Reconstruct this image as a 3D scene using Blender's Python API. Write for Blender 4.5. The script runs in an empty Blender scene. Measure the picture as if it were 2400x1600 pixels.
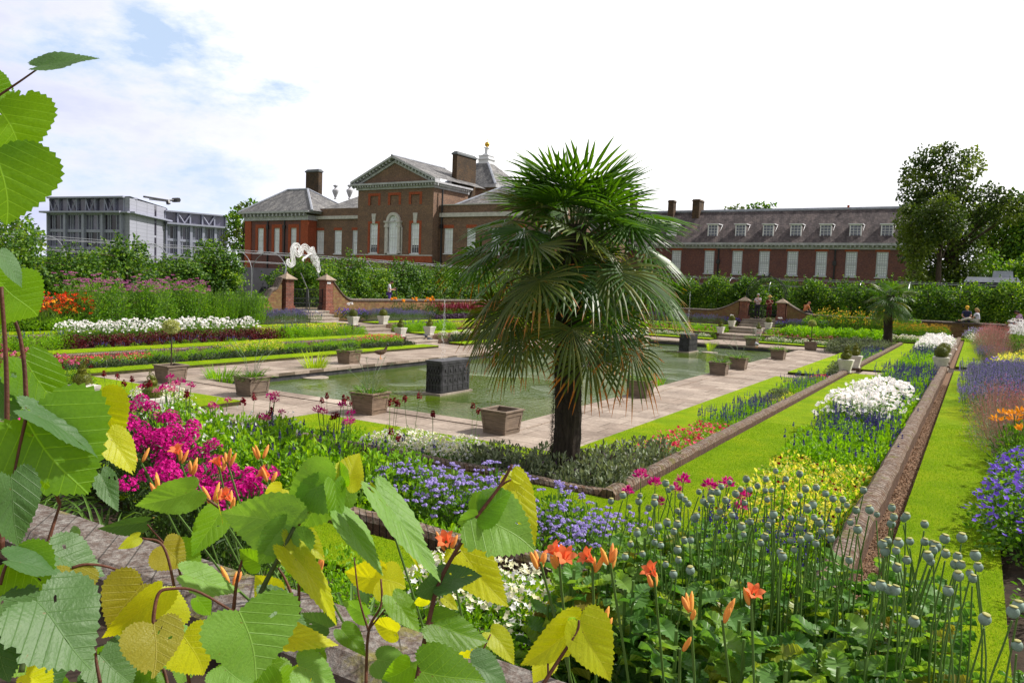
import bpy, math, random
import numpy as np
from mathutils import Vector, Matrix
rng=np.random.default_rng(7); random.seed(7)
PI=math.pi
sc=bpy.context.scene; col=sc.collection
# ---------- camera frame (world = R @ (right, down, forward)), calibrated from the garden's own lines
R=np.array([[0.8528760886654494,0.06999901937968993,-0.5173997629178728],
 [0.5207486567751621,-0.042441969279294355,0.8526543940604303],
 [0.03772550661805432,-0.9966437761449382,-0.07264963607595906]])
F=1788.; EYE=np.array([0,0,1.65])
def at(px,py,**k):
    d=R@np.array([px-1200,py-800,F])
    if 'x' in k: t=k['x']/d[0]
    elif 'y' in k: t=k['y']/d[1]
    elif 'z' in k: t=(k['z']-1.65)/d[2]
    else: t=k['d']/np.linalg.norm(d)
    return EYE+t*d
# ---------- object helpers
def tag(o,label=None,cat=None,group=None,kind=None):
    if label: o['label']=label
    if cat: o['category']=cat
    if group: o['group']=group
    if kind: o['kind']=kind
    return o
def empty(name,loc,label,cat,group=None,rz=0):
    o=bpy.data.objects.new(name,None); col.objects.link(o); o.location=loc; o.rotation_euler=(0,0,rz)
    o.empty_display_size=.2
    return tag(o,label,cat,group)
def inst(name,mesh,parent=None,loc=(0,0,0),rz=0,s=1,rot=None):
    o=bpy.data.objects.new(name,mesh); col.objects.link(o); o.location=loc
    o.rotation_euler=rot if rot else (0,0,rz)
    o.scale=(s,s,s) if not hasattr(s,'__len__') else s
    if parent: o.parent=parent
    return o
def copy_tree(o,parent=None):
    c=o.copy(); col.objects.link(c); c.parent=parent
    for ch in [q for q in o.children]: copy_tree(ch,c)
    return c
class MB:
    def __init__(s): s.v=[];s.f=[];s.n=0;s.uv=[];s.a=[];s.has=False
    def add(s,V,Fs,mat=0,uv=None,a=None):
        V=np.asarray(V,float).reshape(-1,3)
        if not isinstance(Fs,list) or (len(Fs) and not hasattr(Fs[0],'shape')):
            by={}
            for f in Fs: by.setdefault(len(f),[]).append(f)
            Fs=[np.array(q) for q in by.values()]
        for q in Fs: s.f.append((q+s.n,mat))
        s.v.append(V); s.n+=len(V)
        s.uv.append(np.zeros((len(V),2)) if uv is None else np.asarray(uv)); s.a.append(np.zeros(len(V)) if a is None else np.asarray(a))
        if uv is not None or a is not None: s.has=True
    def box(s,x0,x1,y0,y1,z0,z1,mat=0,M=None):
        V=np.array([(x,y,z) for z in(z0,z1) for y in(y0,y1) for x in(x0,x1)],float)
        if M is not None: V=V@np.array(M.to_3x3()).T+np.array(M.translation)
        s.add(V,[(0,2,3,1),(4,5,7,6),(0,1,5,4),(2,6,7,3),(0,4,6,2),(1,3,7,5)],mat)
    def frus(s,c,w0,d0,w1,d1,z0,z1,mat=0,caps=True):
        V=[(c[0]+sx*w/2,c[1]+sy*d/2,z) for z,w,d in((z0,w0,d0),(z1,w1,d1)) for sx,sy in((-1,-1),(1,-1),(1,1),(-1,1))]
        Fs=[(i,(i+1)%4,4+(i+1)%4,4+i) for i in range(4)]
        if caps: Fs+=[(3,2,1,0),(4,5,6,7)]
        s.add(V,Fs,mat)
    def tube(s,P,r,n=6,mat=0,cap=True,a=None):
        P=np.asarray(P,float); m=len(P); r=np.broadcast_to(np.asarray(r,float),(m,))
        T=np.gradient(P,axis=0); T/=np.linalg.norm(T,axis=1)[:,None]+1e-12
        ref=np.array([0,0,1.]) if abs(T[0][2])<.9 else np.array([1.,0,0])
        u=np.cross(T[0],ref); u/=np.linalg.norm(u); V=[]
        for i in range(m):
            u=u-T[i]*(u@T[i]); u/=np.linalg.norm(u)+1e-12; w=np.cross(T[i],u)
            for k in range(n):
                t=2*PI*k/n; V.append(P[i]+r[i]*(u*math.cos(t)+w*math.sin(t)))
        Fs=[(i*n+k,i*n+(k+1)%n,(i+1)*n+(k+1)%n,(i+1)*n+k) for i in range(m-1) for k in range(n)]
        if cap and n>2: Fs+=[tuple(range(n-1,-1,-1)),tuple((m-1)*n+k for k in range(n))]
        s.add(V,Fs,mat,a=None if a is None else np.full(len(V),a))
    def lathe(s,prof,c=(0,0,0),n=16,mat=0,jit=0):
        V=[];m=len(prof)
        for (r,z) in prof:
            for k in range(n):
                t=2*PI*k/n; V.append((c[0]+r*math.cos(t)*(1+random.uniform(-jit,jit)),c[1]+r*math.sin(t)*(1+random.uniform(-jit,jit)),c[2]+z))
        Fs=[(i*n+k,i*n+(k+1)%n,(i+1)*n+(k+1)%n,(i+1)*n+k) for i in range(m-1) for k in range(n)]
        Fs+=[tuple(range(n-1,-1,-1)),tuple((m-1)*n+k for k in range(n))]
        s.add(V,Fs,mat)
    def place(s,T,P,D,N,L,W,mat=0,a=None):
        pts,Fs=T; n=len(P)
        if n==0: return
        P=np.asarray(P,float);D=np.asarray(D,float);N=np.asarray(N,float)
        D=D/(np.linalg.norm(D,axis=1)[:,None]+1e-9); S=np.cross(N,D); S/=np.linalg.norm(S,axis=1)[:,None]+1e-9; N=np.cross(D,S)
        L=np.broadcast_to(np.asarray(L,float),(n,)); W=np.broadcast_to(np.asarray(W,float),(n,))
        k=len(pts)
        V=P[:,None,:]+D[:,None,:]*(pts[None,:,0]*L[:,None])[...,None]+S[:,None,:]*(pts[None,:,1]*W[:,None])[...,None]+N[:,None,:]*(pts[None,:,2]*L[:,None])[...,None]
        off=(np.arange(n)*k)[:,None,None]
        FF=[(f[None,:,:]+off).reshape(-1,f.shape[1]) for f in Fs]
        s.add(V.reshape(-1,3),FF,mat,a=None if a is None else np.tile(pts[:,0],n)*0+np.tile(a,n))
    def mesh(s,name,mats,smooth=False):
        me=bpy.data.meshes.new(name)
        V=np.concatenate(s.v) if s.v else np.zeros((0,3))
        me.vertices.add(len(V)); me.vertices.foreach_set('co',V.ravel())
        loops=np.concatenate([f.ravel() for f,_ in s.f]); tot=np.concatenate([np.full(len(f),f.shape[1]) for f,_ in s.f])
        mi=np.concatenate([np.full(len(f),m) for f,m in s.f])
        me.loops.add(len(loops)); me.loops.foreach_set('vertex_index',loops.astype(np.int32))
        me.polygons.add(len(tot)); st=np.concatenate([[0],np.cumsum(tot)[:-1]])
        me.polygons.foreach_set('loop_start',st.astype(np.int32)); me.polygons.foreach_set('loop_total',tot.astype(np.int32))
        me.polygons.foreach_set('material_index',mi.astype(np.int32))
        me.polygons.foreach_set('use_smooth',np.full(len(tot),bool(smooth)))
        if s.has:
            uvl=me.uv_layers.new(name='UVMap'); U=np.concatenate(s.uv); uvl.data.foreach_set('uv',U[loops].ravel())
            at_=me.attributes.new('tip','FLOAT','POINT'); at_.data.foreach_set('value',np.concatenate(s.a))
        me.update(calc_edges=True); me.validate()
        for m in (mats if isinstance(mats,(list,tuple)) else [mats]): me.materials.append(m)
        return me
    def build(s,name,mats,parent=None,smooth=False,loc=(0,0,0),rz=0):
        return inst(name,s.mesh(name,mats,smooth),parent,loc,rz)
def A_(*p): return np.array(p,float)
def T_(pts,faces):
    by={}
    for f in faces: by.setdefault(len(f),[]).append(f)
    return (np.array(pts,float),[np.array(q) for q in by.values()])
DIA=T_([(0,0,0),(.45,.5,.06),(1,0,-.08),(.45,-.5,.06)],[(0,1,2,3)])
LEAF=T_([(0,0,0),(.3,.42,.06),(.7,.38,.03),(1,0,-.15),(.7,-.38,.03),(.3,-.42,.06),(.5,0,0)],[(0,6,1),(1,6,2),(2,6,3),(3,6,4),(4,6,5),(5,6,0)])
NEED=T_([(0,-.5,0),(0,.5,0),(1,0,0)],[(0,1,2)])
STRAP=T_([(0,-.35,0),(0,.35,0),(.35,-.5,.12),(.35,.5,.12),(.7,-.4,.1),(.7,.4,.1),(1,0,-.08)],[(0,1,3,2),(2,3,5,4),(4,5,6)])
def star(n,inner,cup=0.25):
    p=[(0,0,0)]
    for i in range(2*n):
        r=.5 if i%2==0 else .5*inner; t=PI*i/n; p.append((r*math.cos(t),r*math.sin(t),cup*r))
    return T_(p,[(0,i+1,(i+1)%(2*n)+1) for i in range(2*n)])
FL5=star(5,.55); FL8=star(8,.7,.15); DISC=star(3,.87,.3); PUFF=star(6,.8,-.5)
def rdir(n,up=0.):
    d=rng.normal(size=(n,3)); d/=np.linalg.norm(d,axis=1)[:,None]; d[:,2]+=up; return d/np.linalg.norm(d,axis=1)[:,None]
def dome(n,rx,ry,h,fill=.45,flat=1.):
    d=rdir(n); d[:,2]=abs(d[:,2])
    rr=1-(1-fill)*rng.random(n)**1.6
    rr=np.where(rng.random(n)<.3,rng.random(n)**.5,rr)
    p=d*rr[:,None]; p[:,2]=np.sign(p[:,2])*abs(p[:,2])**flat
    return p*A_(rx,ry,h),d
# ---------- materials
def newmat(name):
    m=bpy.data.materials.new(name); m.use_nodes=True; nt=m.node_tree; nt.nodes.clear()
    o=nt.nodes.new('ShaderNodeOutputMaterial'); return m,nt,o
def N(nt,t,**k):
    n=nt.nodes.new('ShaderNode'+t)
    for a,b in k.items():
        if a.startswith('i_'):
            key=a[2:]; key=int(key) if key.isdigit() else key.replace('_',' ')
            n.inputs[key].default_value=b
        else: setattr(n,a,b)
    return n
def L(nt,a,b): nt.links.new(a,b)
def ramp(nt,fac,stops,interp='LINEAR'):
    r=nt.nodes.new('ShaderNodeValToRGB'); e=r.color_ramp.elements; r.color_ramp.interpolation=interp
    while len(e)<len(stops): e.new(.5)
    for i,(p,c) in enumerate(stops): e[i].position=p; e[i].color=(*c,1)
    if fac is not None: L(nt,fac,r.inputs[0])
    return r.outputs[0]
def mix(nt,fac,a,b,mode='MIX'):
    m=nt.nodes.new('ShaderNodeMix'); m.data_type='RGBA'; m.blend_type=mode
    for s,v in ((m.inputs[0],fac),(m.inputs[6],a),(m.inputs[7],b)):
        if hasattr(v,'links') or hasattr(v,'is_linked'): L(nt,v,s)
        elif isinstance(v,tuple): s.default_value=(*v,1)
        else: s.default_value=v
    return m.outputs[2]
def math_(nt,op,a,b=None,c=None):
    m=nt.nodes.new('ShaderNodeMath'); m.operation=op
    for i,v in enumerate((a,b,c)):
        if v is None: continue
        if hasattr(v,'is_linked'): L(nt,v,m.inputs[i])
        else: m.inputs[i].default_value=v
    return m.outputs[0]
def noise(nt,scale,detail=3,vec=None,rough=.5,out=0):
    n=N(nt,'TexNoise'); n.inputs['Scale'].default_value=scale; n.inputs['Detail'].default_value=detail; n.inputs['Roughness'].default_value=rough
    if vec is not None: L(nt,vec,n.inputs['Vector'])
    return n.outputs[out]
def objco(nt): return N(nt,'TexCoord').outputs['Object']
def geopos(nt): return N(nt,'NewGeometry').outputs['Position']
def bump(nt,h,strength,dist=.01):
    b=N(nt,'Bump'); b.inputs['Strength'].default_value=strength; b.inputs['Distance'].default_value=dist; L(nt,h,b.inputs['Height']); return b.outputs[0]
def prin(nt,o,color,rough=.8,metal=0,spec=.3,normal=None):
    p=N(nt,'BsdfPrincipled'); p.inputs['Roughness'].default_value=rough; p.inputs['Metallic'].default_value=metal; p.inputs['Specular IOR Level'].default_value=spec
    if hasattr(color,'is_linked'): L(nt,color,p.inputs['Base Color'])
    else: p.inputs['Base Color'].default_value=(*color,1)
    if normal is not None: L(nt,normal,p.inputs['Normal'])
    L(nt,p.outputs[0],o.inputs[0]); return p
def plain(name,c,rough=.7,var=.25,scale=3.,metal=0,spec=.3,bs=.2,bscale=None):
    m,nt,o=newmat(name); pc=geopos(nt)
    n=noise(nt,scale,5,pc,.6)
    cc=ramp(nt,n,[(.3,tuple(x*(1-var) for x in c)),(.7,tuple(min(1,x*(1+var)) for x in c))])
    b=bump(nt,noise(nt,bscale or scale*8,4,pc),bs,.01) if bs else None
    prin(nt,o,cc,rough,metal,spec,b); return m
def leafm(name,cols,trans=.3,rough=.5,spec=.35,tcol=None,patch=None,tipc=None):
    m,nt,o=newmat(name); g=N(nt,'NewGeometry'); oi=N(nt,'ObjectInfo')
    k=len(cols); rv=math_(nt,'ADD',math_(nt,'MULTIPLY',g.outputs['Random Per Island'],.75),math_(nt,'MULTIPLY',oi.outputs['Random'],.25))
    cc=ramp(nt,rv,[(i/max(1,k-1),c) for i,c in enumerate(cols)])
    if tipc:
        at_=N(nt,'Attribute',attribute_name='tip'); 
        nn=noise(nt,2.3,2,geopos(nt))
        thr=math_(nt,'SUBTRACT',math_(nt,'ADD',at_.outputs['Fac'],math_(nt,'MULTIPLY',nn,.35)),1.0)
        f=math_(nt,'MULTIPLY',thr,7.); f=math_(nt,'MINIMUM',math_(nt,'MAXIMUM',f,0),1)
        cc=mix(nt,f,cc,tipc)
    p=N(nt,'BsdfPrincipled'); p.inputs['Roughness'].default_value=rough; p.inputs['Specular IOR Level'].default_value=spec
    L(nt,cc,p.inputs['Base Color'])
    t=N(nt,'BsdfTranslucent')
    tc=mix(nt,1.,cc,tcol if tcol else (1.7,1.7,.6),'MULTIPLY'); L(nt,tc,t.inputs[0])
    ms=N(nt,'MixShader'); ms.inputs[0].default_value=trans; L(nt,p.outputs[0],ms.inputs[1]); L(nt,t.outputs[0],ms.inputs[2]); L(nt,ms.outputs[0],o.inputs[0])
    return m
def wallco(nt,src=None):
    pc=src or geopos(nt); s=N(nt,'SeparateXYZ'); L(nt,pc,s.inputs[0]); c=N(nt,'CombineXYZ')
    L(nt,math_(nt,'ADD',s.outputs[0],s.outputs[1]),c.inputs[0]); L(nt,s.outputs[2],c.inputs[1]); return c.outputs[0]
def brickm(name,c1,c2,mortar,stain=(.02,.02,.02),sf=.4,bw=.225,bh=.075,vec=None,streak=None,rough=.9):
    m,nt,o=newmat(name); v=vec(nt) if vec else wallco(nt)
    b=N(nt,'TexBrick'); b.inputs['Scale'].default_value=1; b.inputs['Brick Width'].default_value=bw; b.inputs['Row Height'].default_value=bh
    b.inputs['Mortar Size'].default_value=bh*.12; b.inputs['Mortar Smooth'].default_value=.3; b.inputs['Bias'].default_value=0
    L(nt,v,b.inputs['Vector']); b.inputs['Color1'].default_value=(*c1,1); b.inputs['Color2'].default_value=(*c2,1); b.inputs['Mortar'].default_value=(*mortar,1)
    n1=noise(nt,.6,6,geopos(nt),.65); n2=noise(nt,6,4,geopos(nt),.7)
    c=mix(nt,ramp(nt,n1,[(.42,(0,0,0)),(.68,(sf,sf,sf))]),b.outputs[0],stain)
    c=mix(nt,.55,c,ramp(nt,n2,[(.3,(.35,.35,.35)),(.7,(1.5,1.5,1.5))]),'MULTIPLY')
    if streak:
        mp=N(nt,'Mapping'); mp.inputs['Scale'].default_value=(2.2,.12,1); L(nt,v,mp.inputs[0])
        ns=noise(nt,1.3,5,mp.outputs[0],.6); c=mix(nt,ramp(nt,ns,[(.5,(0,0,0)),(.7,(.8,.8,.8))]),c,streak)
    prin(nt,o,c,rough,normal=bump(nt,math_(nt,'ADD',math_(nt,'MULTIPLY',b.outputs['Fac'],-1.),n2),.5,.008)); return m
# ================= materials used
def grassm():
    m,nt,o=newmat('lawn_grass'); pc=geopos(nt)
    n=noise(nt,1.3,7,pc,.65); n2=noise(nt,60,3,pc,.7)
    mp=N(nt,'Mapping'); mp.inputs['Scale'].default_value=(1,1,1); L(nt,pc,mp.inputs[0])
    n3=noise(nt,220,2,pc,.6)
    c=ramp(nt,n,[(.25,(.17,.32,.001)),(.5,(.27,.42,.002)),(.75,(.42,.50,.006))])
    c=mix(nt,.85,c,ramp(nt,n2,[(.25,(.62,.66,.5)),(.6,(1.12,1.1,1.1))]),'MULTIPLY')
    c=mix(nt,.6,c,ramp(nt,n3,[(.3,(.5,.55,.5)),(.65,(1.2,1.2,1.1))]),'MULTIPLY')
    p=prin(nt,o,c,.9,spec=.08,normal=bump(nt,math_(nt,'ADD',n2,n3),.9,.03)); return m
def stonem(name,c,bw=.9,bh=.6,rot=False):
    m,nt,o=newmat(name); pc=geopos(nt)
    dn=noise(nt,3,2,pc,out=1); v=mix(nt,.03,pc,dn,'ADD')
    b=N(nt,'TexBrick'); b.offset=.37; b.squash=1.35; b.squash_frequency=3; b.inputs['Scale'].default_value=1; b.inputs['Brick Width'].default_value=bw; b.inputs['Row Height'].default_value=bh
    b.inputs['Mortar Size'].default_value=.012; b.inputs['Mortar Smooth'].default_value=.4
    L(nt,v,b.inputs['Vector']); b.inputs['Color1'].default_value=(*[x*1.15 for x in c],1); b.inputs['Color2'].default_value=(c[0]*.78,c[1]*.74,c[2]*.72,1); b.inputs['Mortar'].default_value=(c[0]*.38,c[1]*.36,c[2]*.32,1)
    n1=noise(nt,.9,6,pc,.7); n2=noise(nt,14,4,pc,.7)
    cc=mix(nt,.75,b.outputs[0],ramp(nt,n1,[(.3,(.55,.52,.5)),(.65,(1.3,1.28,1.25))]),'MULTIPLY')
    cc=mix(nt,.6,cc,ramp(nt,n2,[(.3,(.6,.58,.55)),(.65,(1.2,1.2,1.2))]),'MULTIPLY')
    prin(nt,o,cc,.85,spec=.2,normal=bump(nt,math_(nt,'ADD',math_(nt,'MULTIPLY',b.outputs['Fac'],-1.5),n2),.5,.01)); return m
def waterm():
    m,nt,o=newmat('pond_water'); pc=geopos(nt)
    mp=N(nt,'Mapping'); mp.inputs['Scale'].default_value=(1.,1.,1.); L(nt,pc,mp.inputs[0])
    n1=noise(nt,5.5,3,mp.outputs[0],.6); n2=noise(nt,17,2,pc,.5); n0=noise(nt,.22,2,pc)
    # ripples strongest round the fountains
    amp=ramp(nt,n0,[(.42,(.10,.10,.10)),(.56,(1,1,1))])
    h=math_(nt,'MULTIPLY',math_(nt,'ADD',n1,math_(nt,'MULTIPLY',n2,.35)),amp)
    p=prin(nt,o,ramp(nt,noise(nt,.5,3,pc),[(.3,(.045,.088,.0005)),(.7,(.075,.125,.001))]),.03,spec=.32,normal=bump(nt,h,1.,.11))
    return m
def barkm(name,c): 
    m,nt,o=newmat(name); pc=geopos(nt); mp=N(nt,'Mapping'); mp.inputs['Scale'].default_value=(6,6,1.2); L(nt,pc,mp.inputs[0])
    n=noise(nt,4,6,mp.outputs[0],.7); prin(nt,o,ramp(nt,n,[(.3,tuple(x*.4 for x in c)),(.7,tuple(x*1.5 for x in c))]),.9,normal=bump(nt,n,.8,.03)); return m
def slatem(name,c,lines='z'):
    m,nt,o=newmat(name); pc=geopos(nt); s=N(nt,'SeparateXYZ'); L(nt,pc,s.inputs[0])
    b=N(nt,'TexBrick'); b.inputs['Scale'].default_value=1; b.inputs['Brick Width'].default_value=.25; b.inputs['Row Height'].default_value=.16; b.inputs['Mortar Size'].default_value=.012
    b.inputs['Color1'].default_value=(*[x*1.2 for x in c],1); b.inputs['Color2'].default_value=(*[x*.7 for x in c],1); b.inputs['Mortar'].default_value=(*[x*.4 for x in c],1)
    L(nt,wallco(nt),b.inputs['Vector'])
    mp=N(nt,'Mapping'); mp.inputs['Scale'].default_value=(1.6,.8,.22); L(nt,pc,mp.inputs[0])
    n=noise(nt,1.0,6,mp.outputs[0],.7); n2=noise(nt,5,4,pc,.7)
    cc=mix(nt,.9,b.outputs[0],ramp(nt,n,[(.3,(.35,.33,.36)),(.5,(.9,.9,.9)),(.72,(1.9,1.85,1.7))]),'MULTIPLY')
    cc=mix(nt,.5,cc,ramp(nt,n2,[(.3,(.5,.5,.5)),(.7,(1.4,1.4,1.4))]),'MULTIPLY')
    prin(nt,o,cc,.7,spec=.3,normal=bump(nt,b.outputs['Fac'],.3,.01)); return m
M={}
M['grass']=grassm()
M['stone']=stonem('flagstone_paving',(.34,.285,.245))
M['step']=stonem('stone_step',(.36,.32,.28),1.2,5)
M['water']=waterm()
M['soil']=plain('garden_soil',(.045,.028,.018),.95,.5,4,bs=.9,bscale=25)
M['gravel']=plain('gravel_trench',(.19,.11,.065),.95,.6,30,bs=.9,bscale=90)
M['gravelp']=leafm('loose_gravel',[(.10,.05,.03),(.24,.13,.07),(.34,.24,.16),(.12,.08,.05)],0,.9,.2)
M['park']=plain('park_ground',(.09,.14,.03),.95,.3,.4)
M['path']=plain('path_gravel',(.34,.27,.19),.95,.2,8,bs=.5,bscale=60)
def kerbvec(nt):
    pc=geopos(nt); s=N(nt,'SeparateXYZ'); L(nt,pc,s.inputs[0]); c=N(nt,'CombineXYZ')
    L(nt,math_(nt,'ADD',s.outputs[0],s.outputs[1]),c.inputs[0]); c.inputs[1].default_value=.03; return c.outputs[0]
def mossy(name,c1,c2,mort,bw,bh,lich=(.34,.33,.30),moss=(.13,.12,.03),vec=None):
    m,nt,o=newmat(name); pc=geopos(nt); b=N(nt,'TexBrick'); b.inputs['Scale'].default_value=1; b.offset=0
    b.inputs['Brick Width'].default_value=bw; b.inputs['Row Height'].default_value=bh; b.inputs['Mortar Size'].default_value=.006
    b.inputs['Color1'].default_value=(*c1,1); b.inputs['Color2'].default_value=(*c2,1); b.inputs['Mortar'].default_value=(*mort,1); L(nt,(vec or kerbvec)(nt),b.inputs['Vector'])
    g=N(nt,'NewGeometry'); sp=N(nt,'SeparateXYZ'); L(nt,g.outputs['Normal'],sp.inputs[0])
    up=math_(nt,'MAXIMUM',sp.outputs[2],0.)
    n=noise(nt,15,8,pc,.8); n2=noise(nt,3.1,5,pc,.7); n3=noise(nt,40,3,pc,.7)
    f=math_(nt,'MULTIPLY',ramp(nt,n,[(.44,(0,0,0)),(.62,(1,1,1))]),math_(nt,'ADD',math_(nt,'MULTIPLY',up,.6),.1))
    c=mix(nt,f,mix(nt,1.,b.outputs[0],ramp(nt,b.outputs[0],[(0,(1,1,1)),(1,(1.2,1.2,1.2))]),'MULTIPLY'),mix(nt,b.outputs['Fac'],lich,tuple(x*.35 for x in lich))); f2=math_(nt,'MULTIPLY',ramp(nt,n2,[(.56,(0,0,0)),(.66,(1,1,1))]),up); c=mix(nt,f2,c,moss)
    c=mix(nt,.6,c,ramp(nt,n3,[(.3,(.5,.5,.5)),(.7,(1.4,1.4,1.4))]),'MULTIPLY')
    prin(nt,o,c,.92,spec=.2,normal=bump(nt,math_(nt,'ADD',math_(nt,'MULTIPLY',b.outputs['Fac'],-4.),math_(nt,'ADD',n,n3)),.7,.015)); return m
M['kerb']=mossy('mossy_kerb_brick',(.15,.085,.055),(.10,.058,.04),(.022,.018,.014),.075,3,lich=(.42,.37,.32))
M['cope']=mossy('lichen_coping_brick',(.13,.095,.078),(.10,.072,.06),(.06,.05,.042),.22,3,lich=(.36,.345,.32),moss=(.2,.18,.05))
M['oldbrick']=brickm('old_yellow_red_brick',(.24,.15,.05),(.22,.08,.045),(.2,.17,.1),stain=(.10,.08,.03),sf=.6)
M['redbrick']=brickm('red_pillar_brick',(.26,.07,.04),(.18,.05,.035),(.24,.2,.16))
M['palace']=brickm('brown_palace_brick',(.30,.175,.11),(.185,.115,.09),(.15,.11,.085),stain=(.06,.045,.045),sf=.35)
M['palace2']=brickm('purple_red_wing_brick',(.23,.088,.07),(.145,.064,.064),(.14,.09,.08),stain=(.07,.045,.055),sf=.4)
M['chim']=brickm('sooty_chimney_brick',(.13,.075,.035),(.06,.04,.03),(.05,.04,.03),stain=(.02,.02,.02),sf=.6)
M['redtrim']=brickm('rubbed_red_brick',(.44,.09,.035),(.35,.07,.03),(.3,.1,.06),stain=(.2,.06,.03),sf=.3)
M['slate']=slatem('grey_slate_roof',(.20,.195,.20)); M['tile']=slatem('plain_tile_roof',(.13,.105,.108))
M['lead']=plain('lead_flashing',(.34,.36,.42),.6,.2,2)
M['white']=plain('white_painted_wood',(.74,.74,.78),.5,.12,2,bs=.05)
M['wstone']=plain('portland_stone',(.55,.52,.50),.8,.2,3)
M['greystone']=plain('grey_cornice_paint',(.42,.42,.45),.8,.25,2)
M['frameg']=plain('grey_white_frame',(.52,.54,.60),.6,.1,2,bs=0)
M['blind']=plain('white_window_blind',(.84,.87,.95),.35,.12,.8,spec=.6,bs=0)
M['dark']=plain('dark_window_glass',(.015,.016,.022),.12,.2,1,spec=.8,bs=0)
M['dormglass']=plain('reflective_window_glass',(.07,.08,.13),.12,.3,1,spec=.8,bs=0)
M['iron']=plain('black_wrought_iron',(.012,.012,.016),.45,.2,5,spec=.5,bs=0)
M['galv']=plain('galvanised_tube',(.30,.31,.34),.4,.15,5,metal=.4,bs=0)
M['fence']=plain('dark_screen_fence',(.035,.035,.045),.8,.2,2,bs=0)
M['clad']=None
M['wood']=None
def woodm():
    m,nt,o=newmat('weathered_oak'); pc=objco(nt); mp=N(nt,'Mapping'); mp.inputs['Scale'].default_value=(2.5,2.5,22); L(nt,pc,mp.inputs[0])
    oi=N(nt,'ObjectInfo'); n=noise(nt,1.6,6,mp.outputs[0],.65); n2=noise(nt,4,3,geopos(nt))
    c=ramp(nt,n,[(.3,(.12,.078,.052)),(.7,(.31,.225,.16))]); c=mix(nt,.5,c,ramp(nt,n2,[(.3,(.6,.6,.6)),(.7,(1.25,1.2,1.15))]),'MULTIPLY')
    c=mix(nt,math_(nt,'MULTIPLY',oi.outputs['Random'],.4),c,(.16,.15,.14)); prin(nt,o,c,.8,normal=bump(nt,n,.4,.006)); return m
M['wood']=woodm()
M['potstone']=plain('cream_stone_pot',(.58,.55,.50),.85,.2,6,bs=.3)
M['leadtank']=plain('patinated_lead',(.035,.033,.04),.5,.7,5,spec=.5,bs=.6,bscale=14)
def officem(name,c,vs=1.1):
    m,nt,o=newmat(name); b=N(nt,'TexBrick'); b.offset=0; b.inputs['Scale'].default_value=1; b.inputs['Brick Width'].default_value=vs; b.inputs['Row Height'].default_value=.75; b.inputs['Mortar Size'].default_value=.03
    b.inputs['Color1'].default_value=(*c,1); b.inputs['Color2'].default_value=(*[x*.93 for x in c],1); b.inputs['Mortar'].default_value=(*[x*.6 for x in c],1); L(nt,wallco(nt),b.inputs['Vector'])
    prin(nt,o,b.outputs[0],.5); return m
M['clad']=officem('grey_panel_cladding',(.31,.315,.385))
M['oframe']=plain('grey_metal_frame',(.29,.30,.39),.5,.1,1,bs=0)
M['oglass']=plain('tinted_office_glass',(.11,.105,.16),.1,.6,.25,spec=.7,bs=0)
M['oglass2']=plain('dark_office_interior',(.03,.025,.04),.2,.3,.5,spec=.6,bs=0)
M['gold']=plain('gilded_ball',(.7,.42,.06),.3,.1,3,metal=.9,bs=0)
M['bark']=barkm('brown_bark',(.07,.05,.035)); M['palmbark']=barkm('fibrous_palm_bark',(.05,.038,.03))
M['whitewire']=plain('white_wire',(.85,.85,.87),.5,.03,3,bs=0)
# ================= camera, sky, sun
cd=bpy.data.cameras.new('camera'); cam=bpy.data.objects.new('camera',cd); col.objects.link(cam); sc.camera=cam
cd.sensor_width=36; cd.sensor_fit='HORIZONTAL'; cd.lens=F/2400*36; cd.clip_end=3000; cd.clip_start=.05
cam.matrix_world=Matrix(((R[0][0],-R[0][1],-R[0][2],0),(R[1][0],-R[1][1],-R[1][2],0),(R[2][0],-R[2][1],-R[2][2],1.65),(0,0,0,1)))
SUN=Vector((.62,.62,.86)).normalized()
sl=bpy.data.lights.new('sun','SUN'); so=bpy.data.objects.new('sun',sl); col.objects.link(so); sl.energy=5.0; sl.angle=math.radians(1.5); sl.color=(1,.95,.86)
so.rotation_euler=SUN.to_track_quat('Z','Y').to_euler(); so.location=(30,40,60)
w=bpy.data.worlds.new('World'); sc.world=w; w.use_nodes=True; nt=w.node_tree; nt.nodes.clear()
wo=nt.nodes.new('ShaderNodeOutputWorld'); bg=nt.nodes.new('ShaderNodeBackground'); L(nt,bg.outputs[0],wo.inputs[0])
sk=nt.nodes.new('ShaderNodeTexSky'); sk.sky_type='NISHITA'; sk.sun_disc=False
sk.sun_elevation=math.asin(SUN.z); sk.sun_rotation=math.atan2(SUN.x,SUN.y)
tc=N(nt,'TexCoord').outputs['Generated']; nv=N(nt,'VectorMath',operation='NORMALIZE'); L(nt,tc,nv.inputs[0]); dv=nv.outputs[0]
# thin cloud sheet: mostly white, torn open in one part of the sky
mp=N(nt,'Mapping'); mp.inputs['Scale'].default_value=(1,1,2.4); mp.inputs['Location'].default_value=(.35,.1,.05); L(nt,dv,mp.inputs[0])
n1=noise(nt,3.6,8,mp.outputs[0],.62); n2=noise(nt,1.7,6,mp.outputs[0],.6)
def lobe(px,py,inner,outer):
    d=R@np.array([px-1200,py-800,F]); d/=np.linalg.norm(d); vm=N(nt,'VectorMath',operation='DOT_PRODUCT'); L(nt,dv,vm.inputs[0]); vm.inputs[1].default_value=tuple(d)
    mr=N(nt,'MapRange'); L(nt,vm.outputs['Value'],mr.inputs[0]); mr.inputs[1].default_value=math.cos(outer); mr.inputs[2].default_value=math.cos(inner); mr.interpolation_type='SMOOTHSTEP'; return mr.outputs[0]
open_=lobe(360,60,.05,.33); low=lobe(-150,520,.12,.55)
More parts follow.
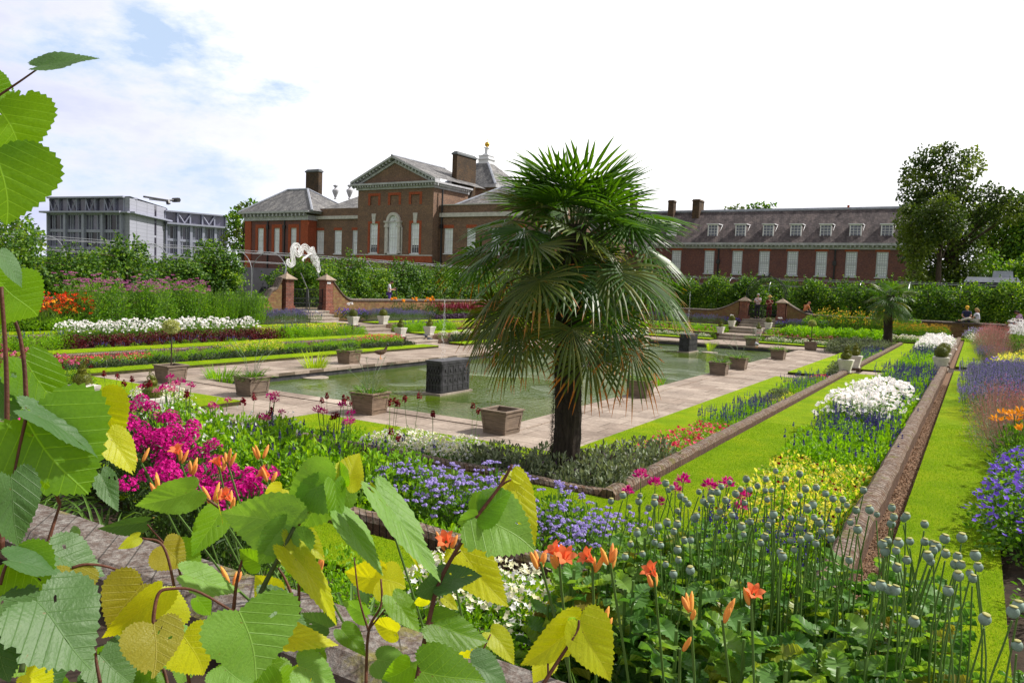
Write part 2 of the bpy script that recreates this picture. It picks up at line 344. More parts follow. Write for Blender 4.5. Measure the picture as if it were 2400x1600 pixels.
hole=math_(nt,'MULTIPLY',open_,ramp(nt,n1,[(.49,(0,0,0)),(.60,(1,1,1))]))
mb=N(nt,'VectorMath',operation='SCALE'); L(nt,sk.outputs[0],mb.inputs[0]); mb.inputs[3].default_value=.1
blue=mix(nt,.8,mb.outputs[0],(.56,.70,.92))
cl=ramp(nt,n2,[(.36,(.76,.76,.85)),(.48,(.89,.89,.93)),(.60,(1.08,1.08,1.08))])
bright=ramp(nt,lobe(1500,150,.25,1.0),[(0,(1.,1.,1.)),(1,(1.22,1.21,1.2))]); cl=mix(nt,1.,cl,bright,'MULTIPLY')
grey=mix(nt,math_(nt,'MULTIPLY',low,ramp(nt,n1,[(.3,(.95,.95,.95)),(.62,(.35,.35,.35))])),cl,(.54,.58,.82))
cc=mix(nt,hole,grey,blue)
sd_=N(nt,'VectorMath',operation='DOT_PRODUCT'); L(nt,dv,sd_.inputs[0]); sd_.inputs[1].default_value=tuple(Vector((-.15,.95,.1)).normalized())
# unseen sky behind the camera and overhead dimmed to deepen the shadows
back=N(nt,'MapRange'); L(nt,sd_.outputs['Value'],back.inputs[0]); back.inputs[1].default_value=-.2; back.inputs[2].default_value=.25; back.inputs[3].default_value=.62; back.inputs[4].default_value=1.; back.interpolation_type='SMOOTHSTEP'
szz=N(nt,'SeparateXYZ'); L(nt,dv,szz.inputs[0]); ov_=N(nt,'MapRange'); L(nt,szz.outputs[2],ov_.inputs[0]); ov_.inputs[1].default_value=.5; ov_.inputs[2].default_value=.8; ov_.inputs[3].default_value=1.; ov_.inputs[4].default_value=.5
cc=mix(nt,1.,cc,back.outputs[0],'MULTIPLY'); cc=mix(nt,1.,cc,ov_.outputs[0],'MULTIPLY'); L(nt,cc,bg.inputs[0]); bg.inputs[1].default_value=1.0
vs=sc.view_settings; vs.view_transform='Standard'; vs.look='None'; vs.gamma=1; vs.exposure=.25
# ================= the setting
K1R,K2R,PR,WR=-.77,-3.55,-5.75,-7.95
WL,PL,K2L,K1L,GL=-17.5,-20.2,-22.3,-25.2,-29.3
YW0,YW1,K1N,K2N,PN,WN=2.1,2.5,5.0,8.25,11.2,13.1
WF,PF,K2F,K1F,GF=42.9,45.8,48.,50.5,53.5
L1,L2,L3,LW=-.5,-.85,-1.2,-1.42
XC0,XC1=-13.75,-11.4; YC0,YC1=27.05,29.0
def sheet(name,rects,z,mat,parent=None,thick=0,kind='structure'):
    mb=MB()
    for (x0,x1,y0,y1) in rects:
        if x1<=x0 or y1<=y0: continue
        if thick: mb.box(x0,x1,y0,y1,z-thick,z)
        else: mb.add([(x0,y0,z),(x1,y0,z),(x1,y1,z),(x0,y1,z)],[(0,1,2,3)])
    o=mb.build(name,mat,parent); return tag(o,kind=kind)
def ring(o,i): # outer, inner rects -> 4 rects
    return [(o[0],o[1],o[2],i[2]),(o[0],o[1],i[3],o[3]),(o[0],i[0],i[2],i[3]),(i[1],o[1],i[2],i[3])]
R1=(K1L,K1R,K1N,K1F); R2=(K2L,K2R,K2N,K2F); RP=(PL,PR,PN,PF); RW=(WL,WR,WN,WF)
GD=(GL,3.2,YW1-.2,GF)
# ground outside, to the horizon
sheet('ground',ring((-1500,1500,-1500,2000),GD),0,M['park'])
sheet('terrace_floor_upper',ring((GL,.2,YW1-.2,GF),R1),L1-.03,M['soil'])
mb=MB(); mb.add([(.2,YW1-.2,L1-.03),(3.2,YW1-.2,.0),(3.2,GF,0),(.2,GF,L1-.03)],[(0,1,2,3)]); tag(mb.build('border_slope',M['soil']),kind='structure')
sheet('terrace_floor_middle',ring(R1,R2),L2-.03,M['soil'])
sheet('terrace_floor_lower',ring(R2,(WL-.3,WR+.3,WN-.3,WF+.3)),L3-.02,M['soil'])
sheet('paving',[(PL,PR,PN,WN),(PL,PR,WF,PF),(PL,WL,WN,WF),(WR,PR,WN,WF),
  (XC0,XC1,PF,K2F),(XC0,XC1,K2N,PN),(PR,K2R-.1,YC0,YC1),(K2L+.1,PL,YC0,YC1)],L3,M['stone'])
sheet('path_middle',[(XC0,XC1,K2F+.3,K1F-.1),(XC0,XC1,K1N+.3,K2N-.3),(K2R+.3,K1R-.1,YC0,YC1),(K1L+.1,K2L-.3,YC0,YC1)],L2,M['stone'])
sheet('path_upper',[(XC0,XC1,K1F+.3,GF-.8),(K1R+.6,1.4,YC0,YC1),(GL+.9,K1L-.3,YC0,YC1)],L1,M['stone'])
sheet('path_outer',[(GL-3.2,GL-.3,-10,GF+8),(GL-.3,6,GF+.3,GF+3.3),(-40,6,-2,.4)],.01,M['path'])
sheet('soil_strip',[(-40,6,.4,YW0)],.012,M['soil'])
sheet('water',[RW],LW,M['water'])
mb=MB()
for (x0,x1,y0,y1) in [(WL-.35,WR+.35,WN-.35,WN),(WL-.35,WR+.35,WF,WF+.35),(WL-.35,WL,WN,WF),(WR,WR+.35,WN,WF)]: mb.box(x0,x1,y0,y1,L3-.5,L3-.012)
tag(mb.build('pond_wall',M['leadtank']),'dark wet stone lining of the pond under the paving edge','pond edge')
mb=MB()
for (x0,x1,y0,y1) in [(WL-.38,WR+.38,WN-.38,WN+.05),(WL-.38,WR+.38,WF-.05,WF+.38),(WL-.38,WL+.05,WN+.05,WF-.05),(WR-.05,WR+.38,WN+.05,WF-.05)]: mb.box(x0,x1,y0,y1,L3-.07,L3+.02)
tag(mb.build('pond_coping',M['stone']),'stone coping running round the pond','coping')
# lawns
def cut(rects,gx=None,gy=None):
    out=[]
    for r in rects:
        x0,x1,y0,y1=r
        if gy and y0<gy[0] and y1>gy[1]: out+=[(x0,x1,y0,gy[0]),(x0,x1,gy[1],y1)]
        elif gx and x0<gx[0] and x1>gx[1]: out+=[(x0,gx[0],y0,y1),(gx[1],x1,y0,y1)]
        else: out.append(r)
    return out
def lawnring(o,i,z): return cut(ring(o,i),(XC0,XC1),(YC0,YC1))
lw3=lawnring((PL-.85,PR+1.2,PN-1.2,PF+.85),RP,0)
lw2=lawnring((K2L-1.15,K2R+1.42,K2N-1.2,K2F+1.1),(K2L-.16,K2R+.16,K2N-.16,K2F+.16),0)
lw1=lawnring((K1L-1.3,K1R+1.08,K1N-.95,K1F+1.2),(K1L-.3,K1R+.29,K1N-.3,K1F+.25),0)
sheet('lawn_lower',lw3,L3+.10,M['grass'],thick=.1)
sheet('lawn_middle',lw2,L2+.07,M['grass'],thick=.1)
sheet('lawn_upper',lw1,L1+.06,M['grass'],thick=.1)
# real blades over the near lawns
def blades(name,rects,z,dens,h=.022):
    P=[]
    for (x0,x1,y0,y1) in rects:
        y1=min(y1,15)
        if y1<=y0 or x1<-12: continue
        x0=max(x0,-12)
        n=int((x1-x0)*(y1-y0)*dens); q=np.c_[rng.uniform(x0,x1,n),rng.uniform(y0,y1,n),np.full(n,z)]; P.append(q)
    P=np.concatenate(P); n=len(P); D=rdir(n,1.6); mb=MB(); mb.place(NEED,P,D,rdir(n),rng.uniform(.6,1.3,n)*h,.006)
    return tag(mb.build(name,M['blade']),kind='stuff')
M['blade']=leafm('grass_blade',[(.13,.25,.006),(.21,.37,.01),(.32,.47,.02)],.3,.6,.15)
blades('grass_blades',[r for r in lw2+lw1],0,0) if False else None
blades('short_mown_grass_middle',lw2,L2+.068,2600); blades('short_mown_grass_upper',lw1,L1+.058,2600); blades('short_mown_grass_lower',lw3,L3+.098,1200)
M['edge']=plain('turf_edge',(.05,.045,.015),.95,.5,12)
def turfedge(name,rects,z,d=.1):
    mb=MB()
    for (x0,x1,y0,y1) in rects:
        e=.004; mb.box(x0-e,x1+e,y0-e,y0,z-d,z-.018); mb.box(x0-e,x1+e,y1,y1+e,z-d,z-.018); mb.box(x0-e,x0,y0,y1,z-d,z-.018); mb.box(x1,x1+e,y0,y1,z-d,z-.018)
    tag(mb.build(name,M['edge']),kind='structure')
turfedge('lawn_edge_lower',lw3,L3+.1); turfedge('lawn_edge_middle',lw2,L2+.07,.08); turfedge('lawn_edge_upper',lw1,L1+.06,.08)
sheet('gravel_trench',cut([(K1R+.05,K1R+.30,K1N-.2,K1F)],gy=(YC0,YC1)),L1-.015,M['gravel'])
mb=MB(); n=5200; P=np.c_[rng.uniform(K1R+.11,K1R+.30,n),4.9+rng.random(n)**1.6*18,np.full(n,L1-.012)]; mb.place(T_([(-.5,-.4,0),(.1,-.5,.3),(.5,.1,.1),(-.1,.5,.35),(0,0,.6)],[(0,1,4),(1,2,4),(2,3,4),(3,0,4)]),P,rdir(n),np.tile(A_(0,0,1.),(n,1)),rng.uniform(.008,.03,n),.02); tag(mb.build('gravel',M['gravelp']),kind='stuff')
# kerb walls (brick on edge, rounded, slightly wavy)
def kerb(name,label,x0,y0,x1,y1,z0,z1,wd=.2,mat='kerb'):
    mb=MB(); Ln=math.hypot(x1-x0,y1-y0); n=max(2,int(Ln/.3)); ux,uy=(x1-x0)/Ln,(y1-y0)/Ln; nx,ny=-uy,ux
    prof=[(-wd/2,z0),(-wd/2,z1-.05),(-wd/2+.035,z1-.008),(0,z1),(wd/2-.035,z1-.008),(wd/2,z1-.05),(wd/2,z0)]
    V=[];k=len(prof)
    for i in range(n+1):
        s=Ln*i/n; jx=random.uniform(-.008,.008); jz=random.uniform(-.008,.008)
        for (a,z) in prof: V.append((x0+ux*s+nx*(a+jx),y0+uy*s+ny*(a+jx),z+(jz if z>z0 else 0)))
    Fs=[(i*k+j,(i+1)*k+j,(i+1)*k+j+1,i*k+j+1) for i in range(n) for j in range(k-1)]+[tuple(range(k)),tuple(n*k+j for j in range(k-1,-1,-1))]
    mb.add(V,Fs); return tag(mb.build(name,M[mat]),label,'kerb')
g1='brick retaining kerbs of the outer terrace'; 
def kk(lbl,*a,**k):
    o=kerb('brick_kerb',lbl,*a,**k); return o
kk('long low brick kerb wall beside the gravel trench, nearer stretch on the right',K1R,K1N-.12,K1R,YC0-.1,L2-.1,L1+.2,wd=.21)
kk('low brick kerb beside the gravel trench, stretch beyond the ball topiary pots',K1R,YC1+.1,K1R,K1F,L2-.1,L1+.2,wd=.21)
kk('mossy brick kerb crossing behind the orange daylilies nearest the camera',XC1,K1N,K1R-.13,K1N,L2-.1,L1+.12)
kk('mossy brick kerb hidden behind the magenta phlox at left',K1L,K1N,XC0,K1N,L2-.1,L1+.12)
kk('brick kerb of the outer terrace far left, before the gate steps',K1L,K1N,K1L,YC0-.1,L2-.1,L1+.05)
kk('brick kerb of the outer terrace far left, beyond the gate steps',K1L,YC1+.1,K1L,K1F,L2-.1,L1+.05)
kk('brick kerb of the outer terrace at far end, left of the steps',K1L,K1F,XC0,K1F,L2-.1,L1+.05)
kk('brick kerb of the outer terrace at far end, right of the steps',XC1,K1F,K1R,K1F,L2-.1,L1+.05)
kk('brick kerb edging the pink and blue inner bed right of the big palm',K2R,K2N-.12,K2R,YC0-.1,L3-.1,L2+.17)
kk('brick kerb edging the inner bed beyond the spiral topiary pots',K2R,YC1+.1,K2R,K2F,L3-.1,L2+.17)
kk('brick kerb along the sage bed in front of the big palm',XC1,K2N,K2R-.12,K2N,L3-.1,L2+.13)
kk('brick kerb behind the tall green nicotiana bed, left part',K2L,K2N,XC0,K2N,L3-.1,L2+.13)
kk('brick kerb of the inner terrace at left, before the steps',K2L,K2N,K2L,YC0-.1,L3-.1,L2+.06)
kk('brick kerb of the inner terrace at left, beyond the steps',K2L,YC1+.1,K2L,K2F,L3-.1,L2+.06)
kk('brick kerb of the inner terrace at far end, left of the steps',K2L,K2F,XC0,K2F,L3-.1,L2+.06)
kk('brick kerb of the inner terrace at far end, right of the steps',XC1,K2F,K2R,K2F,L3-.1,L2+.06)
# steps : each flight is a thing, treads are parts
def flight(label,axis,pos,sgn,c0,c1,ztop,zbot,n,tread=.34):
    t=empty('stone_steps',(pos if axis=='x' else (c0+c1)/2,(c0+c1)/2 if axis=='x' else pos,zbot),label,'steps','flights of stone steps')
    for i in range(n):
        zt=ztop-(ztop-zbot)*(i+.0)/n; a=pos+sgn*tread*i; b=a+sgn*(tread+.04)
        lo,hi=min(a,b),max(a,b); mb=MB()
        for (p0,p1,z0,z1) in ((lo,hi,zt-.06,zt+.004),(lo+.03,hi-.03,zbot-.05,zt-.06)):
            if axis=='x': mb.box(p0,p1,c0,c1,z0,z1)
            else: mb.box(c0,c1,p0,p1,z0,z1)
        o=mb.build('tread',M['step']); o.parent=t; o.location=(-t.location.x,-t.location.y,-t.location.z)
    return t
flight('three stone steps under the left iron gate','x',GL+.15,1,YC0,YC1,0,L1,3)
flight('two stone steps down from the upper lawn path on the left','x',K1L-.1,1,YC0,YC1,L1,L2,2)
flight('two stone steps down to the paving on the left side','x',K2L-.1,1,YC0,YC1,L2,L3,2)
flight('three stone steps under the far arched gate','y',GF-.15,-1,XC0,XC1,0,L1,3)
flight('two stone steps down from the upper lawn path at the far end','y',K1F+.1,-1,XC0,XC1,L1,L2,2)
flight('two stone steps down to the paving at the far end','y',K2F+.1,-1,XC0,XC1,L2,L3,2)
flight('two stone steps between the ball topiary pots on the right','x',K1R+.1,-1,YC0,YC1,L1,L2,2)
flight('two stone steps between the spiral topiary pots on the right','x',K2R+.1,-1,YC0,YC1,L2,L3,2)
# garden walls
def wall(label,pts,z0,prof,mat='oldbrick',w_=.34,name='brick_garden_wall'):
    # pts: list of (x,y,ztop) ; straight wall whose top follows ztop
    mb=MB(); V=[]; n=len(pts); d=np.array(pts[-1][:2])-np.array(pts[0][:2]); d/=np.linalg.norm(d); nn=np.array([-d[1],d[0]])
    for x,y,z in pts:
        for s in(-1,1):
            for zz in (z0,z-.12): V.append((x+nn[0]*s*w_/2,y+nn[1]*s*w_/2,zz))
    Fs=[]
    for i in range(n-1):
        a,b=i*4,(i+1)*4; Fs+=[(a,b,b+1,a+1),(a+2,a+3,b+3,b+2),(a+1,b+1,b+3,a+3)]
    Fs+=[(0,1,3,2),(4*n-4,4*n-2,4*n-1,4*n-3)]
    mb.add(V,Fs); o=mb.build(name,M[mat]); tag(o,label,'wall')
    mc=MB(); V=[]; pr=[(-w_/2-.05,-.12),(-w_/2-.05,-.05),(-w_/2+.03,-.0),(w_/2-.03,0),(w_/2+.05,-.05),(w_/2+.05,-.12)]
    for x,y,z in pts:
        for a,dz in pr: V.append((x+nn[0]*a,y+nn[1]*a,z+dz+.003))
    k=6; Fs=[(i*k+j,(i+1)*k+j,(i+1)*k+(j+1)%k,i*k+(j+1)%k) for i in range(n-1) for j in range(k)]+[tuple(range(k)),tuple((n-1)*k+j for j in range(k-1,-1,-1))]
    mc.add(V,Fs); c=mc.build('coping',M['cope'],o); return o
def swoop(a,b,z0,z1,n=10,rev=False):
    out=[]
    for i in range(n+1):
        t=i/n; out.append((a+(b-a)*t,z1+(z0-z1)*(1-math.sin(t*PI/2))))
    return out
GPL=(26.55,29.25); GPF=(-13.75,-11.25)
def wl(label,xs): return wall(label,[(GL,y,z) for y,z in xs],-.6,None)
wl('low brick wall with scrolled ramp left of the iron gate',[(2.3,.6),(24.6,.6)]+[(24.6+.3*i,.6+1.*(i/5)**2+.1*math.sin(i*2.6)) for i in range(1,6)])
wl('long low brick wall with swept end right of the left iron gate',[(29.6+.25*i,1.6-.98*math.sin(i/6*PI/2)) for i in range(7)]+[(40,.62),(GF,.62)])
def wf(label,xs): return wall(label,[(x,GF,z) for x,z in xs],-.6,None)
wf('low mossy brick wall with swept end left of the far arched gate',[(GL+.2,.54),(-16.2,.54)]+[(-16.2+.35*i,.54+.75*(1-math.cos(i/6*PI/2))) for i in range(1,7)])
wf('low brick wall with swept end right of the far arched gate',[(-10.9+.3*i,1.25-.72*math.sin(i/6*PI/2)) for i in range(7)]+[(-7,.5),(1.5,.5)])
# near wall, right under the camera
o=wall('lichen covered brick wall with wide coping in the foreground below the lime leaves',[(x,(YW0+YW1)/2,.2+random.uniform(-.004,.004)) for x in np.linspace(GL,-.55,60)],-.6,None,'palace',.36)
# pillars
def pillar(label,x,y,ztop,wd=.5,plaque=False):
    t=empty('gate_pillar',(x,y,-.5),label,'pillar','brick gate pillars')
    mb=MB(); mb.box(-wd/2,wd/2,-wd/2,wd/2,0,ztop+.5-.3); mb.box(-wd/2-.05,wd/2+.05,-wd/2-.05,wd/2+.05,0,.75); mb.build('shaft',M['redbrick'],t)
    mb=MB(); mb.frus((0,0),wd+.24,wd+.24,wd+.24,wd+.24,ztop+.2,ztop+.25); mb.frus((0,0),wd+.2,wd+.2,.06,.06,ztop+.25,ztop+.5); mb.frus((0,0),.09,.09,.05,.05,ztop+.48,ztop+.56); mb.build('cap',M['cope2'],t)
    if plaque:
        mb=MB(); mb.box(wd/2+.0,wd/2+.03,-wd/2+.05,wd/2-.2,ztop+.02,ztop+.12); mb.build('plaque',M['white'],t)
M['cope2']=plain('tan_stone_cap',(.32,.25,.19),.9,.3,6)
pillar('red brick gate pillar with stone cap, left one at the left gate',GL,GPL[0],1.85)
pillar('red brick gate pillar with stone cap and small plaque, right one at the left gate',GL,GPL[1],1.87,plaque=True)
pillar('red brick gate pillar with stone cap, left one at the far arched gate',GPF[0],GF,1.5,.55)
pillar('red brick gate pillar with stone cap, right one at the far arched gate',GPF[1],GF,1.47,.55)
def gate(label,axis,pos,a,b,ztop):
    t=empty('iron_gate',(pos,(a+b)/2,0) if axis=='x' else ((a+b)/2,pos,0),label,'gate')
    w2=(b-a)/2; rz=PI/2 if axis=='x' else 0; t.rotation_euler=(0,0,rz)
    for s in(-1,1):
        mb=MB(); x0,x1=(-w2,-.02) if s<0 else (.02,w2); n=11
        for i in range(n):
            x=x0+(x1-x0)*(i+.5)/n; mb.tube([(x,0,.04),(x,0,ztop-.02)],.014,4)
            mb.tube([(x+.05,0,.04),(x+.05,0,.37)],.011,4)
        for z in (.05,.38,.62,ztop): mb.box(x0,x1,-.012,.012,z-.015,z+.015)
        for x in (x0+.015,x1-.015): mb.box(x-.015,x+.015,-.015,.015,.02,ztop+.04)
        for i in range(4):
            c=x0+(x1-x0)*(i+.5)/4; th=np.linspace(0,2*PI,13); mb.tube([(c+.07*math.cos(q),0,.5+.07*math.sin(q)) for q in th],.006,4,cap=False)
        mb.build('gate_leaf',M['iron'],t)
gate('closed black iron double gate at the top of the left steps','x',GL,GPL[0]+.25,GPL[1]-.25,1.08)
gate('closed low black iron gate under the far arch','y',GF,GPF[0]+.28,GPF[1]-.28,.95)
# ================= leaf / petal materials
def lm(n,cols,**k):
    k.setdefault('trans',.4); M[n]=leafm(n,[tuple(min(.9,x*1.15) for x in c) for c in cols],**k)
lm('f_green',[(.03,.08,.010),(.06,.16,.010),(.12,.25,.012),(.20,.33,.02)])
lm('f_bright',[(.08,.20,.006),(.16,.33,.008),(.30,.46,.015)])
lm('f_dark',[(.02,.045,.012),(.04,.085,.02),(.07,.12,.03)])
lm('f_sage',[(.04,.06,.035),(.085,.11,.06),(.17,.21,.13),(.26,.30,.2),(.06,.035,.055)],rough=.55,trans=.15)
lm('f_hedge',[(.012,.04,.008),(.035,.10,.01),(.10,.20,.012),(.26,.38,.03)])
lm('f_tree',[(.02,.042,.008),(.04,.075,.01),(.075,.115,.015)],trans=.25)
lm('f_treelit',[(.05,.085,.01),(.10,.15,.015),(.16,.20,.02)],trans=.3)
lm('f_yel',[(.30,.36,.03),(.58,.52,.10),(.72,.64,.28)])
lm('f_red',[(.03,.004,.008),(.09,.008,.015),(.16,.015,.02)],trans=.15)
lm('f_purp',[(.02,.008,.025),(.05,.02,.06),(.10,.06,.12)],trans=.1)
lm('f_edge',[(.015,.03,.015),(.03,.05,.025),(.05,.08,.035),(.14,.17,.10)],trans=.15)
lm('f_grey',[(.10,.14,.10),(.16,.21,.14),(.22,.27,.2)],trans=.15)
lm('f_box',[(.05,.07,.008),(.12,.14,.014),(.22,.21,.025)],trans=.15)
lm('f_strap',[(.05,.11,.02),(.10,.20,.03),(.16,.27,.05)])
lm('f_amb',[(.25,.16,.03),(.4,.25,.05)],trans=.2)
lm('f_reed',[(.16,.28,.008),(.30,.42,.012),(.45,.5,.03)])
lm('f_var',[(.10,.15,.04),(.35,.37,.2),(.5,.5,.32)])
lm('f_poppy',[(.035,.10,.02),(.06,.16,.03),(.11,.23,.05),(.22,.33,.03),(.20,.14,.03)],rough=.4)
lm('f_stem',[(.06,.13,.02),(.09,.16,.03)],trans=0)
def pm(n,cols,tr=.25,tcol=(1.2,1.1,1.1)): M[n]=leafm(n,cols,trans=tr,rough=.6,spec=.15,tcol=tcol)
pm('p_white',[(.75,.75,.78),(.9,.9,.9)]); pm('p_cream',[(.75,.72,.42),(.85,.84,.68)])
pm('p_blue',[(.045,.03,.22),(.10,.07,.38)]); pm('p_dusk',[(.05,.045,.13),(.10,.08,.22)]); pm('p_violet',[(.13,.07,.55),(.26,.14,.80)])
pm('p_lilac',[(.38,.30,.75),(.60,.52,.88)]); pm('p_lav',[(.13,.10,.32),(.26,.20,.48)])
pm('p_catm',[(.20,.17,.40),(.36,.32,.58)])
pm('p_mag',[(.32,.002,.12),(.60,.004,.25),(.80,.02,.38)]); pm('p_pink',[(.6,.05,.2),(.8,.22,.42)])
pm('p_coral',[(.70,.015,.07),(.80,.06,.16),(.85,.18,.28)]); pm('p_dred',[(.10,.002,.008),(.25,.005,.02)])
pm('p_red',[(.6,.03,.008),(.8,.08,.01)]); pm('p_orange',[(.85,.30,.01),(.95,.45,.03)])
pm('p_yellow',[(.85,.55,.02),(.9,.72,.06)]); pm('p_amber',[(.45,.26,.02),(.65,.40,.03)])
pm('p_haze',[(.42,.20,.19),(.62,.36,.30)]); pm('p_mauve',[(.42,.08,.28),(.55,.18,.42)])
pm('p_lily',[(.85,.16,.05),(.95,.30,.12)],.35); pm('p_lilyb',[(.8,.22,.05),(.9,.45,.1),(.7,.12,.08)],.2)
pm('p_cosm',[(.95,.95,.97),(.98,.98,.98)],.35)
pm('p_centre',[(.8,.5,.03)],0)
# ================= clump generators
def spikes(mb,n,rx,ry,h0,h1,mat,sl=.16,sr=.014,stem=1,den=14,T=DISC,fs=.022):
    for _ in range(n):
        t=random.uniform(0,2*PI); r=math.sqrt(random.random()); x,y=rx*r*math.cos(t),ry*r*math.sin(t); z1=random.uniform(h0,h1)
        lx,ly=x*1.12+random.uniform(-.03,.03),y*1.12+random.uniform(-.03,.03); ll=sl*random.uniform(.6,1.2)
        mb.tube([(x,y,z1*.4),(lx,ly,z1)],.0025,3,stem,cap=False)
        k=den; s=rng.random(k); P=np.c_[lx+(lx-x)*.0*s,np.full(k,ly),z1-ll*s]; a=rng.uniform(0,2*PI,k)
        D=np.c_[np.cos(a),np.sin(a),np.full(k,.5)]; P=P+D*sr*.5*(0.5+s)[:,None]; mb.place(T,P,rdir(k),D,fs*(.6+.6*s),fs*(.6+.6*s),mat)
def leaves(mb,n,rx,ry,h,l,w,mat,T=LEAF,up=.2,fill=.45,a=None):
    P,D=dome(n,rx,ry,h,fill); d=D+rng.normal(size=(n,3))*.6; d[:,2]+=up; Nn=rdir(n,.9)+D*.5
    mb.place(T,P,d,Nn,l*rng.uniform(.6,1.25,n),w*rng.uniform(.7,1.2,n),mat)
def stems(mb,n,rx,ry,h,mat,r=.003):
    for _ in range(n):
        t=random.uniform(0,2*PI); q=math.sqrt(random.random())*.85; mb.tube([(rx*q*.35*math.cos(t),ry*q*.35*math.sin(t),0),(rx*q*math.cos(t),ry*q*math.sin(t),h*math.sqrt(max(.05,1-q*q)))],r,3,mat,cap=False)
def tops(mb,n,rx,ry,h,size,mat,T=FL5,lift=.02,fill=.9,spread=.35,flat=.7):
    P,D=dome(n,rx,ry,h,fill,flat); P=P[P[:,2]>h*.35] if n>8 else P; n=len(P); P=P+A_(0,0,lift); N_=rdir(n,1.3)
    mb.place(T,P,rdir(n),N_,size*rng.uniform(.75,1.2,n),size*rng.uniform(.75,1.2,n),mat)
def heads(mb,n,rx,ry,h,hr,k,fs,mat,stem=1,T=FL5,flat=.6,zmin=.3):
    # round or domed flower heads, each of many florets
    P,D=dome(n,rx,ry,h,.85,.6)
    for p in P:
        if p[2]<h*zmin: p[2]=h*random.uniform(zmin,1)
        q,d=dome(k,hr,hr,hr*flat*1.3,.9); mb.place(T,q+p,rdir(k),d+A_(0,0,.3),fs,fs,mat)
        mb.tube([p*A_(.4,.4,.3),p],.003,3,stem,cap=False)
def straps(mb,n,l,w,mat,up=1.6,r=.05,droop=.5,a=None,el0=.5):
    for i in range(n):
        t=random.uniform(0,2*PI); d=np.array([math.cos(t),math.sin(t),0]); L_=l*random.uniform(.6,1.15); el=random.uniform(el0,1.35)
        p=np.array([d[0]*r*random.random(),d[1]*r*random.random(),0.]); P=[]; k=6; e=el
        for j in range(k): P.append(p.copy()); p=p+L_/k*np.array([d[0]*math.cos(e),d[1]*math.cos(e),math.sin(e)]); e-=droop*random.uniform(.5,1.1)*(j+1)/k*1.2
        s=np.array([-d[1],d[0],0]); V=[];ws=[.7,1,1,.9,.65,.05]
        for j in range(k): V+= [P[j]-s*w/2*ws[j],P[j]+A_(0,0,-.25*w),P[j]+s*w/2*ws[j]]
        mb.add(V,[(j*3+q,j*3+q+1,j*3+q+4,j*3+q+3) for j in range(k-1) for q in(0,1)],mat)
SP={}
def species(key,fn,mats,var=3):
    out=[]
    for i in range(var):
        mb=MB(); fn(mb); out.append(mb.mesh(key,[M[m] for m in mats]))
    SP[key]=out
def sp(key,mats,var=3):
    def d(fn): species(key,fn,mats,var); return fn
    return d
@sp('sage_bush',['f_sage','f_stem','f_purp'],4)
def _(b): leaves(b,560,.36,.36,.55,.085,.036,0,up=.5); leaves(b,60,.3,.3,.56,.06,.025,2); stems(b,14,.33,.33,.45,1)
@sp('blue_salvia',['f_bright','f_stem','p_blue'],4)
def _(b): leaves(b,420,.27,.27,.36,.055,.024,0,up=.4); stems(b,8,.25,.25,.3,1); spikes(b,9,.24,.24,.42,.62,2,.15,.012)
@sp('green_bedding_plant',['f_bright','f_stem','p_blue'],3)
def _(b): leaves(b,520,.3,.3,.42,.06,.026,0,up=.4); stems(b,8,.25,.25,.3,1); spikes(b,3,.22,.22,.42,.52,2,.1,.012)
@sp('yellow_coleus',['f_yel','f_bright','p_dred','p_yellow'],4)
def _(b): leaves(b,125,.27,.27,.31,.052,.034,0,up=.2); leaves(b,240,.27,.27,.28,.05,.026,1); leaves(b,50,.27,.27,.27,.05,.028,2) if 0 else None; tops(b,3,.2,.2,.32,.05,2,FL5); heads(b,5,.2,.2,.33,.03,12,.016,3,1)
@sp('white_cosmos',['f_green','f_stem','p_cosm','p_centre'],4)
def _(b):
    leaves(b,520,.3,.3,.48,.09,.008,0,NEED,up=.6); leaves(b,160,.3,.3,.4,.05,.015,0); stems(b,18,.3,.3,.55,1)
    n=42; P,D=dome(n,.33,.33,.62,.9,.55); P=P[P[:,2]>.28]; n=len(P); Nn=rdir(n,1.1); b.place(FL8,P,rdir(n),Nn,.085*rng.uniform(.8,1.2,n),.085,2); b.place(DISC,P+Nn*.006,rdir(n),Nn,.018,.018,3)
@sp('pink_busy_lizzie',['f_bright','p_coral','f_stem','p_cream'],4)
def _(b): leaves(b,300,.26,.26,.25,.045,.028,0,up=.1); tops(b,34,.26,.26,.28,.058,1,FL5,.025,.95); tops(b,14,.25,.25,.25,.03,3,LEAF,.0); 
@sp('dark_red_coleus',['f_red','f_red'],3)
def _(b): leaves(b,330,.25,.25,.34,.06,.036,0,up=.1)
@sp('cream_petunia',['f_green','p_cream','f_stem','p_white'],4)
def _(b): leaves(b,240,.26,.26,.26,.045,.02,0); tops(b,95,.27,.27,.33,.048,1,FL5,.02,.9,flat=.85); tops(b,50,.26,.26,.33,.048,3,FL5,.02,.9)
@sp('lavender_bush',['f_grey','f_stem','p_lav'],3)
def _(b): leaves(b,520,.36,.36,.4,.06,.007,0,NEED,up=.9); spikes(b,55,.34,.34,.42,.62,2,.10,.010,den=9,fs=.02)
@sp('catmint_bush',['f_grey','f_stem','p_catm','p_violet'],4)
def _(b): leaves(b,500,.5,.5,.42,.04,.018,0,up=.3); spikes(b,110,.5,.5,.4,.62,2,.2,.016,den=15,fs=.02); spikes(b,14,.5,.5,.4,.55,3,.12,.014,den=9,fs=.018)
@sp('leafy_green_shrub',['f_green','f_stem','f_bright'],4)
def _(b): leaves(b,700,.5,.5,.8,.09,.05,0,up=.1); leaves(b,160,.5,.5,.85,.08,.04,2); stems(b,14,.45,.45,.7,1,.005)
@sp('bright_leafy_clump',['f_bright','f_stem'],3)
def _(b): leaves(b,380,.4,.4,.45,.11,.05,0,up=.4)
